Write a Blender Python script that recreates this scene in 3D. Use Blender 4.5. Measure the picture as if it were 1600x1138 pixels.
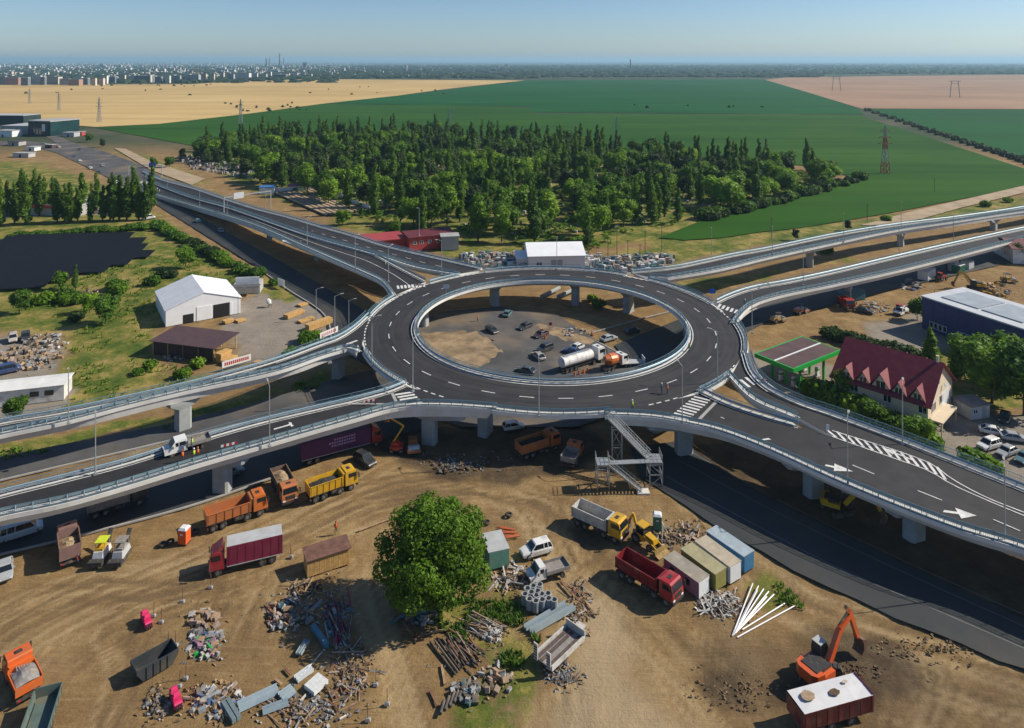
import bpy, bmesh, math, random
import numpy as np
from mathutils import Vector, Matrix
for o in list(bpy.data.objects): bpy.data.objects.remove(o)
sc = bpy.context.scene
C = sc.collection
R = math.radians
random.seed(7)
# ------------------------------------------------------------------ camera, sky, sun, exposure
CAMZ, FPX, VH = 67.8, 1112.0, 95.0     # height, focal length in photo pixels, row of the horizon
cam = bpy.data.cameras.new('camera'); cam.sensor_width = 36; cam.lens = FPX/1600*36
cam.clip_start = 0.5; cam.clip_end = 200000
camo = bpy.data.objects.new('camera', cam); C.objects.link(camo)
camo.location = (0, 0, CAMZ); camo.rotation_euler = (math.pi/2, 0, 0); cam.shift_y = -(569-VH)/1600   # level camera with a shifted frame: uprights stay upright
sc.camera = camo
SUN_EL, SUN_AZ = R(36.5), R(9)          # azimuth counted from +X towards +Y
w = bpy.data.worlds.new('World'); sc.world = w; w.use_nodes = True
nt = w.node_tree; bg = nt.nodes['Background']
sky = nt.nodes.new('ShaderNodeTexSky'); sky.sky_type = 'NISHITA'; sky.sun_disc = False
sky.sun_elevation = SUN_EL; sky.sun_rotation = math.pi/2 - SUN_AZ
sky.altitude = 1000; sky.air_density = 1.0; sky.dust_density = 1.0; sky.ozone_density = 6.0
nt.links.new(sky.outputs[0], bg.inputs[0]); bg.inputs[1].default_value = 0.09
sl = bpy.data.lights.new('sun', 'SUN'); sl.energy = 5.0; sl.angle = R(0.5); sl.color = (1, .91, .76)
so = bpy.data.objects.new('sun', sl); C.objects.link(so)
so.rotation_euler = Vector((math.cos(SUN_AZ)*math.cos(SUN_EL), math.sin(SUN_AZ)*math.cos(SUN_EL), math.sin(SUN_EL))).to_track_quat('Z', 'Y').to_euler()
sc.view_settings.view_transform = 'Standard'; sc.view_settings.look = 'None'
sc.view_settings.gamma = 1; sc.view_settings.exposure = 0.30
sc.render.engine = 'CYCLES'
cy = sc.cycles
cy.max_bounces = 5; cy.diffuse_bounces = 2; cy.glossy_bounces = 2; cy.transmission_bounces = 3; cy.volume_bounces = 0; cy.transparent_max_bounces = 8
cy.use_denoising = True; cy.caustics_reflective = False; cy.caustics_refractive = False
try: cy.denoiser = 'OPENIMAGEDENOISE'
except Exception: pass
# ------------------------------------------------------------------ helpers
def G(u, v, z=0.0):
    """where the sight line of photo pixel (u, v) meets the level z"""
    t = (CAMZ-z)/(v-VH)
    return Vector(((u-800)*t, FPX*t, z))
class MB:
    def __init__(s): s.v = []; s.f = []
    def add(s, vs, fs):
        n = len(s.v); s.v += [tuple(p) for p in vs]; s.f += [tuple(i+n for i in q) for q in fs]; return s
    def box(s, x0, x1, y0, y1, z0, z1):
        return s.add([(x0,y0,z0),(x1,y0,z0),(x1,y1,z0),(x0,y1,z0),(x0,y0,z1),(x1,y0,z1),(x1,y1,z1),(x0,y1,z1)],
              [(3,2,1,0),(4,5,6,7),(0,1,5,4),(1,2,6,5),(2,3,7,6),(3,0,4,7)])
    def bar(s, a, b, w, h=None):
        """a box beam from a to b"""
        a, b = Vector(a), Vector(b); h = h or w; d = (b-a)
        if d.length < 1e-6: return s
        d.normalize(); up = Vector((0,0,1)) if abs(d.z) < .95 else Vector((0,1,0))
        x = d.cross(up).normalized()*w/2; y = x.cross(d).normalized()*h/2
        vs = [a-x-y,a+x-y,a+x+y,a-x+y,b-x-y,b+x-y,b+x+y,b-x+y]
        return s.add(vs, [(3,2,1,0),(4,5,6,7),(0,1,5,4),(1,2,6,5),(2,3,7,6),(3,0,4,7)])
    def loft(s, rings, cap=True, close=True):
        n = len(rings[0]); k = len(s.v)
        for r in rings: s.v += [tuple(p) for p in r]
        for i in range(len(rings)-1):
            for j in range(n if close else n-1):
                a = k+i*n+j; b = k+i*n+(j+1) % n
                s.f.append((a, b, b+n, a+n))
        if cap and close:
            s.f.append(tuple(k+j for j in reversed(range(n)))); s.f.append(tuple(k+(len(rings)-1)*n+j for j in range(n)))
        return s
    def cyl(s, a, b, r, n=10, r2=None, cap=True):
        a, b = Vector(a), Vector(b); d = (b-a).normalized()
        up = Vector((0,0,1)) if abs(d.z) < .95 else Vector((1,0,0))
        x = d.cross(up).normalized(); y = x.cross(d).normalized(); r2 = r if r2 is None else r2
        ring = lambda c, q: [c+(x*math.cos(t)+y*math.sin(t))*q for t in [2*math.pi*i/n for i in range(n)]]
        return s.loft([ring(b, r2), ring(a, r)], cap)
    def prism(s, poly, y0, y1, ins=0):
        """polygon in XZ pulled along Y; ins narrows nothing"""
        return s.loft([[(x, y1, z) for x, z in poly], [(x, y0, z) for x, z in poly]])
    def hprism(s, poly, z0, z1):
        return s.loft([[(x, y, z1) for x, y in poly], [(x, y, z0) for x, y in poly]])
    def xf(s, M, k=0):
        s.v[k:] = [tuple(M @ Vector(p)) for p in s.v[k:]]; return s
    def mesh(s, name, m, smooth=False):
        me = bpy.data.meshes.new(name); me.from_pydata(s.v, [], s.f)
        if m: me.materials.append(m)
        bm = bmesh.new(); bm.from_mesh(me); bmesh.ops.recalc_face_normals(bm, faces=bm.faces); bm.to_mesh(me); bm.free()
        if smooth: me.shade_smooth()
        return me
    def build(s, name, m, parent=None, smooth=False):
        return link(name, s.mesh(name, m, smooth), parent)
def link(name, me, parent=None, loc=None, rz=None):
    o = bpy.data.objects.new(name, me); C.objects.link(o)
    if parent is not None: o.parent = parent
    if loc is not None: o.location = loc
    if rz is not None: o.rotation_euler[2] = rz
    return o
def tag(o, label, cat, group=None, kind=None):
    o['label'] = label; o['category'] = cat
    if group: o['group'] = group
    if kind: o['kind'] = kind
    return o
def thing(name, label, cat, loc=(0,0,0), rz=0, group=None):
    o = bpy.data.objects.new(name, None); C.objects.link(o); o.empty_display_size = .2
    o.location = loc; o.rotation_euler = (0, 0, rz)
    return tag(o, label, cat, group)
def struct(o): o['kind'] = 'structure'; return o
def dup(root, loc, rz, label=None, group=None, scale=None):
    r = root.copy(); C.objects.link(r); r.location = loc; r.rotation_euler = (0, 0, rz)
    if scale is not None: r.scale = scale if hasattr(scale, '__len__') else (scale,)*3
    if label: r['label'] = label
    if group: r['group'] = group
    for ch in list(root.children):
        c = ch.copy(); C.objects.link(c); c.parent = r
        for g in ch.children:
            d = g.copy(); C.objects.link(d); d.parent = c
    return r
def at2(a, b, z=0):
    """a place and a heading from two pixels: rear and front"""
    A, B = G(*a, z), G(*b, z); d = B-A
    return (A+B)/2, math.atan2(d.y, d.x)
_m = {}
def mat(name, col, rough=.7, metal=0.0, var=0.12, scale=3.0, bump=0.0, spec=.5, coat=0, col2=None, trans=0, obj=True, stretch=None, dirt=0):
    if name in _m: return _m[name]
    m = bpy.data.materials.new(name); m.use_nodes = True; n = m.node_tree.nodes; l = m.node_tree.links
    b = n['Principled BSDF']; b.inputs['Roughness'].default_value = rough; b.inputs['Metallic'].default_value = metal
    b.inputs['Specular IOR Level'].default_value = spec; b.inputs['Coat Weight'].default_value = coat
    col = tuple(col)+(1,)
    if var or bump or col2 or dirt:
        tc = n.new('ShaderNodeTexCoord'); src = tc.outputs['Object'] if obj else None
        if not obj:
            g = n.new('ShaderNodeNewGeometry'); src = g.outputs['Position']
        if stretch:
            mp = n.new('ShaderNodeMapping'); mp.inputs['Scale'].default_value = stretch; l.new(src, mp.inputs[0]); src = mp.outputs[0]
        tx = n.new('ShaderNodeTexNoise'); tx.inputs['Scale'].default_value = scale; tx.inputs['Detail'].default_value = 5; tx.inputs['Roughness'].default_value = .65
        l.new(src, tx.inputs['Vector'])
        cr = n.new('ShaderNodeValToRGB'); e = cr.color_ramp.elements
        c2 = tuple(col2)+(1,) if col2 else tuple(min(1, c*(1+var)) for c in col[:3])+(1,)
        c1 = col if col2 else tuple(c*(1-var*1.4) for c in col[:3])+(1,)
        e[0].color = c1; e[1].color = c2; e[0].position = .3; e[1].position = .7
        l.new(tx.outputs[0], cr.inputs[0]); out = cr.outputs[0]
        if dirt:
            t2 = n.new('ShaderNodeTexNoise'); t2.inputs['Scale'].default_value = scale*.6; t2.inputs['Detail'].default_value = 7; l.new(src, t2.inputs['Vector'])
            r2 = n.new('ShaderNodeValToRGB'); r2.color_ramp.elements[0].position = .48; r2.color_ramp.elements[1].position = .72
            r2.color_ramp.elements[1].color = (dirt,)*3+(1,)
            l.new(t2.outputs[0], r2.inputs[0])
            mx = n.new('ShaderNodeMix'); mx.data_type = 'RGBA'; l.new(r2.outputs[0], mx.inputs['Factor']); l.new(out, mx.inputs['A'])
            mx.inputs['B'].default_value = (.23, .165, .1, 1); out = mx.outputs['Result']
        l.new(out, b.inputs['Base Color'])
        if bump:
            bp = n.new('ShaderNodeBump'); bp.inputs['Strength'].default_value = bump; bp.inputs['Distance'].default_value = .05
            l.new(tx.outputs[0], bp.inputs['Height']); l.new(bp.outputs[0], b.inputs['Normal'])
    else: b.inputs['Base Color'].default_value = col
    if trans:
        tr = n.new('ShaderNodeBsdfTranslucent'); mxs = n.new('ShaderNodeMixShader'); mxs.inputs[0].default_value = trans
        if b.inputs['Base Color'].is_linked: l.new(b.inputs['Base Color'].links[0].from_socket, tr.inputs[0])
        else: tr.inputs[0].default_value = col
        l.new(b.outputs[0], mxs.inputs[1]); l.new(tr.outputs[0], mxs.inputs[2]); l.new(mxs.outputs[0], n['Material Output'].inputs[0])
    _m[name] = m; return m
def paint(name, col, rough=.38, dirt=.55): return mat('paint_'+name, col, rough, 0, .06, 1.2, coat=.25, dirt=dirt)
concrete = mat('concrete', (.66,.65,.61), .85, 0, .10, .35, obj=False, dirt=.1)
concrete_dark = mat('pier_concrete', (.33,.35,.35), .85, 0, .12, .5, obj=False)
asphalt_new = mat('asphalt_new', (.021,.0195,.020), .75, 0, .35, .3, obj=False, bump=.1)
walk_m = mat('walkway_surface', (.15,.165,.18), .8, 0, .15, .6, obj=False)
white_line = mat('road_paint', (.62,.62,.60), .75, 0, .22, 1.2, obj=False)
steel_rail = mat('galvanised_rail', (.31,.43,.50), .45, .3, .08, .6, obj=False)
rail_paint = mat('railing_paint', (.15,.25,.30), .5, .2, .05, 1)
steel = mat('galvanised_steel', (.42,.45,.46), .45, .5, .1, 1)
rubber = mat('tyre_rubber', (.025,.024,.023), .9, 0, .2, 4, dirt=.45)
rim_m = mat('wheel_rim', (.22,.21,.2), .5, .4, .1, 6)
glass_m = mat('dark_glass', (.012,.016,.02), .08, 0, 0, spec=.7)
black_m = mat('black_plastic', (.025,.025,.026), .6, 0, .1, 4, dirt=.3)
chassis_m = mat('chassis_steel', (.04,.038,.036), .75, 0, .3, 3, dirt=.6)
light_m = mat('lamp_lens', (.75,.77,.78), .15, 0, 0)
red_lens = mat('tail_lens', (.45,.02,.015), .2, 0, 0)
white_m = paint('white', (.72,.72,.70))
def catmull(pts, n):
    """evenly spaced samples of a smooth curve through pts"""
    P = [Vector(p) for p in pts]; P = [P[0]*2-P[1]]+P+[P[-1]*2-P[-2]]
    out = []
    for i in range(1, len(P)-2):
        for k in range(16):
            t = k/16; a, b, c, d = P[i-1:i+3]
            out.append(.5*((2*b)+(c-a)*t+(2*a-5*b+4*c-d)*t*t+(3*b-a-3*c+d)*t**3))
    out.append(P[-2]); return resample(out, n)
def resample(out, n):
    L = [0]
    for a, b in zip(out, out[1:]): L.append(L[-1]+(b-a).length)
    res = []; j = 0
    for i in range(n):
        s = L[-1]*i/(n-1)
        while j < len(L)-2 and L[j+1] < s: j += 1
        d = L[j+1]-L[j]; t = (s-L[j])/d if d > 1e-9 else 0
        res.append(out[j].lerp(out[j+1], min(1, t)))
    return res
def plen(p): return sum((b-a).length for a, b in zip(p, p[1:]))
def normals2(p):
    """the right-hand side of travel, level"""
    r = []
    for i in range(len(p)):
        d = p[min(i+1, len(p)-1)]-p[max(i-1, 0)]; r.append(Vector((d.y, -d.x, 0)).normalized())
    return r
# ------------------------------------------------------------------ ground
def axis(core, far):
    a = [core[0][0]]
    for lo, hi, st in core:
        while a[-1] < hi-1e-6: a.append(a[-1]+st)
    st = core[-1][2]
    while a[-1] < far[1]: st *= 1.3; a.append(a[-1]+st)
    st = core[0][2]; b = [a[0]]
    while b[-1] > far[0]: st *= 1.3; b.append(b[-1]-st)
    return np.array(b[:0:-1]+a)
gx = axis([(-260,-90,2.0),(-90,90,.55),(90,320,2.0)], (-60000,60000))
gy = axis([(62,142,.55),(142,500,2.0)], (-300,70000))
X, Y = np.meshgrid(gx, gy); NX, NY = len(gx), len(gy)
rng = np.random.default_rng(3)
def vnoise(x, y, s, seed):
    """smooth value noise, cell size s"""
    r = np.random.default_rng(seed); T = r.random((64, 64))
    xs, ys = np.clip(x, -2000, 2000)/s+500, np.clip(y, -2000, 2000)/s+500
    xi, yi = np.floor(xs).astype(int), np.floor(ys).astype(int); fx, fy = xs-xi, ys-yi
    fx = fx*fx*(3-2*fx); fy = fy*fy*(3-2*fy)
    g = lambda i, j: T[(yi+j) % 64, (xi+i) % 64]
    return (g(0,0)*(1-fx)+g(1,0)*fx)*(1-fy)+(g(0,1)*(1-fx)+g(1,1)*fx)*fy
def inpoly(poly, x, y):
    c = np.zeros(x.shape, bool); n = len(poly); j = n-1
    for i in range(n):
        xi, yi = poly[i]; xj, yj = poly[j]
        if yi != yj: c ^= ((yi > y) != (yj > y)) & (x < (xj-xi)*(y-yi)/(yj-yi)+xi)
        j = i
    return c
def pixpoly(p, z=0): return [(G(u, v, z).x, G(u, v, z).y) for u, v in p]
WX = X+(vnoise(X, Y, 6, 1)-.5)*6+(vnoise(X, Y, 1.6, 2)-.5)*2.4; WY = Y+(vnoise(X, Y, 6, 3)-.5)*6+(vnoise(X, Y, 1.6, 4)-.5)*2.4
def cover(polys):
    a = np.zeros(X.shape)
    for p in polys: a = np.maximum(a, inpoly(pixpoly(p), WX, WY).astype(float))
    return a
grass = cover([
    [(-200,345),(245,332),(330,395),(420,440),(230,520),(255,560),(330,600),(120,655),(60,690),(110,560),(95,520),(-200,520)],
    [(-200,775),(0,702),(300,640),(520,580),(560,575),(520,600),(250,672),(0,724),(-200,800)],
    [(640,965),(700,925),(800,908),(806,955),(850,1000),(835,1060),(800,1138),(790,1200),(715,1200),(700,1085),(735,1020),(690,985)],
    [(280,235),(500,190),(900,200),(1345,285),(1110,375),(760,395),(560,350),(390,300)],
    [(480,335),(760,395),(900,420),(700,400),(520,352)], [(920,400),(1100,370),(1350,345),(1200,380),(1040,415),(930,425)],
    [(1015,445),(1200,424),(1345,392),(1345,402),(1100,455),(1030,470)],
    [(-300,255),(60,250),(150,285),(210,300),(100,310),(-300,320)], [(160,225),(215,235),(330,285),(300,290),(230,262)],
    [(1330,585),(1480,545),(1700,540),(1700,640),(1520,640)], [(1255,615),(1320,600),(1480,700),(1450,720)],
    [(1150,880),(1215,905),(1270,955),(1250,962),(1170,935)], [(700,540),(735,528),(740,540),(700,552)],
    [(380,445),(440,430),(470,470),(440,475)], [(1100,340),(1330,345),(1600,305),(1700,300),(1700,320),(1400,365),(1150,388)]])
yard = cover([[(372,470),(425,445),(470,470),(545,515),(520,540),(420,565),(368,548),(350,510)], [(-200,540),(95,525),(118,640),(-200,690)],
    [(1180,545),(1290,560),(1320,610),(1270,630),(1190,600)], [(1370,690),(1490,640),(1800,670),(1800,800),(1600,770)],
    [(1350,510),(1445,480),(1560,560),(1500,590),(1360,540)], [(700,400),(1060,400),(1010,430),(720,425)], [(-300,280),(120,300),(240,340),(-300,345)]])
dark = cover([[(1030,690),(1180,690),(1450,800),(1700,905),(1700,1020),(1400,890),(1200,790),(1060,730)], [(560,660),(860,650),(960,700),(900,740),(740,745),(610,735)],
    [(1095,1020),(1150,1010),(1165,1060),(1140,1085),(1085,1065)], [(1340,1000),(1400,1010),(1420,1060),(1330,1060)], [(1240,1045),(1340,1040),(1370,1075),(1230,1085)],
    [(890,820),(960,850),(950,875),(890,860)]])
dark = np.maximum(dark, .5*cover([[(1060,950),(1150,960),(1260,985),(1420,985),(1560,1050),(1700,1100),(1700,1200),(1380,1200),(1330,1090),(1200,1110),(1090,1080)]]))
pale = cover([[(60,1025),(120,1018),(122,1032),(72,1040)], [(860,900),(950,940),(1000,1050),(1060,1200),(880,1200),(880,1000)], [(1120,1000),(1200,1015),(1160,1022)]])
def soft(a, k=2):
    for _ in range(k):
        a = (a+np.roll(a, 1, 0)+np.roll(a, -1, 0))/3; a = (a+np.roll(a, 1, 1)+np.roll(a, -1, 1))/3
    return a
hard_dark, hard_yard = dark > .45, yard > .5
grass = np.where((Y < 118) & (X < 40), grass*.72, grass)
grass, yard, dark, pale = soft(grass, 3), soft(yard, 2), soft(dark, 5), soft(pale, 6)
track = np.zeros(X.shape)
core = (np.abs(X) < 90) & (Y < 142)
ci = np.argwhere(core); cx, cyy = X[core], Y[core]; ta = np.zeros(len(cx))
def stroke(pix, wgt, wid=.28):
    p = catmull([G(u, v) for u, v in pix], max(8, int(plen([G(u, v) for u, v in pix])/.3)))
    pp = np.array([(q.x, q.y) for q in p])
    lo, hi = pp.min(0)-1, pp.max(0)+1
    s = np.where((cx > lo[0]) & (cx < hi[0]) & (cyy > lo[1]) & (cyy < hi[1]))[0]
    for k in range(0, len(s), 20000):
        i = s[k:k+20000]
        d = np.min((cx[i, None]-pp[None, :, 0])**2+(cyy[i, None]-pp[None, :, 1])**2, axis=1)
        ta[i] += wgt*np.exp(-d/(wid*wid))
flows = [([(-40,1010),(120,930),(300,905),(480,820),(600,770),(760,745)], 14, 45), ([(-40,1120),(60,1000),(200,930),(420,850),(560,790)], 8, 40),
         ([(860,1160),(850,1050),(870,960),(920,900),(900,840),(860,790),(760,750)], 12, 45), ([(1180,1160),(1060,1040),(960,950),(900,880),(860,800)], 12, 45),
         ([(640,1160),(610,1060),(570,960),(560,900)], 11, 32), ([(1640,1060),(1480,1010),(1370,985),(1250,930),(1150,860),(1060,800)], 9, 26),
         ([(1400,1160),(1430,1080),(1420,1040),(1360,1010)], 8, 30), ([(1640,1120),(1500,1080),(1400,1020)], 8, 30), ([(140,1160),(190,1050),(170,990),(230,950),(330,930)], 7, 25),
         ([(330,960),(360,900),(390,930),(370,1000)], 6, 18), ([(600,770),(700,760),(850,780),(960,900)], 7, 25)]
for pix, n, jit in flows:
    for k in range(n):
        ox, oy = random.gauss(0, jit), random.gauss(0, jit*.55)
        q = [(u+ox+random.gauss(0, 7), v+oy+random.gauss(0, 5)) for u, v in pix]
        s = random.choice((-1, -1, 1, 1, 1))*random.uniform(.3, .8)
        stroke(q, s); stroke([(u+random.uniform(20, 26), v+5) for u, v in q], s)
track[core] = np.clip(ta, -1, 1)
Zg = (vnoise(X, Y, 9, 11)-.5)*.25+(vnoise(X, Y, 2.2, 12)-.5)*.16+(vnoise(X, Y, 1.0, 14)-.5)*.10
Zg = np.where((np.abs(X) < 310) & (Y < 490), Zg, 0)-.06*np.abs(track)
Zg = np.where(hard_dark, Zg*1.5, Zg); Zg = np.where(hard_yard, Zg*.15, Zg)-.14
me = bpy.data.meshes.new('ground')
verts = np.stack([X, Y, Zg], -1).reshape(-1, 3)
i = np.arange(NX*NY).reshape(NY, NX)
faces = np.stack([i[:-1, :-1], i[:-1, 1:], i[1:, 1:], i[1:, :-1]], -1).reshape(-1, 4)
me.vertices.add(len(verts)); me.vertices.foreach_set('co', verts.ravel())
me.loops.add(faces.size); me.loops.foreach_set('vertex_index', faces.ravel().astype(np.int32))
me.polygons.add(len(faces)); me.polygons.foreach_set('loop_start', np.arange(0, faces.size, 4, dtype=np.int32))
me.update(); me.shade_smooth()
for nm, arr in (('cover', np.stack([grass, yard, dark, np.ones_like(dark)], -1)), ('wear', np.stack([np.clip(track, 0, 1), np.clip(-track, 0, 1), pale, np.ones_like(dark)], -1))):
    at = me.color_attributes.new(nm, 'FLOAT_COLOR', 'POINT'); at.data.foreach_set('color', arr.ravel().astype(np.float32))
gm = bpy.data.materials.new('earth'); gm.use_nodes = True; n = gm.node_tree.nodes; l = gm.node_tree.links; b = n['Principled BSDF']
b.inputs['Roughness'].default_value = .95; b.inputs['Specular IOR Level'].default_value = .15
geo = n.new('ShaderNodeNewGeometry')
def noise(scale, detail=6, rough=.65, vec=None, dist=0):
    t = n.new('ShaderNodeTexNoise'); t.inputs['Scale'].default_value = scale; t.inputs['Detail'].default_value = detail
    t.inputs['Roughness'].default_value = rough; t.inputs['Distortion'].default_value = dist
    l.new(vec or geo.outputs['Position'], t.inputs['Vector']); return t.outputs[0]
def ramp(src, stops):
    r = n.new('ShaderNodeValToRGB'); e = r.color_ramp.elements
    while len(e) < len(stops): e.new(.5)
    for k, (p, c) in enumerate(stops): e[k].position = p; e[k].color = tuple(c)+(1,) if len(c) == 3 else c
    l.new(src, r.inputs[0]); return r.outputs[0]
def mix(fac, a, bb):
    m = n.new('ShaderNodeMix'); m.data_type = 'RGBA'
    for s, k in ((fac, 'Factor'), (a, 'A'), (bb, 'B')):
        if isinstance(s, (int, float)): m.inputs[k].default_value = s
        elif isinstance(s, tuple): m.inputs[k].default_value = s+(1,)
        else: l.new(s, m.inputs[k])
    return m.outputs['Result']
def mul(a, b_):
    m = n.new('ShaderNodeMath'); m.operation = 'MULTIPLY'; m.use_clamp = True
    for k, s in ((0, a), (1, b_)):
        if isinstance(s, (int, float)): m.inputs[k].default_value = s
        else: l.new(s, m.inputs[k])
    return m.outputs[0]
def chan(name):
    a = n.new('ShaderNodeVertexColor'); a.layer_name = name; s = n.new('ShaderNodeSeparateColor'); l.new(a.outputs[0], s.inputs[0]); return s.outputs
cv, wr = chan('cover'), chan('wear')
nb, nmid, nf = noise(.045, 6, .7), noise(.22, 8, .72), noise(2.6, 6, .75)
mp = n.new('ShaderNodeMapping'); mp.inputs['Rotation'].default_value = (0, 0, R(28)); mp.inputs['Scale'].default_value = (.22, 2.2, 1); l.new(geo.outputs['Position'], mp.inputs[0])
str1 = noise(1.0, 5, .6, mp.outputs[0], .6)
mp2 = n.new('ShaderNodeMapping'); mp2.inputs['Rotation'].default_value = (0, 0, R(112)); mp2.inputs['Scale'].default_value = (.22, 2.0, 1); l.new(geo.outputs['Position'], mp2.inputs[0])
str2 = noise(1.0, 5, .6, mp2.outputs[0], .6)
d1 = ramp(nmid, [(.26, (.14,.085,.036)), (.5, (.275,.18,.079)), (.78, (.42,.30,.145))])
d1 = mix(mul(ramp(nb, [(.42, (0,0,0)), (.6, (1,1,1))]), .75), d1, (.20,.125,.055))
d1 = mix(ramp(str1, [(.52, (0,0,0)), (.72, (.55,)*3)]), d1, (.17,.108,.05))
d1 = mix(ramp(str2, [(.55, (0,0,0)), (.75, (.45,)*3)]), d1, (.42,.30,.16))
d1 = mix(mul(wr[0], .6), d1, (.45,.335,.185)); d1 = mix(mul(wr[1], .65), d1, (.125,.085,.048)); d1 = mix(mul(wr[2], .75), d1, (.40,.31,.19))
d1 = mix(ramp(nf, [(.6, (0,0,0)), (.8, (.5,)*3)]), d1, (.13,.095,.06))
gr = ramp(noise(.11, 8, .75), [(.30, (.028,.066,.010)), (.42, (.085,.125,.018)), (.50, (.17,.17,.035)), (.56, (.30,.235,.07)), (.68, (.40,.28,.115))])
gr = mix(ramp(nf, [(.45, (0,0,0)), (.72, (.6,)*3)]), gr, (.035,.062,.012))
yd = ramp(nmid, [(.3, (.21,.185,.155)), (.7, (.31,.275,.23))])
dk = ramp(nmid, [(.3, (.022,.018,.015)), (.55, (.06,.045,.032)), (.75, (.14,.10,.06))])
thr = lambda c, k: mul(ramp(mul(c, 1.0), [(.2, (0,0,0)), (.8, (1,1,1))]), k)
col = mix(thr(cv[1], .9), d1, yd)
gb = n.new('ShaderNodeMath'); gb.operation = 'ADD'; l.new(cv[0], gb.inputs[0]); gb2 = n.new('ShaderNodeMath'); gb2.operation = 'MULTIPLY_ADD'; l.new(nmid, gb2.inputs[0]); gb2.inputs[1].default_value = 2.2; gb2.inputs[2].default_value = -1.12; l.new(gb2.outputs[0], gb.inputs[1])
col = mix(ramp(gb.outputs[0], [(.36, (0,0,0)), (.7, (1,1,1))]), col, gr)
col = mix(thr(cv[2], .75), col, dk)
# far land beyond the fields: scrub, woods and villages
sx = n.new('ShaderNodeSeparateXYZ'); l.new(geo.outputs['Position'], sx.inputs[0])
far = n.new('ShaderNodeMapRange'); far.inputs['From Min'].default_value = 500; far.inputs['From Max'].default_value = 600; l.new(sx.outputs['Y'], far.inputs['Value'])
fl = ramp(noise(.004, 8, .75), [(.3, (.022,.042,.02)), (.5, (.045,.065,.03)), (.62, (.10,.09,.055)), (.75, (.05,.07,.035))])
col = mix(far.outputs[0], col, fl)
l.new(col, b.inputs['Base Color'])
bp = n.new('ShaderNodeBump'); bp.inputs['Strength'].default_value = .8; bp.inputs['Distance'].default_value = .25
ad = n.new('ShaderNodeMath'); ad.operation = 'ADD'; l.new(nf, ad.inputs[0]); l.new(str1, ad.inputs[1]); l.new(ad.outputs[0], bp.inputs['Height']); l.new(bp.outputs[0], b.inputs['Normal'])
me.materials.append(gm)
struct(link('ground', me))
# ------------------------------------------------------------------ fields, roads, paths as sheets
def sheet(name, pix, z, m, world=False, kerb=0):
    P = [Vector((x, y, z)) for x, y in pix] if world else [Vector((*G(u, v, 0).xy, z)) for u, v in pix]
    bm = bmesh.new(); vs = [bm.verts.new(p) for p in P]; bm.faces.new(vs)
    if kerb:
        f = bm.faces[:]; r = bmesh.ops.extrude_face_region(bm, geom=f); bmesh.ops.translate(bm, vec=(0, 0, -kerb), verts=[e for e in r['geom'] if isinstance(e, bmesh.types.BMVert)])
    bmesh.ops.triangulate(bm, faces=[f for f in bm.faces if len(f.verts) > 4]); bmesh.ops.recalc_face_normals(bm, faces=bm.faces)
    if not kerb and bm.faces and sum(f.normal.z*f.calc_area() for f in bm.faces) < 0: bmesh.ops.reverse_faces(bm, faces=bm.faces)
    me = bpy.data.meshes.new(name); bm.to_mesh(me); bm.free(); me.materials.append(m)
    return struct(link(name, me))
def fieldmat(name, cols, s1, stripe=None, bump=0):
    global n, l, geo
    m = bpy.data.materials.new(name); m.use_nodes = True; n = m.node_tree.nodes; l = m.node_tree.links; b = n['Principled BSDF']
    b.inputs['Roughness'].default_value = .9; b.inputs['Specular IOR Level'].default_value = .1
    geo = n.new('ShaderNodeNewGeometry'); c = ramp(noise(s1, 7, .6), cols)
    if stripe:
        ang, sc_, c2, k = stripe
        mp = n.new('ShaderNodeMapping'); mp.inputs['Rotation'].default_value = (0, 0, R(ang)); mp.inputs['Scale'].default_value = (sc_*.05, sc_, 1); l.new(geo.outputs['Position'], mp.inputs[0])
        c = mix(mul(ramp(noise(1, 3, .5, mp.outputs[0]), [(.5, (0,0,0)), (.68, (1,1,1))]), k), c, c2)
    if bump:
        f2 = noise(.7, 4, .7); c = mix(mul(ramp(f2, [(.45, (0,0,0)), (.7, (1,1,1))]), bump), c, cols[0][1])
    l.new(c, b.inputs['Base Color']); return m
wheat = fieldmat('wheat', [(.3, (.40,.275,.105)), (.5, (.50,.35,.145)), (.7, (.58,.42,.185))], .003, (4, .03, (.40,.27,.11), .8))
crop_a = fieldmat('young_crop', [(.3, (.016,.066,.003)), (.5, (.026,.088,.005)), (.7, (.042,.108,.007))], .006, (-6, .045, (.013,.058,.003), .9), .35)
crop_b = fieldmat('dense_crop', [(.3, (.006,.068,.010)), (.7, (.011,.092,.015))], .004, (-3, .03, (.005,.055,.009), .9))
stubble = fieldmat('ploughed', [(.3, (.25,.155,.10)), (.5, (.31,.195,.125)), (.7, (.38,.25,.155))], .004, (3, .02, (.36,.24,.15), .4))
sheet('wheat_field', [(-900,134),(0,133),(300,132),(350,128),(480,124),(820,126),(700,139),(620,150),(500,163),(390,178),(250,194),(150,199),(60,192),(-200,176),(-900,172)], .30, wheat)
sheet('crop_field', [(150,200),(250,194),(390,178),(500,163),(700,165),(830,169),(832,178),(1340,180),(1480,225),(1600,264),(1690,292),(1600,293),(1500,312),(1420,328),(1330,344),(1250,357),(1190,363),(1130,372),(1070,376),(1030,372),(1095,346),(1140,331),(1240,306),(1345,284),(1290,262),(1150,252),(1000,240),(880,221),(700,209),(560,208),(430,210),(300,228)], .20, crop_a)
sheet('crop_field', [(502,162),(620,150),(820,126),(1190,124),(1260,143),(1340,170),(1350,179),(832,176),(829,167)], .24, crop_b)
sheet('ploughed_field', [(1195,125),(1230,121),(1600,117),(2600,116),(2600,174),(1600,171),(1345,170),(1260,144)], .26, stubble)
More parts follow.
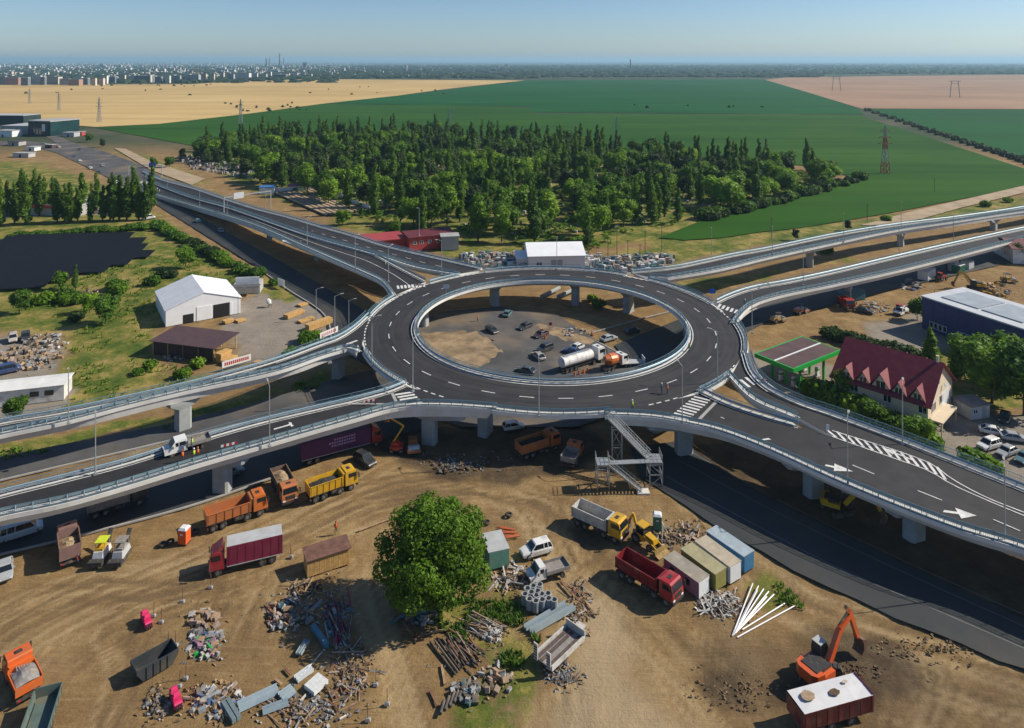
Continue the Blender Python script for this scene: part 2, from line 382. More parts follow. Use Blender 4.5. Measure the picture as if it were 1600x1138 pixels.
sheet('crop_field', [(1354,171),(1600,172),(2600,176),(2600,420),(1600,255),(1480,214)], .22, crop_b)
road_old = mat('asphalt_worn', (.075,.073,.072), .85, 0, .3, .12, obj=False, bump=.1, dirt=.75)
road_blue = mat('asphalt_grey', (.026,.031,.034), .8, 0, .2, .1, obj=False, dirt=.18)  # darker than real asphalt: the ramp's shadow is partly put into the colour
dirt_path = mat('dirt_track', (.36,.27,.17), .95, 0, .2, .15, obj=False)
island_m = mat('island_soil', (.26,.185,.105), .95, 0, .45, .25, obj=False, bump=.5)
sheet('road', [(-250,775),(0,714),(250,666),(400,630),(540,588),(620,570),(640,606),(560,622),(400,657),(200,704),(0,751),(-250,815)], .10, road_old)
sheet('road', [(-250,860),(0,790),(300,712),(600,640),(700,630),(670,668),(570,694),(450,738),(300,790),(120,838),(0,866),(-250,945)], .104, road_blue)
sheet('road', [(1000,745),(985,700),(1060,690),(1200,778),(1400,876),(1600,968),(1800,1060),(1800,1140),(1700,1093),(1600,1046),(1560,1034),(1500,1006),(1450,986),(1400,968),(1340,938),(1300,921),(1240,893),(1190,862),(1130,832),(1070,790)], .10, road_blue)
sheet('road', [(960,540),(1060,500),(1250,445),(1600,366),(1900,300),(1900,345),(1600,406),(1400,452),(1200,503),(1080,562),(1010,600)], .10, road_blue)
sheet('road', [(236,315),(262,310),(330,350),(440,410),(560,480),(660,550),(620,590),(520,545),(507,492),(450,452),(400,417),(300,355)], .108, road_blue)
sheet('road', [(620,585),(640,505),(700,487),(780,480),(870,492),(925,528),(985,560),(1030,590),(985,640),(900,668),(720,668),(640,640)], .112, road_old)
sheet('road', [(60,205),(80,206),(110,222),(160,236),(205,252),(250,275),(255,305),(232,312),(150,268),(90,240),(50,228),(-100,226),(-300,226),(-300,220),(40,221),(90,226)], .12, road_old)
def ragged(pix, n_=70, j=.9):
    p = catmull([G(u, v) for u, v in pix+pix[:1]], n_)[:-1]; return [(q.x+random.gauss(0, j)*.6, q.y+random.gauss(0, j)) for q in p]
sheet('traffic_island', ragged([(600,545),(640,530),(672,521),(700,518),(735,519),(757,525),(773,536),(779,550),(772,561),(748,570),(715,577),(660,580),(610,575)]), .125, island_m, True)
sheet('traffic_island', ragged([(838,509),(870,512),(905,522),(932,534),(915,537),(880,531),(856,521)], 40, .5), .125, island_m, True)
sheet('path', [(1345,353),(1430,330),(1500,314),(1600,291),(1700,272),(1700,282),(1600,302),(1500,326),(1440,343),(1390,354)], .28, dirt_path)
sheet('path', [(178,232),(196,233),(230,250),(320,280),(300,290),(235,266)], .26, dirt_path)
def line_px(name, pix, wid, z, m, n=20):
    p = catmull([G(u, v, 0) for u, v in pix], n); nr = normals2(p); mb = MB()
    mb.loft([[q+a*wid/2+Vector((0,0,z)), q-a*wid/2+Vector((0,0,z))] for q, a in zip(p, nr)], False, False)
    return struct(mb.build(name, m))
grey_line = mat('worn_line', (.13,.135,.135), .8, 0, .2, .6, obj=False)
line_px('road_marking', [(1040,745),(1140,800),(1300,884),(1450,949),(1640,1032)], .16, .112, grey_line)
line_px('road_marking', [(1060,696),(1200,774),(1400,872),(1640,980)], .16, .112, grey_line)
line_px('road_marking', [(1060,720),(1200,795),(1400,890),(1640,998)], .14, .112, grey_line)
kerb_m = mat('kerb_stone', (.34,.33,.31), .85, 0, .15, .8, obj=False)
def kerb_px(pix, h=.22, wid=.3, n=40):
    p = catmull([G(u, v, 0) for u, v in pix], n); nr = normals2(p); mb = MB()
    mb.loft([[q+a*wid/2, q+a*wid/2+Vector((0,0,h)), q-a*wid/2+Vector((0,0,h)), q-a*wid/2] for q, a in zip(p, nr)])
    return struct(mb.build('kerb', kerb_m))
kerb_px([(930,533),(985,563),(1030,592)]); kerb_px([(400,418),(450,453),(507,493),(520,546)])
kerb_px([(920,522),(1050,487),(1250,445)]); kerb_px([(0,752),(200,705),(400,658),(560,623)]); kerb_px([(0,868),(120,839),(300,791),(450,739)])
# ------------------------------------------------------------------ elevated roundabout and its ramps
ZD = 7.5; RC = Vector((8.9, 163.8, 0)); RI, RO = 31.3, 42.2
def pane_panel(L=2.0):
    mb = MB()
    mb.box(0, .06, -.03, .03, 0, 1.15).box(0, L, -.03, .03, 1.08, 1.15).box(0, L, -.02, .02, .12, .17).box(0, L, -.02, .02, .6, .64)
    for k in range(1, 9): mb.box(L*k/9-.012, L*k/9+.012, -.012, .012, .14, 1.1)
    return mb.mesh('railing_panel', rail_paint)
RAILM = pane_panel()
def railing(owner, p, z_off=.15):
    """single panels of the outer railing along p"""
    q = resample(p, max(2, round(plen(p)/2.0)+1))
    for a, b in zip(q, q[1:]):
        d = b-a; o = link('railing_panel', RAILM, owner, a+Vector((0,0,z_off)), math.atan2(d.y, d.x))
        o.scale[0] = d.length/2.0
def guardrail(owner, p, z_off=.0):
    q = resample(p, max(3, round(plen(p)/1.5))); nr = normals2(q); mb = MB()
    prof = [(0,.42),(.09,.47),(.09,.54),(0,.60),(.09,.66),(.09,.73),(0,.80),(-.02,.80),(-.02,.42)]
    mb.loft([[c-a*s+Vector((0,0,t+z_off)) for s, t in prof] for c, a in zip(q, nr)])
    mb.build('guardrail_beam', steel_rail, owner)
    mb = MB(); q = resample(p, max(2, round(plen(p)/2.0)+1))
    for c, a in zip(q, normals2(q)): mb.bar(c+a*.1+Vector((0,0,z_off-.05)), c+a*.1+Vector((0,0,.82+z_off)), .09, .12)
    o = mb.build('guardrail_posts', steel_rail, owner); o['kind'] = 'stuff'
def edge(owner, p, width=1.0, kerb=True):
    """p is the road edge with the road on the left: guardrail on the kerb, railing on the rim"""
    nr = normals2(p)
    guardrail(owner, [c+a*.22 for c, a in zip(p, nr)], .15)
    if width > .6: strip(owner, 'walkway', [c+a*(width*.5+.08) for c, a in zip(p, nr)], width-.42, .156, walk_m)
    railing(owner, [c+a*(width-.15) for c, a in zip(p, nr)])
def strip(owner, name, p, wid, z, m):
    nr = normals2(p); mb = MB()
    mb.loft([[c+a*wid/2+Vector((0,0,z)), c-a*wid/2+Vector((0,0,z))] for c, a in zip(p, nr)], False, False)
    return mb.build(name, m, owner)
def pieces(owner, name, p, ln, gap, wid, z, m):
    """dashes along p, each an object"""
    T = plen(p); k = int(T/(ln+gap)); q = resample(p, max(2, int(T/.25)))
    me = MB().add([(0,-wid/2,0),(ln,-wid/2,0),(ln,wid/2,0),(0,wid/2,0)], [(0,1,2,3)]).mesh(name, m)
    for i in range(k):
        a = q[min(len(q)-1, int(i*(ln+gap)/T*(len(q)-1)))]; b = q[min(len(q)-1, int((i*(ln+gap)+ln)/T*(len(q)-1)))]
        d = b-a; link(name, me, owner, a+Vector((0,0,z)), math.atan2(d.y, d.x))
def pier(owner, c, ztop, rz, w=2.2, capw=4.2):
    d1, d2 = 1.0, 1.15
    """column with a flared head"""
    mb = MB(); k = .35
    sec = lambda a, b, z: [(-a+k,-b,z),(a-k,-b,z),(a,-b+k,z),(a,b-k,z),(a-k,b,z),(-a+k,b,z),(-a,b-k,z),(-a,-b+k,z)]
    mb.loft([sec(w/2, d1, -.4), sec(w/2, d1, ztop-1.5)]).loft([sec(w/2+.02, d1+.02, ztop-1.5), sec(capw/2, d2, ztop-.6), sec(capw/2, d2, ztop)])
    M = Matrix.Translation((c.x, c.y, 0)) @ Matrix.Rotation(rz, 4, 'Z'); mb.xf(M)
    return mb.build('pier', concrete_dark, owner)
ring_asphalt = asphalt_new.copy(); ring_asphalt.name = 'asphalt_ring'; nn_ = ring_asphalt.node_tree.nodes; ll_ = ring_asphalt.node_tree.links; pb = nn_['Principled BSDF']
g_ = nn_.new('ShaderNodeNewGeometry'); sb = nn_.new('ShaderNodeVectorMath'); sb.operation = 'SUBTRACT'; sb.inputs[1].default_value = (RC.x, RC.y, ZD); ll_.new(g_.outputs['Position'], sb.inputs[0])
ln_ = nn_.new('ShaderNodeVectorMath'); ln_.operation = 'LENGTH'; ll_.new(sb.outputs[0], ln_.inputs[0])
nx_ = nn_.new('ShaderNodeTexNoise'); nx_.noise_dimensions = '4D'; nx_.inputs['Scale'].default_value = .05; nx_.inputs['Detail'].default_value = 3; ll_.new(sb.outputs[0], nx_.inputs['Vector']); mw = nn_.new('ShaderNodeMath'); mw.operation = 'MULTIPLY'; mw.inputs[1].default_value = 22; ll_.new(ln_.outputs['Value'], mw.inputs[0]); ll_.new(mw.outputs[0], nx_.inputs['W'])
rp_ = nn_.new('ShaderNodeValToRGB'); rp_.color_ramp.elements[0].position = .42; rp_.color_ramp.elements[1].position = .68; rp_.color_ramp.elements[1].color = (.75,.75,.75,1); ll_.new(nx_.outputs[0], rp_.inputs[0])
mx_ = nn_.new('ShaderNodeMix'); mx_.data_type = 'RGBA'; ll_.new(rp_.outputs[0], mx_.inputs['Factor']); ll_.new(pb.inputs['Base Color'].links[0].from_socket, mx_.inputs['A']); mx_.inputs['B'].default_value = (.045,.041,.040,1); ll_.new(mx_.outputs['Result'], pb.inputs['Base Color'])
ring = thing('elevated_roundabout', 'elevated two lane ring road on concrete piers in the middle of the interchange', 'overpass')
def circ(r, z, a0=0, a1=2*math.pi, n=160): return [RC+Vector((math.cos(a0+(a1-a0)*i/n)*r, math.sin(a0+(a1-a0)*i/n)*r, z)) for i in range(n+1)]
def revolve(name, prof, m):
    mb = MB(); N = 160; k = len(prof)
    for i in range(N):
        t = 2*math.pi*i/N
        mb.v += [(RC.x+math.cos(t)*r, RC.y+math.sin(t)*r, z) for r, z in prof]
    for i in range(N):
        for j in range(k):
            a = i*k+j; b_ = i*k+(j+1) % k; c = ((i+1) % N)*k+(j+1) % k; d = ((i+1) % N)*k+j
            mb.f.append((a, b_, c, d))
    return mb.build(name, m, ring, True)
sl_ = revolve('deck_slab', [(RI-1.0, ZD+.15),(RI, ZD+.15),(RI, ZD-.02),(RO, ZD-.02),(RO+.02, ZD-.02),(RO+.4, ZD-.03),(RO+.4, ZD-.45),(RO-.8, ZD-.6),(RO-1.6, ZD-1.75),(RI+1.6, ZD-1.75),(RI-.2, ZD-.6),(RI-1.0, ZD-.45)], concrete)
mb = MB(); A = circ(RI, ZD+.004); B = circ(RO, ZD+.004); mb.loft([[a, b_] for a, b_ in zip(A, B)], False, False); mb.build('asphalt', ring_asphalt, ring)
sl_.data.shade_flat()
edge(ring, list(reversed(circ(RI, ZD))), 1.0) if False else None
inner = circ(RI, ZD)   # road lies outside: walk clockwise so that it is on the left
edge(ring, list(reversed(inner)), 1.0)
strip(ring, 'edge_line', circ(RI+.45, ZD), .2, .010, white_line)
pieces(ring, 'lane_dash', circ((RI+RO)/2, ZD, n=400), 2.7, 4.5, .2, .011, white_line)
def ang(px):
    q = G(*px, ZD)-RC; return math.atan2(q.y, q.x)
def arc(p0, p1):
    """outer rim of the ring, counter-clockwise from pixel p0 to p1: road on the left"""
    a0, a1 = ang(p0), ang(p1)
    while a1 < a0: a1 += 2*math.pi
    n_ = max(6, int((a1-a0)*24)); p = circ(RO, ZD, a0, a1, n_)
    mb = MB(); nr = normals2(p)
    mb.loft([[c+Vector((0,0,-.05)), c+Vector((0,0,.15)), c+a*1.0+Vector((0,0,.15)), c+a*1.0+Vector((0,0,-.45)), c+a*.2+Vector((0,0,-.5))] for c, a in zip(p, nr)])
    mb.build('kerb_strip', concrete, ring); edge(ring, p, 1.0)
    strip(ring, 'edge_line', circ(RO-.4, ZD, a0, a1, n_), .18, .010, white_line)
    return p
arc((611,465),(575,495)); arc((560,552),(632,602)); arc((770,640),(950,640)); arc((1098,615),(1141,588)); arc((1161,552),(1149,505)); arc((1120,474),(1018,436)); arc((985,427),(752,422)); arc((714,429),(664,441))
for k, a_ in enumerate((R(-112), R(-62), R(-22), R(18), R(52), R(76), R(112), R(150), R(192), R(222))):
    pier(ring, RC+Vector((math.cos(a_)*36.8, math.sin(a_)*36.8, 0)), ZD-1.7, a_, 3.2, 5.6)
for p0, p1 in (((668,452),(610,480)), ((596,500),(562,545)), ((632,606),(702,626)), ((1015,634),(1078,620)), ((1142,592),(1163,565)), ((1150,505),(1118,478)), ((1012,440),(935,425)), ((735,424),(690,440))):
    a0, a1 = ang(p0), ang(p1)
    if a1-a0 > math.pi: a0 += 2*math.pi
    if a0-a1 > math.pi: a1 += 2*math.pi
    pieces(ring, 'give_way_dash', circ(RO-.25, ZD, a0, a1, 60), 1.0, .8, .26, .012, white_line)
def ramp_deck(name, label, Lp, Rp, Lz, Rz, lw=1.0, rw=1.0, n=64, Lout=False, Rout=False, Lr=(0, 1), Rr=(0, 1), joints=()):
    """Lp, Rp: road edges in pixels, both listed from the far end towards the ring, L on the left of travel; z by listed point"""
    t = thing(name, label, 'overpass ramp', group='ramps of the elevated roundabout')
    cv_ = lambda P, Z: [G(u, v, z) for (u, v), z in zip(P, Z)]
    Lw, Rw = cv_(Lp, Lz), cv_(Rp, Rz)
    Ls, Rs = catmull(Lw, n), catmull(Rw, n)
    if Lout: nr = normals2(Ls); Ls = [c+a*lw for c, a in zip(Ls, nr)]
    if Rout: nr = normals2(Rs); Rs = [c-a*rw for c, a in zip(Rs, nr)]
    rings_ = []
    zz = lambda c, d: Vector((c.x, c.y, c.z+d))
    nl, nr = normals2(Ls), normals2(Rs)
    for i in range(n):
        a, b_ = Ls[i], Rs[i]; u = (a-b_).normalized()
        f_ = i/(n-1); hl = Lr[0] <= f_ <= Lr[1]; hr = Rr[0] <= f_ <= Rr[1]
        OL, OR = a-nl[i]*(lw if hl else .03), b_+nr[i]*(rw if hr else .03); kl, kr = (.15 if hl else -.015), (.15 if hr else -.015)
        W = (a-b_).length; gi = min(.9, W*.15); g2 = gi+.8
        dep = min(1.75, max(.5, (a.z+b_.z)/2+.3))
        rings_.append([zz(OL,kl), zz(OL,-.45), zz(OL-u*gi,-.55), zz(OL-u*g2,-dep), zz(OR+u*g2,-dep), zz(OR+u*gi,-.55), zz(OR,-.45), zz(OR,kr), zz(b_,kr), zz(b_,-.02), zz(a,-.02), zz(a,kl)])
    mb = MB(); mb.loft(rings_); mb.build('deck_slab', concrete, t)
    mb = MB(); mb.loft([[a, b_] for a, b_ in zip(Ls, Rs)], False, False); mb.build('asphalt', asphalt_new, t)
    cut = lambda P, r: P[int(round(r[0]*(n-1))):int(round(r[1]*(n-1)))+1]
    edge(t, list(reversed(cut(Ls, Lr))), lw); edge(t, cut(Rs, Rr), rw)
    for q, s, r in ((Ls, 1, Lr), (Rs, -1, Rr)):
        q = cut(q, r); nn = normals2(q); strip(t, 'edge_line', [c+a*.4*s for c, a in zip(q, nn)], .16, .006, white_line)
    for f in joints:
        i = int(f*(n-1)); u = (Ls[i]-Rs[i]).normalized(); strip(t, 'expansion_joint', [Ls[i]-u*.1, Rs[i]+u*.1], .45, .013, kerb_m)
    t['_'] = 0; del t['_']
    return t, Ls, Rs
def lerp_line(L, Rr, f): return [a.lerp(b_, f) for a, b_ in zip(L, Rr)]
def zebra(owner, pa, pb, ln, k, z=ZD, wid=.5, rot=None):
    ln *= 1.22; wid *= 1.22
    """k bars between pixels pa and pb, each across the walking line"""
    A, B = G(*pa, z), G(*pb, z); d = (B-A); rz = math.atan2(d.y, d.x)+R(90) if rot is None else rot
    me = MB().add([(-ln/2,-wid/2,0),(ln/2,-wid/2,0),(ln/2,wid/2,0),(-ln/2,wid/2,0)], [(0,1,2,3)]).mesh('zebra_bar', white_line)
    for i in range(k): link('zebra_bar', me, owner, A.lerp(B, i/(k-1))+Vector((0,0,.016)), rz)
def arrow(owner, a, b, z, s=1.0, name='lane_arrow', m=None):
    A, B = G(*a, z), G(*b, z); d = B-A; L = d.length; h = min(L*.45, 2.7); s = s*1.2
    mb = MB().add([(0,-.10*s,0),(L-h,-.10*s,0),(L-h,.10*s,0),(0,.10*s,0),(L-h,-.45*s,0),(L,0,0),(L-h,.45*s,0)], [(0,1,2,3),(4,5,6)])
    o = mb.build(name, m or white_line, owner); o.location = A+Vector((0,0,.012)); o.rotation_euler[2] = math.atan2(d.y, d.x); return o
def piers_along(t, Ls, Rs, fr, w=2.2):
    for f in fr:
        i = min(len(Ls)-1, int(f*(len(Ls)-1))); a, b_ = Ls[i], Rs[i]; d = a-b_
        c = (a+b_)/2; zt = c.z-min(1.75, max(.5, c.z+.3))
        if zt > 1.2: pier(t, c, zt+.04, math.atan2(d.y, d.x), min(w*1.2, d.length*.5), min(d.length+.2, d.length*.8+.6))
# north-west: one deck that splits into an approach and an exit
NWz = lambda P, z0=1.2: None
nwz = [.25, 1.3, 3.0, 4.6, 6.3, 7.2, 7.5, 7.5, 7.5, 7.5, 7.5]
tA, LA, RA = ramp_deck('overpass_ramp', 'north-west approach ramp with lane arrows running past the timber yard',
    [(232,277),(247,290),(300,310),(350,324),(400,341),(450,359),(500,376),(550,390),(585,400),(625,421),(664,441)],
    [(205,294),(247,307),(311,326),(351,338),(400,354),(450,376),(500,398),(550,420),(575,431),(595,442),(611,463)], nwz, nwz, .3, 1.0, Rout=True)
tB, LB, RB = ramp_deck('overpass_ramp', 'north-west exit ramp leading away past the red roofed building',
    [(222,268),(250,281),(300,295),(350,312),(400,328),(450,341),(500,356),(550,370),(600,386),(650,398),(750,421)],
    [(228,276),(247,289),(300,309),(350,322.5),(400,339.5),(450,357.5),(500,374),(550,388),(600,402),(650,418),(713,429)], nwz, nwz, 1.0, .3)
pieces(tB, 'lane_dash', lerp_line(LB, RB, .5), 2.5, 4, .16, .012, white_line)
pieces(tA, 'lane_dash', lerp_line(LA, RA, .66)[:50], 2.5, 4, .16, .012, white_line); strip(tA, 'lane_line', lerp_line(LA, RA, .42)[34:], .16, .012, white_line)
for f, a, b_ in ((0, (455,381),(440,375)), (0, (526,381),(511,377)), (0,(563,399),(550,393)), (0,(592,424),(578,417)), (0,(548,402),(534,397))): arrow(tA, a, b_, 7.4, 1.3)
red_paint = mat('road_paint_red', (.6,.09,.13), .7, 0, .1, 2)
zebra(tA, (622,449), (662,446), 2.2, 8)
piers_along(tA, LA, RB, (.52,.66,.79,.91), 3.0)
hd = lambda a, b_: math.atan2((G(*b_, ZD)-G(*a, ZD)).y, (G(*b_, ZD)-G(*a, ZD)).x)
# south-west pair
tC, LC, RC_ = ramp_deck('overpass_ramp', 'narrow upper west ramp ending at the timber yard side of the ring',
    [(-260,722),(-100,687),(0,664),(100,647),(200,626),(300,603),(400,576),(450,560),(500,541),(530,530),(555,514),(577,494)],
    [(-260,745),(-100,706),(0,682),(100,661),(200,635),(300,611),(400,590),(450,577),(500,559),(530,550),(545,547),(556,552)],
    [6.4,6.8,7,7.1,7.2,7.3,7.4,7.5,7.5,7.5,7.5,7.5], [6.4,6.8,7,7.1,7.2,7.3,7.4,7.5,7.5,7.5,7.5,7.5], 1.0, 1.0, Rout=True)
tD, LD, RD = ramp_deck('overpass_ramp', 'lower west ramp in front carrying the flatbed truck and road workers',
    [(-260,851),(-100,805),(0,777),(100,752),(200,726),(300,694),(400,665),(500,641),(560,627),(607,614),(632,604)],
    [(-260,890),(-100,838),(0,810),(100,789),(200,761),(300,730),(400,701),(500,672),(560,655),(610,641),(650,636.5),(700,636.5),(740,639),(775,641.5)],
    [6.4,6.7,6.9,7,7.1,7.2,7.3,7.4,7.5,7.5,7.5], [6.4,6.7,6.9,7,7.1,7.2,7.3,7.4,7.5,7.5,7.5,7.5,7.5,7.5], 1.0, 1.0, Rout=True, joints=(.86,))
zebra(tC, (528,545), (550,535), 2.2, 4, rot=hd((526,540),(550,532)), wid=.45); zebra(tD, (631,615), (646,631), 2.6, 5, rot=hd((620,616),(645,612)))
arrow(tD, (428,671), (473,658), 7.35, 1.6); strip(tD, 'expansion_joint', [G(612,613,7.5), G(622,634,7.5)], .55, .016, kerb_m)
# north-east pair
tE, LE, RE = ramp_deck('overpass_ramp', 'far north-east ramp beside the crop field and the dirt track',
    [(1840,296),(1700,313),(1600,329),(1500,343),(1400,355),(1300,371),(1200,392),(1150,401),(1100,412),(1050,422),(990,428)][::-1][::-1],
    [(1840,296),(1700,313),(1600,329),(1500,343),(1400,355),(1300,371),(1200,392),(1150,401),(1100,412),(1050,422),(990,428)], [6]*11, [6]*11) if False else ramp_deck('overpass_ramp', 'far north-east ramp beside the crop field and the dirt track',
    [(1840,302),(1700,318),(1600,331),(1500,346),(1400,361),(1300,382),(1200,404),(1130,421),(1075,431),(1040,436),(1016,435)],
    [(1840,292),(1700,307),(1600,326),(1500,341),(1400,353.5),(1300,370),(1200,391),(1150,400),(1100,411),(1050,421),(988,427)],
    [5,5.6,6,6.4,6.8,7.1,7.4,7.5,7.5,7.5,7.5], [5,5.6,6,6.4,6.8,7.1,7.4,7.5,7.5,7.5,7.5], 1.0, 1.0, Lout=True)
tF, LF, RF = ramp_deck('overpass_ramp', 'near north-east ramp crossing above the yard with parked diggers',
    [(1840,318),(1700,350),(1600,374),(1500,400),(1400,425),(1300,447),(1230,461),(1190,472),(1170,482),(1155,498),(1150,507)],
    [(1840,312),(1700,339),(1600,359),(1500,381),(1400,404),(1300,428),(1230,443),(1180,452),(1150,461),(1133,468),(1121,474)],
    [5,5.6,6,6.4,6.8,7.1,7.4,7.5,7.5,7.5,7.5], [5,5.6,6,6.4,6.8,7.1,7.4,7.5,7.5,7.5,7.5], 1.0, 1.0, Lout=True)
zebra(tF, (1124,478), (1150,487), 2.2, 5, rot=R(62))
# south-east pair
sez = [6.2,6.4,6.6,6.8,7,7.2,7.4,7.5,7.5,7.5]
tG, LG, RG = ramp_deck('overpass_ramp', 'lower south-east ramp with large white arrows sweeping toward the frame edge',
    [(1860,968),(1700,903),(1600,862),(1500,831),(1400,793),(1300,751),(1200,705),(1125,676),(1075,664),(1030,655.5),(985,652),(945,651.5)],
    [(1860,915),(1700,847),(1600,804),(1530,775),(1440,733),(1360,703),(1296,681),(1200,654),(1140,634),(1098,615)],
    sez+[7.5,7.5], sez, 1.0, .6, Lout=True, Rr=(.735, 1))
tH, LH, RH = ramp_deck('overpass_ramp', 'upper south-east ramp curving in beside the red roofed house',
    [(1860,915.7),(1700,847.7),(1600,804.7),(1530,775.7),(1440,733.7),(1360,703.7),(1298,680),(1240,650),(1180,624),(1143,588)],
    [(1860,874),(1700,809),(1600,767),(1500,727),(1400,688),(1300,651),(1250,634),(1200,610),(1172,583),(1161,552)],
    [z-.012 for z in sez], sez, .6, 1.6, Lr=(.735, 1))
zebra(tG, (1062,653), (1097,623), 2.4, 9, rot=hd((1086,624),(1110,630)), wid=.42); zebra(tH, (1156,603), (1180,592), 2.6, 4, rot=hd((1155,592),(1172,606)))
strip(tG, 'expansion_joint', [G(1093,655,7.5), G(1121,626,7.5)], .55, .018, kerb_m)
strip(tG, 'lane_line', catmull([G(*p, z) for p, z in (((1126,652),7.5),((1160,664),7.45),((1210,680),7.4),((1270,702),7.3))], 12), .17, .012, white_line)
def zse(u): return float(np.interp(u, [1040,1125,1200,1300,1400,1500,1600,1700,1860], [7.5,7.5,7.4,7.22,7.03,6.83,6.63,6.43,6.2]))+.02
for a, b_ in (((1332,727),(1366,741)), ((1434,767),(1472,782)), ((1552,812),(1594,830)), ((1650,855),(1700,876))):
    strip(tG, 'lane_dash', [G(*a, zse(a[0])), G(*b_, zse(b_[0]))], .18, .03, white_line)
arrow(tG, (1268,722), (1333,737), zse(1300), 2.0); arrow(tG, (1462,797), (1526,806), zse(1495), 2.2); arrow(tG, (1170,680),(1205,687), zse(1190), 1.8)
arrow(tH, (1426,719), (1376,699), zse(1370), 1.3)
# hatched tongue where the two carriageways meet
def zt(u):
    return min(((abs(800+FPX*q.x/q.y-u), q.z) for q in RG))[1]+.03
E0 = [(1300,681),(1340,695),(1400,716),(1450,734),(1488,756)]; E1 = [(1300,676),(1345,690),(1405,709),(1455,728),(1488,752)]
for k in range(13):
    u = 1304+k*14.2; v0 = np.interp(u, [p[0] for p in E0], [p[1] for p in E0])+1.5; v1 = np.interp(u-13, [p[0] for p in E1], [p[1] for p in E1])-3
    strip(tG, 'hatch_bar', [G(u+3, v0, zt(u)), G(u-11, v1, zt(u))], .42, .03, white_line)
strip(tG, 'lane_line', catmull([G(u, v+1.5, zt(u)) for u, v in E0]+[G(1540,781,zt(1540)), G(1600,806,zt(1600)), G(1680,838,zt(1680))], 20), .2, .034, white_line)
strip(tG, 'lane_line', catmull([G(u, v-3, zt(u)) for u, v in E1]+[G(1540,777,zt(1540)), G(1600,801,zt(1600)), G(1680,832,zt(1680))], 20), .2, .034, white_line)
piers_along(tC, LC, RC_, (.20,.545,.92)); piers_along(tD, LD, RD, (.18,.555,.955))
piers_along(tE, RE, LE, (.3,.46,.62,.79)); piers_along(tF, RF, LF, (.28,.46,.63,.82))
piers_along(tG, RG, LG, (.2,.42,.62,.93), 2.4)
# ------------------------------------------------------------------ trees and shrubs
def leafmat(name, c_dark, c_light, hue=.0):
    m = bpy.data.materials.new(name); m.use_nodes = True; nn = m.node_tree.nodes; ll = m.node_tree.links; b = nn['Principled BSDF']
    b.inputs['Roughness'].default_value = .6; b.inputs['Specular IOR Level'].default_value = .25
    g = nn.new('ShaderNodeNewGeometry'); tx = nn.new('ShaderNodeTexNoise'); tx.inputs['Scale'].default_value = .45; tx.inputs['Detail'].default_value = 3
    ll.new(g.outputs['Position'], tx.inputs['Vector'])
    oi = nn.new('ShaderNodeObjectInfo'); ad = nn.new('ShaderNodeMath'); ad.operation = 'MULTIPLY_ADD'; ad.inputs[1].default_value = .55
    ll.new(oi.outputs['Random'], ad.inputs[0])
    sub = nn.new('ShaderNodeMath'); sub.operation = 'SUBTRACT'; ll.new(tx.outputs[0], sub.inputs[0]); sub.inputs[1].default_value = .27; pi_ = nn.new('ShaderNodeMath'); pi_.operation = 'MULTIPLY_ADD'; pi_.inputs[1].default_value = .42; ll.new(g.outputs['Random Per Island'], pi_.inputs[0]); ll.new(sub.outputs[0], pi_.inputs[2])
    sh = nn.new('ShaderNodeMath'); sh.operation = 'SUBTRACT'; sh.inputs[1].default_value = .2; ll.new(pi_.outputs[0], sh.inputs[0]); ll.new(sh.outputs[0], ad.inputs[2])
    cr = nn.new('ShaderNodeValToRGB'); e = cr.color_ramp.elements; e[0].position = .2; e[1].position = .8; e[0].color = c_dark+(1,); e[1].color = c_light+(1,)
    ll.new(ad.outputs[0], cr.inputs[0]); ll.new(cr.outputs[0], b.inputs['Base Color'])
    tr = nn.new('ShaderNodeBsdfTranslucent'); ll.new(cr.outputs[0], tr.inputs[0]); mx = nn.new('ShaderNodeMixShader'); mx.inputs[0].default_value = .4
    ll.new(b.outputs[0], mx.inputs[1]); ll.new(tr.outputs[0], mx.inputs[2]); ll.new(mx.outputs[0], nn['Material Output'].inputs[0]); return m
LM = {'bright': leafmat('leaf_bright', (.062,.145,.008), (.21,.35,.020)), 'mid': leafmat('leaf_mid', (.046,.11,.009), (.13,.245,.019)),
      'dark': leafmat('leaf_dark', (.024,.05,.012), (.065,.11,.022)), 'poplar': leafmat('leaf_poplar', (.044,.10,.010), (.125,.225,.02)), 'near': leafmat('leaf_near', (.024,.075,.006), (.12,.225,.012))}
bark = mat('bark', (.10,.075,.055), .9, 0, .3, 3, bump=.4)
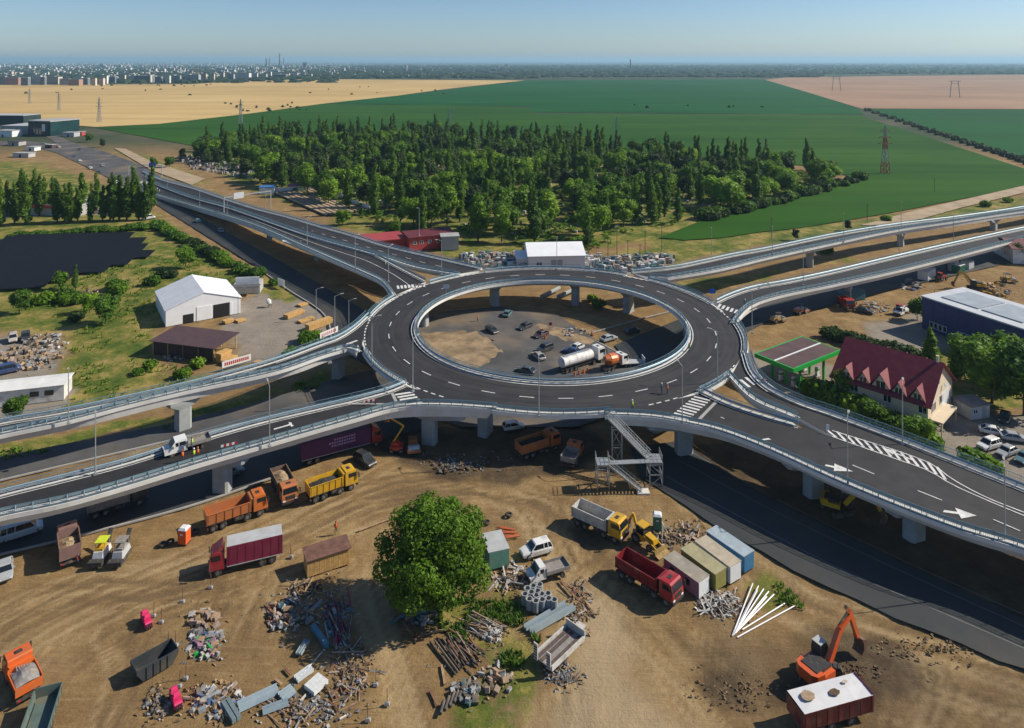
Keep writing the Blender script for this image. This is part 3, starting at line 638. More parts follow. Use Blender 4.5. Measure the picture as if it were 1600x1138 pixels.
def crown(name, lobes, nleaf, size, m, seed, core=.72):
    """lobes: (cx,cy,cz, rx,ry,rz); leaves spread over and through them, each a small face"""
    r = np.random.default_rng(seed); w_ = np.array([l_[3]*l_[5] for l_ in lobes]); w_ = w_/w_.sum()
    idx = r.choice(len(lobes), nleaf, p=w_); Lb = np.array(lobes)[idx]
    d = r.normal(size=(nleaf, 3)); d /= np.linalg.norm(d, axis=1)[:, None]
    rad = r.uniform(.62, 1.06, nleaf)**.7
    p = Lb[:, :3]+d*Lb[:, 3:]*rad[:, None]
    nrm = d+r.normal(scale=.7, size=(nleaf, 3)); nrm[:, 2] += .25; nrm /= np.linalg.norm(nrm, axis=1)[:, None]
    t = np.cross(nrm, r.normal(size=(nleaf, 3))); t /= np.linalg.norm(t, axis=1)[:, None]; b_ = np.cross(nrm, t)
    s = size*r.uniform(.55, 1.25, nleaf)[:, None]
    V = np.stack([p-t*s*.5, p-b_*s*.32+t*s*.05, p+t*s*.55, p+b_*s*.32+t*s*.05], 1).reshape(-1, 3)
    F = np.arange(nleaf*4).reshape(-1, 4).tolist(); V = V.tolist()
    for (cx_, cy_, cz_, rx, ry, rz_) in lobes:
        k = len(V); N1, N2 = 7, 5
        for a in range(N2):
            th = math.pi*(a+.5)/N2
            for c in range(N1):
                ph = 2*math.pi*(c+.5*(a % 2))/N1; q = core*r.uniform(.8, 1.1)
                V.append((cx_+rx*q*math.sin(th)*math.cos(ph), cy_+ry*q*math.sin(th)*math.sin(ph), cz_+rz_*q*math.cos(th)))
        for a in range(N2-1):
            for c in range(N1): F.append((k+a*N1+c, k+a*N1+(c+1) % N1, k+(a+1)*N1+(c+1) % N1, k+(a+1)*N1+c))
        F.append(tuple(k+c for c in range(N1))); F.append(tuple(k+(N2-1)*N1+c for c in reversed(range(N1))))
    me = bpy.data.meshes.new(name); me.from_pydata(V, [], F); me.materials.append(m); return me
def trunk(h, r, seed, limbs=5, spread=.4):
    rr = random.Random(seed); mb = MB(); b_ = [(0,0,-.3,r*1.35), (0,0,.4,r), (rr.uniform(-.1,.1)*r*4, rr.uniform(-.1,.1)*r*4, h*.5, r*.75), (0, 0, h, r*.25)]
    for (x0,y0,z0,r0), (x1,y1,z1,r1) in zip(b_, b_[1:]): mb.cyl((x0,y0,z0), (x1,y1,z1), r0, 7, r1)
    for k in range(limbs):
        a = k*2.4+rr.random(); z0 = h*rr.uniform(.3, .7); L = h*spread*rr.uniform(.7, 1.2)
        mb.cyl((b_[2][0]*.6, b_[2][1]*.6, z0), (math.cos(a)*L, math.sin(a)*L, z0+L*.8), r*.4, 5, r*.1)
    return mb.mesh('trunk', bark, True)
def round_lobes(h, rad, seed, k=11, zlo=.16):
    r = random.Random(seed); L = [(0, 0, h*.56, rad*.74, rad*.74, h*.36)]
    for i in range(k):
        a = i*2.399+r.random()*.6; q = rad*r.uniform(.38, .66); z = h*r.uniform(zlo+.1, .84)
        s = rad*r.uniform(.36, .56); L.append((math.cos(a)*q, math.sin(a)*q, z, s, s, s*r.uniform(.8, 1.15)))
    return L
def poplar_lobes(h, rad, seed):
    r = random.Random(seed); L = []
    for i in range(10):
        f = i/9; z = h*(.14+.80*f); s = rad*(.62+.42*math.sin(math.pi*min(1, f*1.05+.12)))*(1-.45*f**3)*r.uniform(.85, 1.12)
        L.append((r.uniform(-.22, .22)*rad, r.uniform(-.22, .22)*rad, z, s*.82, s*.82, h*.085))
    return L
def cone_lobes(h, rad, seed):
    r = random.Random(seed); return [(r.uniform(-.1,.1)*rad, r.uniform(-.1,.1)*rad, h*(.1+.82*i/8), rad*(1-.86*i/8), rad*(1-.86*i/8), h*.085) for i in range(9)]
def tree_proto(kind, h, rad, m, seed, nleaf, size):
    lb = {'round': round_lobes, 'poplar': poplar_lobes, 'cone': cone_lobes}[kind](h, rad, seed)
    return (crown('crown', lb, nleaf, size, LM[m], seed), trunk(h*.8, max(.12, h*.017), seed, 5 if kind == 'round' else 0))
PR = {'round_bright': [tree_proto('round', 12, 4.6, 'bright', s, 1500, .9) for s in (1, 2, 3)], 'round_mid': [tree_proto('round', 12, 4.4, 'mid', s, 1500, .9) for s in (4, 5, 6)],
      'tall_bright': [tree_proto('round', 16, 3.8, 'bright', s, 1500, .9) for s in (31, 32)],
      'poplar': [tree_proto('poplar', 17, 2.1, 'poplar', s, 1300, .8) for s in (7, 8, 9)], 'dark': [tree_proto('round', 12, 3.6, 'dark', s, 1300, .9) for s in (10, 11, 12)],
      'cone': [tree_proto('cone', 10, 2.4, 'mid', s, 1300, .7) for s in (13, 14)]}
def tree(kind, loc, s, label, group=None, name='tree', seed=None, sz=None):
    cr_, tk = PR[kind][random.randrange(len(PR[kind]))]
    t = thing(name, label, 'tree', loc, random.uniform(0, 6.28), group)
    t.scale = (1.22*s*random.uniform(.88, 1.12), 1.22*s*random.uniform(.88, 1.12), 1.08*s*(sz or random.uniform(.88, 1.12)))
    link('crown', cr_, t); link('trunk', tk, t); return t
BUSH = [crown('foliage', [(0,0,.55,.8,.8,.6),(.5,.3,.5,.5,.5,.5),(-.5,.2,.45,.5,.5,.45),(.1,-.5,.5,.5,.5,.5)], 420, .38, LM[m], s) for m, s in (('mid', 41), ('bright', 42), ('dark', 43))]
STEM = MB().cyl((0,0,-.1), (0,0,.6), .05, 5).mesh('stem', bark)
def bush(loc, s, label, k=None, group=None, sz=1):
    t = thing('shrub', label, 'shrub', loc, random.uniform(0, 6.28), group); t.scale = (1.22*s, 1.22*s, 1.08*s*sz)
    link('foliage', BUSH[random.randrange(3) if k is None else k], t); link('stem', STEM, t); return t
# the wood and cemetery behind the roundabout
def scatter(poly, n, dmin, seed):
    r = random.Random(seed); xs = [p[0] for p in poly]; ys = [p[1] for p in poly]; out = []
    for _ in range(n*60):
        x, y = r.uniform(min(xs), max(xs)), r.uniform(min(ys), max(ys))
        if inpoly(poly, np.array([x]), np.array([y]))[0] and all((x-a)**2+(y-b_)**2 > dmin*dmin for a, b_ in out): out.append((x, y))
        if len(out) >= n: break
    return out
wood = pixpoly([(398,287),(470,306),(560,338),(640,362),(720,374),(800,384),(900,398),(985,368),(1090,345),(1140,332),(1320,283),(1290,268),(1150,258),(1000,245),(880,226),(700,214),(560,214),(430,216),(330,226),(300,250),(360,272)])
rr = random.Random(5)
for x, y in scatter(wood, 520, 6.9, 21):
    u = 800+FPX*x/y; q = rr.random()
    edge_d = min(math.dist((x, y), p) for p in wood)
    vv = VH+FPX*CAMZ/y
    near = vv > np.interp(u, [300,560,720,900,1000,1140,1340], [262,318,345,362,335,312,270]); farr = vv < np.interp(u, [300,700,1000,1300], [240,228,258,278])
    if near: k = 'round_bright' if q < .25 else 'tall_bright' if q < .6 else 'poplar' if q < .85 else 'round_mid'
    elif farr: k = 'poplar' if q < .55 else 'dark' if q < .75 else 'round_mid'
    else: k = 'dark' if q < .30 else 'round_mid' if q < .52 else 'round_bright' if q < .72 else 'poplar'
    lab = {'round_bright': 'bright green broad leafy tree in the wood behind the roundabout', 'tall_bright': 'tall fresh green tree at the sunny edge of the wood', 'poplar': 'slim columnar poplar in the wood behind the roundabout',
           'round_mid': 'mid green rounded tree in the wood behind the roundabout', 'dark': 'dark conifer in the shaded middle of the wood'}[k]
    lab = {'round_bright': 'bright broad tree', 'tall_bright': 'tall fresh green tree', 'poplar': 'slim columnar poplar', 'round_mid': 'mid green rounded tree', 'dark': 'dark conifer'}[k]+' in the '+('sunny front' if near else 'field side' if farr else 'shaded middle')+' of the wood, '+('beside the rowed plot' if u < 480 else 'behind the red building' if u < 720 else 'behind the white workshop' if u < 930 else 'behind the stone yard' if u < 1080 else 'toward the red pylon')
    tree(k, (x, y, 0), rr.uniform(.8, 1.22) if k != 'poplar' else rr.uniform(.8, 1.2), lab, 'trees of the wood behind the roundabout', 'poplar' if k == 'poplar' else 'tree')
def undergrowth():
    r = np.random.default_rng(12); V = []; F = []
    for x, y in scatter(wood, 1500, 2.6, 33):
        h = r.uniform(.8, 3.0); s = r.uniform(1.2, 2.6)
        for j in range(16):
            d = r.normal(size=3); d /= np.linalg.norm(d); p = (x+d[0]*s, y+d[1]*s, abs(d[2])*h); t = r.normal(size=3)*.6; q = r.normal(size=3)*.6; k = len(V)
            V += [(p[0]-t[0], p[1]-t[1], p[2]-t[2]*.5), (p[0]+q[0], p[1]+q[1], p[2]+q[2]*.5), (p[0]+t[0], p[1]+t[1], p[2]+t[2]*.5), (p[0]-q[0], p[1]-q[1], p[2]-q[2]*.5)]; F.append((k, k+1, k+2, k+3))
    me = bpy.data.meshes.new('undergrowth'); me.from_pydata(V, [], F); me.materials.append(LM['mid']); o = link('undergrowth', me); o['kind'] = 'stuff'; o['label'] = 'leafy undergrowth filling the ground between the trees of the wood'; o['category'] = 'undergrowth'
undergrowth()
# hedge of low shrubs along the field side of the wood
for k in range(34):
    f = k/33; a = G(1340-f*240+random.uniform(-4, 4), 283+f*62+random.uniform(-3, 3)); bush(a, random.uniform(2.2, 4.2), 'low dark shrub in the hedge between the wood and the crop field', 2 if k % 3 else 0, 'hedge along the wood')
# poplar row by the left edge
for k in range(25):
    f = k/24; u = 2+f*236; q = G(u+random.uniform(-3, 3), 352-f*10+random.choice((0, 0, -14))+random.uniform(-2, 2))
    tree('poplar', q, random.uniform(.8, 1.12), 'columnar poplar, %s from the frame edge in the row behind the solar panels' % ('first second third fourth fifth sixth seventh eighth ninth tenth eleventh twelfth thirteenth fourteenth fifteenth sixteenth seventeenth eighteenth nineteenth twentieth twenty-first twenty-second twenty-third twenty-fourth last'.split()[k]), 'poplar row behind the solar panels', 'poplar')
for k in range(26):
    f = k/25; q = G(20+f*235, 372-f*17+random.uniform(-1.5, 1.5)); bush(q, random.uniform(1.8, 2.6), 'clipped shrub in the hedge below the poplar row', 0, 'hedge below the poplar row', .8)
for k in range(30):
    f = k/29; q = G(248+f*150+random.uniform(-3, 3), 357+f*78+random.uniform(-2, 2)); bush(q, random.uniform(1.6, 2.9), 'wild shrub in the hedge beside the lower road', None, 'hedge beside the lower road', .9)
for (u, v, s, k, lab) in ((290,418,.62,'round_mid','small leafy tree beside the hedge behind the white tent'), (165,505,.62,'round_mid','lone young tree on the grass in front of the white tent'), (140,488,.45,'round_bright','low bushy tree on the grass below the solar panels'),
        (95,452,.42,'round_bright','small bushy tree touching the solar panels'), (535,352,.55,'round_bright','round bright tree beside the north-west exit ramp'), (617,368,.45,'round_bright','small round tree behind the red building'),
        (30,490,.5,'round_mid','dense bushy tree at the frame edge below the solar panels'), (118,452,.4,'poplar','thin young poplar at the solar panel corner'), (22,660,.42,'round_mid','leafy tree beside the white long cabin'),
        (1432,706,.52,'round_bright','broad bright tree beside the red roofed house'), (1360,668,.42,'round_mid','leafy tree in front of the red roofed house gable'), (1322,632,.48,'round_mid','dark leafy tree at the petrol station side of the house'),
        (1454,575,.95,'cone','tall dark spruce between the house and the blue warehouse'), (1496,585,.85,'cone','shorter spruce beside the blue warehouse windows'),
        (1550,628,.95,'round_bright','large leafy tree behind the small shed'), (1600,648,1.05,'round_mid','large leafy tree at the frame edge above the parked cars'), (1520,600,.8,'round_mid','leafy tree behind the red roofed house'), (1585,600,.9,'round_bright','light green tree in front of the blue warehouse'),
        (1433,500,.45,'round_mid','small tree at the corner of the blue warehouse'), (1595,410,.5,'round_mid','dark tree beside the brick roofed store'), (1325,360,.35,'dark','dark shrub like tree beside the far ramp'), (1243,375,.35,'dark','low dark tree between ramp and crop field'),
        (265,262,.6,'round_mid','leafy tree near the gantry sign'), (240,262,.5,'round_mid','small leafy tree at the field corner'), (140,222,.6,'round_mid','leafy tree beside the glass showroom'), (160,230,.5,'dark','dark tree beside the glass showroom'), (285,248,.55,'dark','dark tree at the wood corner')):
    tree(k, G(u, v), s, lab)
for (u, v, s, n_, lab, k) in ((1300,545,2.4,14,'clipped dark hedge shrub between petrol station and warehouse yard',2), (1265,610,2.2,3,'shrub beside the petrol station exit',0)):
    for j in range(n_): bush(G(u+j*9.3 if n_ > 5 else u+j*14, v-16+j*2.6 if n_ > 5 else v+j*6), s*random.uniform(.8, 1.1), lab, k, lab)
for j in range(16): bush(G(1275+j*11.5, 622+j*5.4+random.uniform(-3, 3)), random.uniform(2.1, 2.9), 'dense shrub in the bank between the ramp and the red roofed house', j % 2, 'shrubs below the red roofed house', 1.25)
for (u, v, s, lab) in ((1520,728,2.2,'pale shrub at the edge of the car park'), (1545,735,1.8,'small pale shrub beside the car park railing'), (480,535,2.2,'bright shrub at the end of the timber yard'), (495,530,1.6,'small shrub beside the timber yard fence'), (428,445,1.6,'shrub at the yard corner by the white kiosk'), (690,372,2.6,'round shrub beside the red building'), (830,398,2.8,'shrub behind the white workshop'), (905,385,3.0,'dark shrub in front of the wood by the stone yard'),
        (455,558,1.8,'shrub below the timber yard rail'), (310,572,1.5,'shrub beside the brown roofed shed'), (235,575,1.4,'low shrub on the dry grass'), (285,590,1.6,'green shrub beside the rubble heap'), (215,585,1.1,'small weed clump on the dry grass'), (1290,395,2.2,'shrub on the verge between the ramps'), (1385,345,2,'shrub on the verge by the dirt track'), (1540,322,2.2,'dark shrub at the dirt track'), (1575,316,2,'small dark shrub at the dirt track'), (935,480,1.8,'shrub under the far side of the ring'), (925,470,1.4,'low shrub beside the pipes under the ring')):
    bush(G(u, v), s, lab, 1)
for k in range(11):
    u, v = random.choice(((60,478),(110,470),(150,478),(185,455),(205,470),(75,495),(125,500),(190,490),(230,448),(260,432)))
    bush(G(u+random.uniform(-14, 14), v+random.uniform(-6, 6)), random.uniform(1.2, 2.6), 'wild shrub in the scrub between the solar panels and the white tent', k % 3, 'scrub below the solar panels')
# the big tree in the middle of the building site
TZ = 6.2; c0 = G(678, 858, TZ*1.1)
big = thing('tree', 'large dense round leafy tree standing alone in the building site', 'tree', (c0.x, c0.y, 0)); big.scale = (1.2, 1.2, 1.1)
r_ = random.Random(3); lb = [(0,0,TZ,3.5,3.5,3.9)]
for k in range(40):
    zf = 1-2*(k+.5)/40; a = k*2.399; q = math.sqrt(1-zf*zf); s = r_.uniform(.8, 1.9); q *= r_.uniform(.72, 1.2)
    lb.append((math.cos(a)*q*4.3, math.sin(a)*q*4.3, TZ+zf*4.2, s, s, s*.9))
link('crown', crown('crown', lb, 26000, .36, LM['near'], 77, .5), big); link('trunk', trunk(8.5, .32, 5, 7, .32), big)
# weeds on the grass of the building site and the left meadow
def tufts(name, label, polys, n, size, m, seed):
    r = np.random.default_rng(seed); V = []; F = []
    for poly in polys:
        pw = pixpoly(poly); xs = [p[0] for p in pw]; ys = [p[1] for p in pw]
        x = r.uniform(min(xs), max(xs), n*4); y = r.uniform(min(ys), max(ys), n*4); ok = inpoly(pw, x, y) & (vnoise(x, y, 3.5, 9) > .5); x, y = x[ok][:n], y[ok][:n]
        for a, c in zip(x, y):
            s = 1.2*size*r.uniform(.5, 1.5)
            for j in range(4):
                t = r.uniform(0, 6.28); dx, dy = math.cos(t)*s, math.sin(t)*s; k = len(V)
                V += [(a-dy*.25, c+dx*.25, -.1), (a+dy*.25, c-dx*.25, -.1), (a+dx*.7, c+dy*.7, s*r.uniform(.5, 1.0))]; F.append((k, k+1, k+2))
    me = bpy.data.meshes.new(name); me.from_pydata(V, [], F); me.materials.append(m); o = link(name, me); o['kind'] = 'stuff'; o['label'] = label; o['category'] = 'grass'
tufts('weeds', 'patchy green weeds among the scrap in the building site', [[(660,950),(790,915),(845,1000),(825,1080),(790,1138),(720,1138),(705,1080),(740,1020),(690,985)]], 900, .36, LM['mid'], 1)
tufts('weeds', 'green weeds beside the fan of white pipes', [[(1150,890),(1215,905),(1265,955),(1180,935)]], 110, .34, LM['mid'], 7)
tufts('meadow_grass', 'rough green and dry grass of the meadow around the white tent', [[(0,470),(150,400),(330,400),(400,435),(230,520),(255,560),(330,600),(120,650),(110,560),(95,520)], [(0,705),(300,642),(520,585),(520,600),(250,672),(0,722)]], 1700, .5, LM['bright'], 2)
if False: tufts('crop_rows', 'clumpy crop leaves at the near end of the green field', [[(1090,375),(1140,340),(1330,292),(1500,300),(1590,290),(1500,312),(1330,345)]], 2600, .8, LM['bright'], 3)
# ------------------------------------------------------------------ buildings
def frame_of(o, w_, d_):
    """local XY frame: o is the near-left ground corner, w_ the pixel of the near-right corner, d_ the far-left one"""
    A, B, D = G(*o), G(*w_), G(*d_); x = (B-A); L = x.length; rz = math.atan2(x.y, x.x)
    y = Vector((-x.y, x.x, 0)).normalized(); W = (D-A).dot(y)
    return A, rz, L, W
brown_roof = mat('brown_sheet_roof', (.085,.048,.045), .55, 0, .2, .6); tent_white = mat('tent_fabric', (.78,.79,.80), .6, 0, .05, .4)
tile_red = mat('red_metal_tiles', (.17,.016,.028), .5, 0, .15, 1.2, dirt=.12); plaster = mat('cream_plaster', (.62,.52,.38), .85, 0, .06, 1); wood_m = mat('sawn_timber', (.52,.31,.11), .8, 0, .2, 1.5)
navy = mat('navy_cladding', (.012,.030,.13), .45, 0, .12, .4); grey_sheet = mat('grey_sheet', (.42,.43,.43), .6, 0, .12, .6, dirt=.2); wall_grey = mat('grey_render', (.35,.35,.34), .8, 0, .1, .5)
dark_opening = mat('painted_dark_interior', (.012,.011,.010), .9, 0, 0); frame_white = mat('white_frame', (.7,.71,.72), .5, 0, .05, 2); solar_m = mat('solar_cells', (.011,.012,.014), .5, 0, .2, .5, spec=.15)
def gable(t, L, W, h, rise, wm, rm, over=.4, name='roof'):
    """walls L by W with the ridge along X; returns nothing"""
    mb = MB(); mb.loft([[(x, 0, 0), (x, W, 0), (x, W, h), (x, W/2, h+rise), (x, 0, h)] for x in (0, L)]); mb.build('wall', wm, t)
    s = rise/(W/2)
    for sd in (0, 1):
        y0, y1 = (-over, W/2) if sd == 0 else (W+over, W/2); z0 = h-s*over
        mb = MB(); mb.loft([[(x, y0, z0+.03), (x, y1, h+rise+.03), (x, y1, h+rise+.16), (x, y0, z0+.16)] for x in (-over, L+over)]); mb.build(name, rm, t)
def win(t, x0, x1, z0, z1, y=0, axis='x', name='window', fm=None, mull=1, sill=True):
    """a framed window standing 4 cm proud of a wall; axis x: wall y = const seen from -y, axis y: wall x = const seen from +x"""
    T = (lambda a, o, z: (a, y-o, z)) if axis == 'x' else (lambda a, o, z: (y+o, a, z))
    def bx(a0, a1, o0, o1, c0, c1):
        p, q = T(a0, o0, c0), T(a1, o1, c1); return MB().box(min(p[0],q[0]), max(p[0],q[0]), min(p[1],q[1]), max(p[1],q[1]), c0, c1)
    g = bx(x0, x1, .0, .03, z0, z1).build(name, glass_m, t)
    f = MB()
    for a0, a1, c0, c1 in [(x0,x1,z0,z0+.09),(x0,x1,z1-.09,z1),(x0,x0+.09,z0+.09,z1-.09),(x1-.09,x1,z0+.09,z1-.09)]+[(x0+(x1-x0)*k/(mull+1)-.04, x0+(x1-x0)*k/(mull+1)+.04, z0+.09, z1-.09) for k in range(1, mull+1)]:
        b_ = bx(a0, a1, .02, .07, c0, c1); f.add(b_.v, b_.f)
    f.build('frame', fm or frame_white, g); return g
def slab_(t, name, m, *a): return MB().box(*a).build(name, m, t)
# white storage tent: frame from near gable corners
A = G(259,511); B = G(376,489); D_ = G(216,487)
x = (B-A); L = x.length; rz = math.atan2(x.y, x.x); W = 18.3
tent = thing('storage_tent', 'large white storage tent with open doorways in the timber yard', 'tent', A, rz)
mb = MB(); Hh, Rs_ = 4.2, 2.9
mb.loft([[(0,y_,0),(L,y_,0),(L,y_,Hh),(L/2,y_,Hh+Rs_),(0,y_,Hh)] for y_ in (0, W)]); mb.build('wall', tent_white, tent)
roof_shade = mat('tent_roof_shade', (.66,.68,.70), .5, 0, .07, .5)  # left slope only: darker copy of the fabric, its shade put into the colour
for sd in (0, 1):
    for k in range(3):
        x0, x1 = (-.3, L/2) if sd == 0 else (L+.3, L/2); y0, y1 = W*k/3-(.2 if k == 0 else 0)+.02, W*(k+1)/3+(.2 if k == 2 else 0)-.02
        MB().loft([[(x0,y_,Hh-.15),(x1,y_,Hh+Rs_+.02),(x1,y_,Hh+Rs_+.12),(x0,y_,Hh-.05)] for y_ in (y0, y1)]).build('roof_panel', roof_shade if sd == 0 else tent_white, tent)
for x0, x1, z1 in ((L*.62,L*.84,3.4),(L*.22,L*.36,2.2)): slab_(tent, 'doorway', dark_opening, x0, x1, -.04, .02, 0, z1)  # flat near-black panels on the wall, the shade inside put into the colour
slab_(tent, 'door_panel', tent_white, L*.40, L*.60, -.1, .0, 0, 3.6); slab_(tent, 'door_panel', tent_white, L*.85, L*.88, -.1, 0, 0, 3.5)
# brown roofed lean-to beside it
A, rz, L, W = frame_of((335,570), (366,548), (268,517)); L = 8.0; W = 16.5
rz = math.atan2((G(366,540)-G(333,560)).y, (G(366,540)-G(333,560)).x)
shed = thing('open_shed', 'open sided timber shed with brown sheet roof beside the white tent', 'shed', G(334,566), rz)
for i in range(2):
    for j in range(5): slab_(shed, 'post', wood_m, i*(L-.2), i*(L-.2)+.2, j*(W-.2)/4, j*(W-.2)/4+.2, 0, 3.2-.1)
MB().loft([[(-.5,-.6,3.1),(L+.5,-.6,3.5),(L+.5,-.6,3.62),(-.5,-.6,3.22)],[(-.5,W+.6,3.1),(L+.5,W+.6,3.5),(L+.5,W+.6,3.62),(-.5,W+.6,3.22)]]).build('roof', brown_roof, shed)
slab_(shed, 'wall', mat('shed_boards', (.05,.03,.025), .8, 0, .2, 2), 0, .08, .2, W-.3, 0, 3.0)
# kiosk with a white sign
k_ = thing('kiosk', 'small kiosk with grey awning and white roof board beside the tent', 'kiosk', G(365,460), R(8))
slab_(k_, 'wall', grey_sheet, 0, 6, 0, 4, 0, 2.6); slab_(k_, 'sign_board', frame_white, .4, 5.8, .2, .4, 2.66, 4.4); slab_(k_, 'awning', mat('awning', (.10,.10,.11), .7), -.4, 6.2, -2.2, -.02, 2.4, 2.55)
for x_ in (-.2, 6): slab_(k_, 'post', steel, x_-.06, x_+.06, -2.1, -1.98, 0, 2.38)
# long white cabin at the left edge
q = G(100,625); lc = thing('long_cabin', 'long white site cabin with small dark windows by the west ramp', 'cabin', q, R(16)+math.pi)
slab_(lc, 'wall', white_m, 0, 20, -4.2, 0, 0, 2.9); MB().loft([[(-.3,-4.5,2.92),(-.3,-2,3.5),(-.3,.3,2.92)],[(20.3,-4.5,2.92),(20.3,-2,3.5),(20.3,.3,2.92)]]).build('roof', mat('cabin_roof', (.68,.68,.66), .6, 0, .1, .5), lc)
for x0 in (1.5, 3.6, 12):
    MB().box(x0, x0+1.3, .0, .05, 1.2, 2.1).build('window', glass_m, lc)
# petrol station canopy
cn = [G(1183,552,5.6), G(1240,578,5.6), G(1314,548,5.6), G(1240,520,5.6)]
A = cn[1]; ux = cn[2]-cn[1]; uy = cn[0]-cn[1]; gs = thing('petrol_station_canopy', 'petrol station canopy with brown roof and bright green edge', 'canopy', (A.x, A.y, 0), math.atan2(ux.y, ux.x)); L = ux.length; W = uy.length
green_m = mat('green_fascia', (.02,.36,.05), .4); brown2 = mat('canopy_roof', (.10,.055,.045), .6, 0, .25, .3)
slab_(gs, 'roof', brown2, .3, L-.3, .3, W*.48, 5.5, 5.72); slab_(gs, 'roof', brown2, .3, L-.3, W*.52, W-.3, 5.5, 5.72); slab_(gs, 'roof_ridge', frame_white, .3, L-.3, W*.48+.003, W*.52-.003, 5.5, 5.8)
for a in ((0,L,0,.3),(0,L,W-.3,W),(0,.3,.303,W-.303),(L-.3,L,.303,W-.303)): slab_(gs, 'fascia', green_m, *a, 4.9, 5.75)
slab_(gs, 'ceiling', frame_white, .31, L-.31, .31, W-.31, 5.0, 5.1)
for i in range(2):
    for j in range(3): slab_(gs, 'column', green_m, L*(.25+.5*i)-.2, L*(.25+.5*i)+.2, W*(.15+.35*j)-.2, W*(.15+.35*j)+.2, 0, 4.98)
for i in range(2):
    for j in range(2):
        p = Vector((A.x, A.y, 0))+ux.normalized()*L*(.25+.5*i)+uy.normalized()*W*(.33+.35*j)
        pu = thing('fuel_pump', 'green and white fuel pump under the petrol station canopy', 'fuel pump', p, gs.rotation_euler[2], 'fuel pumps under the canopy')
        slab_(pu, 'body', frame_white, -.4, .4, -.3, .3, .15, 1.9); slab_(pu, 'panel', green_m, -.41, .41, -.31, .31, 1.2, 1.6); slab_(pu, 'base', kerb_m, -.8, .8, -.5, .5, 0, .15)
# red roofed house; front eaves line from (1300,590) to (1448,628) at 6 m, gable end on the right
Hh = 5.6; A = G(1304,586,Hh); B = G(1450,632,Hh); x = B-A; L = x.length; rz = math.atan2(x.y, x.x); W = 14.6; rise = 5.4
hs = thing('house', 'cream house with steep red roof and a row of dormer windows', 'house', (A.x, A.y, 0), rz)
gable(hs, L, W, Hh, rise, plaster, tile_red, .7)
rz_ = rise/(W/2)
for k in range(5):
    xc = L*(.13+.19*k); s = 1.25 if k != 2 else 1.7; zb = Hh+.5; yb = .45
    d = hs; zr = zb+1.35*s; yr = (zr-Hh)/rz_
    f = MB().add([(xc-s,yb-.25,zb-.35),(xc+s,yb-.25,zb-.35),(xc,yb-.25,zr)], [(0,1,2)]).add([(xc-s,yb+.1,zb-.2),(xc+s,yb+.1,zb-.2),(xc,yb+.1,zr)], [(0,2,1)]); f.build('dormer_front', plaster, hs)
    for sg in (-1, 1):
        o_ = MB(); o_.loft([[(xc, yb-.6, zr+.1), (xc+sg*(s+.3), yb-.6, zb-.55)], [(xc, yr+.3, zr+.1), (xc+sg*(s+.3), .3, zb-.55)]], False, False)
        o_.loft([[(xc, yb-.6, zr+.22), (xc+sg*(s+.3), yb-.6, zb-.43)], [(xc, yr+.4, zr+.22), (xc+sg*(s+.3), .4, zb-.43)]], False, False); o_.build('dormer_roof', tile_red, hs)
    w_ = MB().box(xc-.45*s, xc+.45*s, yb-.30, yb-.24, zb-.2, zb+.55*s).build('window', glass_m, hs); MB().box(xc-.05, xc+.05, yb-.34, yb-.28, zb-.18, zb+.53*s).build('frame', frame_white, w_)
for k in range(3): # dormers of the rear slope
    xc = L*(.3+.22*k); MB().loft([[(xc-1.2, W-.2, Hh+1.2),(xc, W-.2, Hh+3.1),(xc+1.2, W-.2, Hh+1.2)],[(xc-1.2, W-3, Hh+1.2),(xc, W-4, Hh+3.1),(xc+1.2, W-3, Hh+1.2)]]).build('dormer_roof', tile_red, hs)
for x0, x1, z0, z1 in ((2,4,1,2.4),(6,8,1,2.4),(10,12,1,2.4),(14,16,1,2.4),(3,4.5,3.6,5),(9,10.5,3.6,5),(15,16.5,3.6,5)): win(hs, x0, x1, z0, z1)
win(hs, 2.0, 4.4, 3.2, 4.9, L, 'y', mull=2); win(hs, 6.6, 8.8, 3.2, 4.9, L, 'y', mull=1); win(hs, 5.3, 6.6, 7.2, 8.6, L, 'y', mull=1)
slab_(hs, 'garage_door', mat('dark_door', (.02,.03,.035), .5), L, L+.06, 2.0, 7.5, 0, 2.3); slab_(hs, 'balcony', plaster, L+.02, L+2.2, .6, 9.5, 2.5, 2.75)
slab_(hs, 'lower_wall', frame_white, L+.005, L+.04, 8.2, 12.3, 0, 5.0)
for y_ in (.8, 9.2): slab_(hs, 'post', plaster, L+1.9, L+2.1, y_, y_+.2, 0, 2.48)
MB().cyl((L*.97, W/2, Hh+rise-.5), (L*.97, W/2, Hh+rise+1.2), .3, 8).build('chimney', plaster, hs); MB().cyl((L+.5, 8.6, 6.6),(L+.65, 8.5, 6.7), .4, 12).build('satellite_dish', frame_white, hs)
# navy warehouse
Hw = 8.2; A = G(1441,462,Hw); B = G(1620,520,Hw); x = B-A; L = x.length*1.35; rz = math.atan2(x.y, x.x); W = 16
wh = thing('warehouse', 'dark blue warehouse with white roof edge and rooftop panels', 'warehouse', (A.x, A.y, 0), rz)
slab_(wh, 'wall', navy, 0, L, 0, W, 0, Hw-.3); slab_(wh, 'roof', mat('pale_roof', (.50,.52,.54), .6, 0, .08, .4), -.25, L+.2, -.25, W+.2, Hw-.3, Hw); 
for k in range(4): slab_(wh, 'roof_panel', mat('roof_membrane', (.33,.37,.40), .5, 0, .12, .4), 3+k*10, 12.2+k*10, 3, W-3, Hw+.02, Hw+.25)
for k in range(4):
    for j in range(4): win(wh, 2+k*7.2+j*1.15, 3.0+k*7.2+j*1.15, .9, 2.4, 0, 'x', mull=0)
slab_(wh, 'annex', mat('light_blue_cladding', (.10,.20,.26), .5), L*.62, L*.62+8, -4, -.02, 0, 4.6)
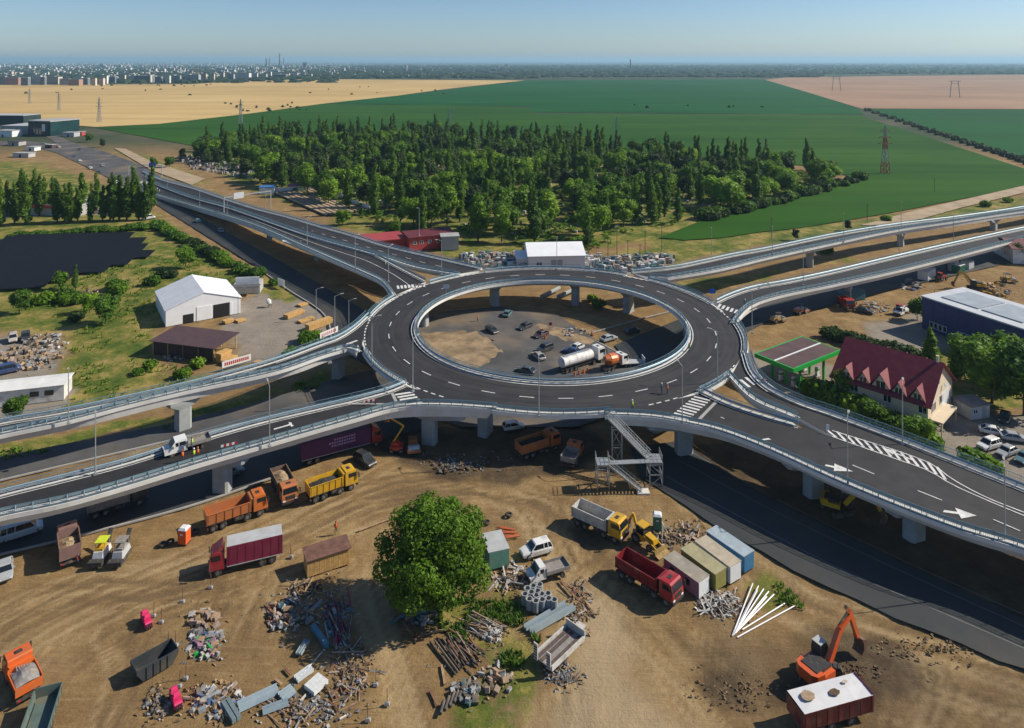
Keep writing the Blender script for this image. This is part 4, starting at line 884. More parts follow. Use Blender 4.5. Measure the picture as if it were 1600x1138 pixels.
for k in range(12): slab_(wh, 'cladding_seam', navy, k*L/12-.03, k*L/12+.03, -.05, 0, 2.8, Hw-.32)
# brick roofed store at the right edge
st = thing('store_building', 'white store with brownish red roof at the frame edge beyond the yard', 'building', G(1583,412), R(-12))
gable(st, 18, 12, 4.6, 1.6, white_m, mat('brownred_roof', (.16,.05,.05), .6, 0, .15, .8), .4)
# small shed by the car park
sh = thing('small_shed', 'small weathered white shed beside the car park trees', 'shed', G(1517,657), R(14))
slab_(sh, 'wall', mat('shed_white', (.5,.48,.47), .7, 0, .15, 1, dirt=.3), 0, 3.6, 0, 3.2, 0, 2.3); slab_(sh, 'roof', mat('shed_roof', (.24,.2,.18), .8, 0, .2, 1), -.2, 3.8, -.25, 3.4, 2.3, 2.42); win(sh, .4, 1.3, 1, 1.8); slab_(sh, 'door', wall_grey, 2.2, 3.0, -.04, 0, 0, 2)
# red building by the wood
A = G(640,393); rb = thing('red_building', 'long red roadside building with white windows before the wood', 'building', A, R(22))
red_w = mat('red_wall', (.42,.055,.045), .7, 0, .1, .6); red_r = mat('red_roof', (.36,.05,.05), .6, 0, .12, .5); dark_r = mat('dark_red_roof', (.13,.022,.028), .6, 0, .12, .5)
slab_(rb, 'wall', red_w, 0, 14, 0, 8, 0, 4.4); slab_(rb, 'roof', dark_r, -.4, 14.4, -.5, 8.4, 4.4, 4.6); slab_(rb, 'wall', red_w, -12, -.01, 4, 13, 0, 3.2); slab_(rb, 'roof', red_r, -12.4, -.01, 3.6, 13.4, 3.2, 3.4)
for x0 in (1, 3, 5.5, 8, 10.5, 12.2): win(rb, x0, x0+1.1, 2.0, 3.2)
# white workshop in the stone yard
A = G(826,424); ws = thing('workshop', 'white gabled workshop hall in the gravestone yard', 'building', A, R(4))
gable(ws, 15, 13, 4.4, 2.2, frame_white, tent_white, .3); win(ws, 2, 3.6, 1.2, 2.6); slab_(ws, 'door', wall_grey, 6, 9, -.05, 0, 0, 3.2)
A = G(808,420); w2 = thing('lean_to', 'small white lean-to beside the workshop hall', 'building', A, R(4)); gable(w2, 5, 8, 3, 1.2, frame_white, tent_white, .2)
# glass showroom far left
A = G(44,212); sr = thing('showroom', 'dark glass showroom with flat white roof at the far junction', 'building', A, R(-18))
tealg = mat('teal_glass', (.015,.045,.05), .12, 0, .2, .1); slab_(sr, 'wall', tealg, 0, 22, 0, 24, 0, 12); slab_(sr, 'roof', wall_grey, -.5, 22.5, -.5, 24.5, 12, 12.8); slab_(sr, 'sign_panel', frame_white, 14, 17, -.3, 0, 4, 10)
for k in range(7): slab_(sr, 'mullion', mat('dark_frame', (.05,.06,.06), .5), 1+k*3.1, 1.25+k*3.1, -.2, 0, 0, 11.9)
for (u, v, w_, d_, h, lab, m) in ((2,210,30,24,7,'pale low hall beside the glass showroom',wall_grey), (-30,195,40,20,9,'dark hall at the frame edge behind the junction',tealg), (-14,335,34,10,4,'red edged depot behind the poplar row',wall_grey)):
    b_ = thing('hall', lab, 'building', G(u, v), R(-6)); slab_(b_, 'wall', m, 0, w_, 0, d_, 0, h); slab_(b_, 'roof', grey_sheet, -.3, w_+.3, -.3, d_+.3, h, h+.4)
    if 'red' in lab: slab_(b_, 'fascia', red_w, -.35, w_+.35, -.36, -.31, h-1.0, h+.42)
# small cabins and hut by the wood's left edge
for (u, v, w_, d_, h, lab, m) in ((405,304,6,5,3,'blue and white kiosk beside the rowed plot',mat('kiosk_blue',(.05,.16,.4),.5)), (450,300,9,6,2.6,'hut with dark pink roof at the wood edge',mat('pink_roof',(.3,.04,.08),.6)), (690,392,5,4,4.4,'tall grey box hut at the end of the red building',wall_grey)):
    b_ = thing('hut', lab, 'hut', G(u, v), R(10)); slab_(b_, 'wall', frame_white if 'grey' not in lab else wall_grey, 0, w_, 0, d_, 0, h); slab_(b_, 'roof', m, -.3, w_+.3, -.3, d_+.3, h, h+.3)
for k, (u, v, w_, d_, h, m, lab) in enumerate(((12,228,8,6,3,wall_grey,'grey hut first from the showroom along the far junction'), (40,236,6,5,2.6,frame_white,'white cabin at the far junction verge'), (70,232,5,4,2.4,brown_roof,'brown roadworks cabin before the showroom'), (98,214,9,6,3.4,grey_sheet,'grey shed at the foot of the showroom'), (118,212,5,4,3,red_w,'red kiosk beside the showroom corner'), (20,246,10,5,2.6,grey_sheet,'long grey cabin on the bare junction ground'), (-8,214,14,9,5,frame_white,'white hall cut by the frame edge near the showroom'))):
    b_ = thing('hut', lab, 'hut', G(u, v), R(-8)); slab_(b_, 'wall', m, 0, w_, 0, d_, 0, h); slab_(b_, 'roof', wall_grey if m is not wall_grey else brown_roof, -.3, w_+.3, -.3, d_+.3, h, h+.3); slab_(b_, 'door', dark_opening, w_*.4, w_*.4+1.2, -.05, 0, 0, 2)
# plot with rows of low covers, fenced by a pale wall
cn = [G(425,302), G(497,297), G(578,330), G(506,338)]; bedm = mat('bed_boards', (.36,.27,.17), .85, 0, .25, .5); bedd = mat('bed_soil', (.07,.05,.035), .9)
plot = thing('nursery_plot', 'fenced plot with long parallel rows of low boards at the wood edge', 'garden plot', (0,0,0))
MB().add([(c.x, c.y, .3) for c in cn], [(0,1,2,3)]).build('soil', bedd, plot)
for k in range(9):
    f = (k+.5)/9; a = cn[0].lerp(cn[1], f); b_ = cn[3].lerp(cn[2], f); MB().bar(a+Vector((0,0,.6)), b_+Vector((0,0,.6)), 1.5, .5).build('row_board', bedm, plot)
MB().bar(cn[1]+Vector((0,0,1.2)), cn[2]+Vector((0,0,1.2)), .3, 2.4).build('wall', frame_white, plot); MB().bar(cn[0]+Vector((0,0,1.2)), cn[1]+Vector((0,0,1.2)), .3, 2.4).build('wall', frame_white, plot)
# solar farm: rows of tilted tables
sa = [G(-60,452), G(-60,372)]
MODM = MB().box(0, 3.0, 0, 5.7, 0, .05).mesh('panel', solar_m); nrow = 0
for r_i, (v, u0, u1) in enumerate(((380,0,205),(389,-40,232),(399,-60,236),(410,-60,238),(422,-60,200),(434,-60,165),(447,-60,120),(457,-20,75))):
    a, b_ = G(u0, v), G(u1, v-5); d = b_-a; n_ = max(2, int(d.length/3.05)); rz = math.atan2(d.y, d.x)
    t = thing('solar_table', 'row %s of tilted dark solar panels, counted from the poplars' % ('one two three four five six seven eight'.split()[r_i]), 'solar panels', a, rz, 'rows of solar panels')
    for k in range(n_):
        o = link('panel', MODM, t, (k*3.05, 0, .7)); o.rotation_euler[0] = R(10)
    mb = MB()
    for k in range(0, n_+1, 2): mb.box(k*3.05-.05, k*3.05+.05, 3.0, 3.1, -.2, 1.15)
    mb.build('support_frame', steel, t)
# advert boards, gantries
def gantry(a, b_, z, h, label, blue, sx):
    A, B = G(*a, z), G(*b_, z); t = thing('sign_gantry', label, 'gantry', A, math.atan2((B-A).y, (B-A).x)); L = (B-A).length
    for x_ in (0, L): slab_(t, 'post', steel, x_-.15, x_+.15, -.15, .15, 0, h)
    slab_(t, 'beam', steel, -.15, L+.15, -.16, .16, h+.003, h+.4)
    for f in sx: slab_(t, 'sign_board', blue, L*f-2.2, L*f+2.2, -.3, -.2, h-1.0, h+1.6)
gantry((350,338), (423,326), 3.2, 7.5, 'steel gantry with pale sign board across the north-west ramps', mat('sign_back', (.55,.58,.6), .5, .2), (.3,))
gantry((201,275), (253,277), .5, 6.5, 'steel gantry with bright blue sign over the far road', mat('sign_blue', (.01,.10,.48), .4), (.72,))

for o in list(C.objects):
    if o.parent is None and o.name.split('.')[0] in ('kiosk', 'long_cabin', 'store_building', 'small_shed', 'red_building', 'workshop', 'lean_to', 'showroom', 'hall', 'hut'): o.scale = (1.22, 1.22, 1.08)
# ------------------------------------------------------------------ vehicles: front towards +X, wheels on z = 0
VS = 1.0
def vthing(*a, **k):
    t = thing(*a, **k); t.scale = (VS,)*3; return t
_wh = {}
def wheel(t, x, y, r, w_):
    if (r, w_) not in _wh:
        a = MB(); n_ = 16; pr = [(r*.55,-w_/2),(r*.93,-w_/2),(r,-w_*.36),(r,w_*.36),(r*.93,w_/2),(r*.55,w_/2)]
        a.loft([[(math.cos(t_)*q, s, math.sin(t_)*q) for q, s in pr] for t_ in [2*math.pi*i/n_ for i in range(n_+1)]], False)
        b_ = MB(); b_.cyl((0,-w_*.40,0),(0,w_*.40,0), r*.56, 12); b_.cyl((0,-w_*.46,0),(0,w_*.46,0), r*.2, 8)
        _wh[(r, w_)] = (a.mesh('wheel', rubber), b_.mesh('rim', rim_m))
    o = link('wheel', _wh[(r, w_)][0], t, (x, y, r)); link('rim', _wh[(r, w_)][1], o); return o
def P_(t, name, m, mb, smooth=False): return mb.build(name, m, t, smooth)
def lorry_cab(t, x0, x1, w_, z0, h, m, deflector=False):
    """cab-over-engine cab between x0 and x1 with raked screen"""
    W = w_/2; f = .28
    prof = [(x0,z0),(x1,z0),(x1+.04,z0+.5),(x1,z0+h*.52),(x1-f,z0+h-.12),(x1-f-.25,z0+h),(x0+.1,z0+h),(x0,z0+h-.15)]
    mb = MB(); mb.loft([[(x, y*(.94 if z > z0+h*.55 else 1), z) for x, z in prof] for y in (-W, W)]); c = P_(t, 'cab', m, mb)
    P_(c, 'windscreen', glass_m, MB().loft([[(x1+.025,-W+.16,z0+h*.54),(x1+.025,W-.16,z0+h*.54),(x1-f*.83+.03,W-.24,z0+h-.22),(x1-f*.83+.03,-W+.24,z0+h-.22)],[(x1-.05,-W+.16,z0+h*.54),(x1-.05,W-.16,z0+h*.54),(x1-f*.83-.04,W-.24,z0+h-.22),(x1-f*.83-.04,-W+.24,z0+h-.22)]]))
    for s in (-1, 1):
        P_(c, 'side_window', glass_m, MB().box(x0+.5, x1-.22, s*(W*.955)-.03, s*(W*.955)+.03, z0+h*.54, z0+h*.84))
        P_(c, 'mirror', black_m, MB().bar((x1-.05, s*W, z0+h*.75), (x1+.1, s*(W+.22), z0+h*.75), .05).box(x1+.02, x1+.14, s*(W+.22)-.1, s*(W+.22)+.1, z0+h*.45, z0+h*.78))
        P_(c, 'headlight', light_m, MB().box(x1+.0, x1+.07, s*(W-.3)-.2, s*(W-.3)+.2, z0+.05, z0+.24))
    P_(t, 'bumper', black_m, MB().box(x1-.25, x1+.09, -W, W, z0-.38, z0-.005)); P_(c, 'grille', black_m, MB().box(x1+.02, x1+.06, -W*.6, W*.6, z0+.28, z0+h*.4))
    P_(c, 'roof_hatch', black_m, MB().box(x0+.55, x0+1.05, -.35, .35, z0+h-.01, z0+h+.05))
    if deflector: P_(c, 'roof_deflector', m, MB().loft([[(x0+.1,-W*.85,z0+h),(x1-.5,-W*.8,z0+h),(x0+.2,-W*.8,z0+h+.75)],[(x0+.1,W*.85,z0+h),(x1-.5,W*.8,z0+h),(x0+.2,W*.8,z0+h+.75)]]))
    return c
def bed(t, x0, x1, w_, z0, h, m, th=.09, ribs=6, flare=.12, tail=True, inner=None, open_rear=False):
    """open tipping body: floor, four walls with ribs"""
    W = w_/2; b_ = P_(t, 'dump_bed', m, MB().box(x0, x1, -W+.25, W-.25, z0-.12, z0))
    for s in (-1, 1):
        P_(b_, 'side_wall', m, MB().loft([[(x, s*(W-flare), z0-.1),(x, s*(W-flare-th), z0-.1),(x, s*(W-th), z0+h),(x, s*W, z0+h)] for x in (x0, x1)]))
        for k in range(ribs):
            x = x0+.12+(x1-x0-.3)*k/(ribs-1); P_(b_, 'rib', m, MB().loft([[(x, s*(W-flare), z0-.1),(x+.1, s*(W-flare), z0-.1),(x+.1, s*(W-flare+.07), z0-.1),(x, s*(W-flare+.07), z0-.1)],[(x, s*W, z0+h-.03),(x+.1, s*W, z0+h-.03),(x+.1, s*(W+.06), z0+h-.03),(x, s*(W+.06), z0+h-.03)]]))
        P_(b_, 'top_rail', m, MB().box(x0+.003, x1-.003, s*W-.06, s*W+.06, z0+h+.003, z0+h+.09))
    P_(b_, 'headboard', m, MB().box(x1, x1+.09, -W, W, z0-.1, z0+h+.25))
    if not open_rear: P_(b_, 'tailgate', m, MB().box(x0-.09, x0-.003, -W, W, z0-.1, z0+h))
    return b_
def load(t, x0, x1, w_, z, h, m, seed=1):
    r = random.Random(seed); V = []; F = []; nx, ny = 10, 6
    for i in range(nx+1):
        for j in range(ny+1):
            a, b_ = i/nx, j/ny; V.append((x0+(x1-x0)*a, -w_/2+w_*b_, z+h*(math.sin(math.pi*a)*.8+.2)*(math.sin(math.pi*b_)*.7+.3)*r.uniform(.8, 1.15)))
    for i in range(nx):
        for j in range(ny): k = i*(ny+1)+j; F.append((k, k+1, k+ny+2, k+ny+1))
    return P_(t, 'load', m, MB().add(V, F))
soil_load = mat('dark_load', (.03,.028,.027), .95, 0, .4, 2, bump=.5); sand_load = mat('sand_load', (.34,.25,.15), .95, 0, .25, 2, bump=.5)
def dump_truck(label, place, cab_m, bed_m, ln=8.6, axles=4, ld=None, cabh=2.1, bedh=1.35, group='dump trucks on the building site', deflector=False, name='dump_truck', inner=None):
    p, rz = place; t = vthing(name, label, 'dump truck', p, rz, group); f = ln/2
    P_(t, 'chassis', chassis_m, MB().box(-f+.3, f-.4, -.5, .5, .55, .95).box(-f+.1, -f+.3, -1.15, 1.15, .5, .75).box(-.4, .9, -1.1, -.55, .5, .95).box(-.2, .8, .55, 1.1, .5, .95))
    lorry_cab(t, f-2.05, f-.05, 2.45, .98, cabh, cab_m, deflector)
    b_ = bed(t, -f+.15, f-2.5, 2.5, 1.25, bedh, bed_m)
    P_(b_, 'cab_guard', bed_m, MB().box(f-2.4, f-1.7, -1.1, 1.1, 1.25+bedh+.26, 1.25+bedh+.32))
    if ld: load(b_, -f+.3, f-2.6, 2.2, 1.9, .7, ld, len(label))
    xs = [f-1.1, f-2.9, -f+2.3, -f+1.0] if axles == 4 else [f-1.1, -f+2.4, -f+1.05] if axles == 3 else [f-1.1, -f+1.5]
    for k, x in enumerate(xs):
        for s in (-1, 1): wheel(t, x, s*(1.02 if x > -.5 else .95), .52, .34 if x > -.5 else .56)
    for s in (-1, 1): P_(t, 'mudguard', black_m, MB().box(-f+.4, -f+2.9, s*.95-.28, s*.95+.28, 1.06, 1.1)); P_(t, 'tail_light', red_lens, MB().box(-f+.05, -f+.1, s*.9-.15, s*.9+.15, .58, .72))
    return t
def car(label, place, m, kind='sedan', group=None, name=None):
    p, rz = place; t = vthing(name or {'sedan': 'car', 'suv': 'car', 'hatch': 'car', 'van': 'van'}[kind], label, 'van' if kind == 'van' else 'car', p, rz, group)
    key = (kind, m.name)
    if key in _wh:
        for n_, me_, par in _wh[key]:
            pass
    D = {'sedan': (2.28,.90,.33,.78,1.42,(-1.95,-1.15,.35,1.05),.92), 'hatch': (2.0,.87,.33,.80,1.46,(-1.92,-1.55,.35,1.05),.94), 'suv': (2.25,.95,.38,.95,1.72,(-2.12,-1.8,.35,1.05),1.06), 'van': (2.6,1.0,.38,1.05,2.0,(-2.5,-2.38,1.1,1.75),1.22)}[kind]
    f, W, r, hood, roof, (g0, g1, g2, g3), belt = D
    st = [(-f,.82,.42,belt*.86),(-f+.12,.95,.30,belt*.96),(-f+.7,1,.24,belt),(0,1,.24,belt),(g3+.05,1,.24,belt*.97),(f-.55,.97,.26,hood*.97),(f-.12,.9,.32,hood*.86),(f,.78,.40,hood*.68)]
    sec = lambda x, k, a, b_: [(x,-W*k*.9,a),(x,W*k*.9,a),(x,W*k,a+.14),(x,W*k,b_-.16),(x,W*k*.93,b_-.03),(x,W*k*.8,b_),(x,-W*k*.8,b_),(x,-W*k*.93,b_-.03),(x,-W*k,b_-.16),(x,-W*k,a+.14)]
    body = P_(t, 'body', m, MB().loft([sec(*s) for s in st]), False)
    gl = MB(); wb, wt = W*.9, W*.72
    gl.loft([[(g0,-wb,belt-.04),(g3,-wb,belt-.06),(g3,wb,belt-.06),(g0,wb,belt-.04)],[(g1,-wt,roof-.06),(g2,-wt,roof-.06),(g2,wt,roof-.06),(g1,wt,roof-.06)]]); P_(t, 'window_glass', glass_m, gl)
    P_(t, 'roof', m, MB().loft([[(g1-.05,-wt-.03,roof-.09),(g2+.06,-wt-.03,roof-.09),(g2+.06,wt+.03,roof-.09),(g1-.05,wt+.03,roof-.09)],[(g1+.08,-wt+.08,roof),(g2-.1,-wt+.08,roof),(g2-.1,wt-.08,roof),(g1+.08,wt-.08,roof)]]))
    xm = (g1+g2)/2
    for s in (-1, 1):
        pl = MB()
        for xb, xt in ((g0,g1),(g3,g2),(xm-.1,xm-.1))+(((g0*.55+xm*.45, g1*.6+xm*.4),) if kind in ('suv','van') else ()): pl.bar((xb, s*(wb+.01), belt-.05), (xt, s*(wt+.02), roof-.07), .09, .10)
        P_(t, 'pillar', m, pl); P_(t, 'headlight', light_m, MB().box(f-.2, f-.03, s*W*.68-.16, s*W*.68+.16, hood*.68, hood*.82)); P_(t, 'tail_light', red_lens, MB().box(-f+.0, -f+.14, s*W*.72-.14, s*W*.72+.14, belt*.68, belt*.84))
        P_(t, 'mirror', m, MB().box(g3-.35, g3-.17, s*(W+.1)-.09, s*(W+.1)+.09, belt, belt+.14))
        for x in (f-.85, -f+.85): wheel(t, x, s*(W-.12), r, .23)
    P_(t, 'bumper', black_m, MB().box(f-.1, f+.03, -W*.72, W*.72, .32, .46).box(-f-.03, -f+.1, -W*.72, W*.72, .34, .5))
    return t
def flatbed(label, place, cab_m, bed_m, ln=6.0, double=False, cat='truck', name='flatbed_truck', drop=None):
    """light truck with bonnet cab and drop-side bed"""
    p, rz = place; t = vthing(name, label, cat, p, rz); f = ln/2; c0 = f-(2.9 if double else 2.2)
    prof = [(c0,.45),(f,.45),(f+.02,.95),(f-.75,1.2),(f-1.35,1.98),(c0+.05,2.02),(c0,1.9)]
    c = P_(t, 'cab', cab_m, MB().loft([[(x, y*(.88 if z > 1.3 else 1), z) for x, z in prof] for y in (-.98, .98)]))
    P_(c, 'windscreen', glass_m, MB().loft([[(f-.80,-.8,1.24),(f-.80,.8,1.24),(f-1.30,.74,1.92),(f-1.30,-.74,1.92)],[(f-.74,-.8,1.24),(f-.74,.8,1.24),(f-1.24,.74,1.92),(f-1.24,-.74,1.92)]]))
    for s in (-1, 1):
        P_(c, 'side_window', glass_m, MB().box(c0+(1.1 if double else .3), f-1.4, s*.9-.04, s*.9+.04, 1.28, 1.78)); P_(c, 'headlight', light_m, MB().box(f-.12, f+.03, s*.72-.15, s*.72+.15, .82, .98)); P_(c, 'mirror', black_m, MB().box(f-1.1, f-.98, s*1.12-.1, s*1.12+.1, 1.2, 1.5))
        if double: P_(c, 'side_window', glass_m, MB().box(c0+.2, c0+.98, s*.9-.04, s*.9+.04, 1.28, 1.78))
        for x in (f-.95, -f+1.05): wheel(t, x, s*.84, .36, .24 if x > 0 else .4)
    P_(t, 'chassis', chassis_m, MB().box(-f+.1, f-.6, -.4, .4, .45, .7)); bd = P_(t, 'bed_floor', bed_m, MB().box(-f, c0-.08, -1.05, 1.05, .86, .94))
    for s in (-1, 1): P_(bd, 'side_board', bed_m, MB().box(-f, c0-.08, s*1.03-.025, s*1.03+.025, .945, 1.32))
    P_(bd, 'tailboard', bed_m, MB().box(-f-.05, -f-.003, -1.05, 1.05, .9, 1.32)); P_(bd, 'headboard', bed_m, MB().box(c0-.075, c0-.03, -1.05, 1.05, .9, 1.75)); P_(t, 'bumper', black_m, MB().box(f-.05, f+.08, -.95, .95, .4, .62))
    return t
def box_lorry(label, place, cab_m, box_m, ln=9.0, bh=2.5, roof_m=None, group=None, tarp=True, letters=None):
    p, rz = place; t = vthing('lorry', label, 'lorry', p, rz, group); f = ln/2
    P_(t, 'chassis', chassis_m, MB().box(-f+.1, f-.5, -.5, .5, .6, .98)); lorry_cab(t, f-1.9, f-.05, 2.4, .85, 2.2, cab_m, True)
    b_ = P_(t, 'cargo_box', box_m, MB().box(-f, f-2.15, -1.25, 1.25, 1.1, 1.1+bh)); P_(b_, 'roof_sheet', roof_m or grey_sheet, MB().box(-f+.02, f-2.17, -1.2, 1.2, 1.103+bh, 1.14+bh))
    P_(b_, 'sill_rail', grey_sheet, MB().box(-f+.05, f-2.2, -1.28, 1.28, 1.0, 1.097))
    for k in range(7):
        for s in (-1, 1): P_(b_, 'tarp_strap', box_m, MB().box(-f+.4+k*(ln-2.9)/6-.03, -f+.4+k*(ln-2.9)/6+.03, s*1.26-.015, s*1.26+.015, 1.12, 1.08+bh))
    if letters:
        for j, (zz_, n_) in enumerate(letters):
            for k in range(n_): P_(b_, 'lettering', mat('letter_paint', (.38,.24,.38), .6), MB().box(f-5.2-k*.42, f-4.9-k*.42, -1.275, -1.25, zz_, zz_+.3))
    for x in ((f-1.1, -f+2.6, -f+1.3) if ln > 8 else (f-1.1, -f+1.6)):
        for s in (-1, 1): wheel(t, x, s*1.0, .5, .32 if x > 0 else .5)
    return t
orange, yellow, red_p, magenta, maroon = paint('orange', (.52,.13,.02)), paint('yellow', (.58,.33,.015)), paint('red', (.32,.015,.02)), mat('magenta_tarp', (.20,.012,.045), .55, 0, .08, 1, dirt=.15), paint('maroon', (.14,.018,.025))
silver, dgrey, blue_p, bluegrey, tealcar, pinkred = paint('silver', (.36,.38,.40), .3, .3), paint('dark_grey', (.035,.038,.042), .3, .25), paint('blue', (.03,.06,.16), .3, .25), mat('bluegrey_steel', (.20,.26,.29), .5, .2, .1, 1, dirt=.4), paint('teal', (.10,.19,.21), .3, .2), paint('bright_red', (.42,.02,.015))
greybed = mat('worn_bed', (.28,.26,.24), .7, .2, .2, 2, dirt=.5); brownbed = mat('rusty_bed', (.17,.11,.08), .8, 0, .3, 2)
OB = paint('faded_orange', (.44,.15,.05)); wbed = mat('whitish_bed', (.50,.49,.46), .7, 0, .15, 2, dirt=.5)
dump_truck('orange dump truck with empty dusty bed beside the orange toilet cabin', at2((328,826),(408,799)), orange, OB, ld=None)
dump_truck('orange dump truck facing the camera with sandy load under the west ramp', at2((436,757),(452,789)), OB, brownbed, 7.6, 3, sand_load)
dump_truck('yellow dump truck loaded with dark asphalt', at2((482,783),(553,758)), yellow, yellow, 7.8, 4, soil_load)
dump_truck('orange dump truck parked in the shade in front of the ring', at2((812,716),(868,698)), orange, OB, 8.0, 4, soil_load)
dump_truck('dump truck with yellow cab and pale grey bed beside the backhoe loader', at2((905,815),(970,845)), yellow, wbed, 8.2, 4)
dump_truck('dark red dump truck with empty bed beside the site cabins', at2((978,898),(1050,942)), red_p, paint('dark_red', (.20,.012,.018)), 8.8, 4)
dump_truck('small orange and grey tipper truck in the shade near the stair tower', at2((886,735),(902,708)), orange, greybed, 5.2, 2, None, 1.7, .7)
t = dump_truck('bright orange tipper with scrap in its short bed at the frame corner', at2((46,1098),(24,1050)), paint('vivid_orange', (.62,.12,.02)), paint('vivid_orange2', (.62,.13,.025)), 5.6, 2, greybed, 2.0, .8)
for k in range(6): P_(t, 'scrap_pipe', steel, MB().bar((-2.3+k*.1, -.9+k*.3, 2.0), (-.2+k*.1, -.6+k*.22, 2.3), .09))
dump_truck('brown box tipper with open rear near the west ramp', at2((110,888),(104,845)), OB, mat('brown_box', (.20,.12,.10), .7, 0, .15, 1), 6.4, 2, sand_load, 2.0, 1.6)
dump_truck('red tipper in the yard beneath the north-east ramp', at2((1316,478),(1328,486)), pinkred, red_p, 5.4, 2)
dump_truck('dark truck waiting in the shade under the lower west ramp', at2((150,805),(215,785)), dgrey, greybed, 8.0, 3)
box_lorry('magenta tarpaulin lorry with white faced cab on the bare soil', at2((432,870),(336,893)), paint('lorry_red', (.30,.015,.03)), magenta, 9.2, 2.5, grey_sheet)
purple = mat('purple_tarp', (.085,.016,.075), .6, 0, .1, 1)
box_lorry('long purple tarpaulin truck with pale lettering under the lower west ramp', at2((462,727),(600,690)), red_p, purple, 14.0, 2.7, purple, letters=((3.1,9),(2.6,11),(2.1,10)))
flatbed('white flatbed truck with empty grey bed beside the concrete rings', at2((880,893),(830,908)), white_m, greybed, 5.6)
t = flatbed('white crew cab flatbed standing on the lower west ramp', (G(292,703,7.15), math.atan2((G(258,713,7.15)-G(325,694,7.15)).y, (G(258,713,7.15)-G(325,694,7.15)).x)), white_m, greybed, 6.0, True); t.scale = (1.1,)*3
flatbed('white flatbed pickup with dark sides in the yard beside the warehouse', at2((1424,485),(1398,495)), white_m, white_m, 6.4)
car('white suv on the bare soil near the large tree', at2((855,860),(820,870)), white_m, 'suv')
car('pale blue van driving under the lower west ramp', at2((6,845),(60,828)), paint('paleblue', (.42,.50,.55), .3, .2), 'van')
car('grey sedan at the frame edge facing the camera', at2((8,882),(8,912)), silver, 'sedan')
car('teal grey car in the shadow under the flatbed truck', at2((338,750),(378,737)), tealcar, 'suv')
car('dark pickup like car in the shade near the boom lift', at2((560,718),(580,730)), dgrey, 'suv')
car('white car under the near edge of the ring', at2((786,673),(818,668)), white_m, 'hatch')
for a, b_, m, k, lab in (((790,497),(796,489),tealcar,'sedan','teal sedan entering the lower roundabout under the ring'), ((760,515),(777,524),dgrey,'hatch','black hatchback beside the sandy traffic island'), ((829,510),(812,517),dgrey,'sedan','dark sedan at the far side of the lower roundabout'),
        ((855,522),(835,530),paint('wine', (.05,.02,.025)),'sedan','dark wine coloured sedan behind the white tanker'), ((862,545),(840,553),dgrey,'suv','black suv ahead of the tanker'), ((850,567),(832,553),paint('champagne', (.30,.29,.27)),'sedan','grey sedan turning toward the dark suv'),
        ((905,555),(882,550),blue_p,'sedan','dark blue sedan beside the white sedan near the tanker'), ((912,542),(888,552),paint('pearl', (.62,.63,.64)),'sedan','white sedan in the queue behind the tanker'), ((832,585),(812,580),paint('slate', (.06,.08,.09)),'sedan','slate sedan behind the near rail of the ring opening'),
        ((940,535),(962,529),silver,'sedan','silver sedan leaving on the shaded road'), ((975,525),(1000,517),dgrey,'suv','black suv in the shade under the ring'),
        ((340,358),(350,368),tealcar,'hatch','small pale car on the lower road beside the hedge'), ((305,345),(313,351),tealcar,'hatch','teal car further up the lower road'), ((112,243),(120,249),blue_p,'sedan','dark car on the far road'), ((122,250),(128,255),white_m,'sedan','white car on the far road'), ((128,232),(120,238),dgrey,'sedan','black car near the far junction'),
        ((1290,612),(1275,605),blue_p,'sedan','blue car parked beside the petrol station shrubs'),
        ((1535,675),(1570,682),white_m,'sedan','white sedan first of the parked cars by the shed'), ((1555,697),(1535,703),white_m,'suv','white suv parked second in the car park'), ((1570,686),(1600,690),silver,'sedan','silver sedan parked behind the white suv'), ((1585,705),(1562,715),silver,'sedan','silver sedan nearest to the car park railing'), ((1612,712),(1590,728),tealcar,'sedan','pale car cut by the frame edge in the car park'),
        ((1572,650),(1568,662),dgrey,'sedan','dark car in the shade of the car park trees'),
        ((20,527),(20,538),paint('beige', (.45,.42,.38)),'suv','beige jeep at the scrap yard'), ((40,525),(40,536),dgrey,'suv','dark green jeep at the scrap yard'), ((0,585),(22,580),blue_p,'van','dark blue van beside the long white cabin'), ((228,343),(236,342),white_m,'van','white van at the end of the poplar row'), ((1345,487),(1358,490),dgrey,'sedan','dark car under the north-east ramp'), ((375,455),(383,452),dgrey,'sedan','dark car beside the white tent')):
    car(lab, at2(a, b_), m, k)
for k, (u, v, du, dv, m) in enumerate(((138,262,7,4,white_m), (150,268,8,5,dgrey), (164,262,-8,-4,silver), (96,232,-8,-2,white_m), (178,284,9,5,white_m), (84,226,-7,1,blue_p), (65,226,7,0,silver))):
    car('%s car on the far road, %s from the junction' % ('white dark silver white white blue silver'.split()[k], 'fifth sixth fourth third seventh second first'.split()[k]), at2((u, v), (u+du, v+dv)), m, 'sedan', 'cars on the far road')
# tanker with white barrel
p, rz = at2((880,582),(938,564)); t = vthing('tanker_lorry', 'white tanker lorry on the lower roundabout seen through the ring', 'tanker', p, rz); f = 6.0
P_(t, 'chassis', chassis_m, MB().box(-f, f-.4, -.5, .5, .6, .95)); lorry_cab(t, f-2.3, f-.1, 2.45, .95, 2.6, white_m, False)
tk = MB(); ell = lambda x, s: [(x, math.cos(a)*1.2*s, 2.25+math.sin(a)*1.15*s) for a in [2*math.pi*i/18 for i in range(18)]]
tk.loft([ell(-f,.8), ell(-f+.25,1), ell(f-3.6,1), ell(f-3.3,.8)]); o = P_(t, 'tank_barrel', white_m, tk, False)
for x in (-4.5,-2.2,.2): P_(o, 'band', grey_sheet, MB().loft([[(q[0],q[1]*1.01,2.25+(q[2]-2.25)*1.01) for q in ell(x,1)], [(q[0],q[1]*1.01,2.25+(q[2]-2.25)*1.01) for q in ell(x+.1,1)]]))
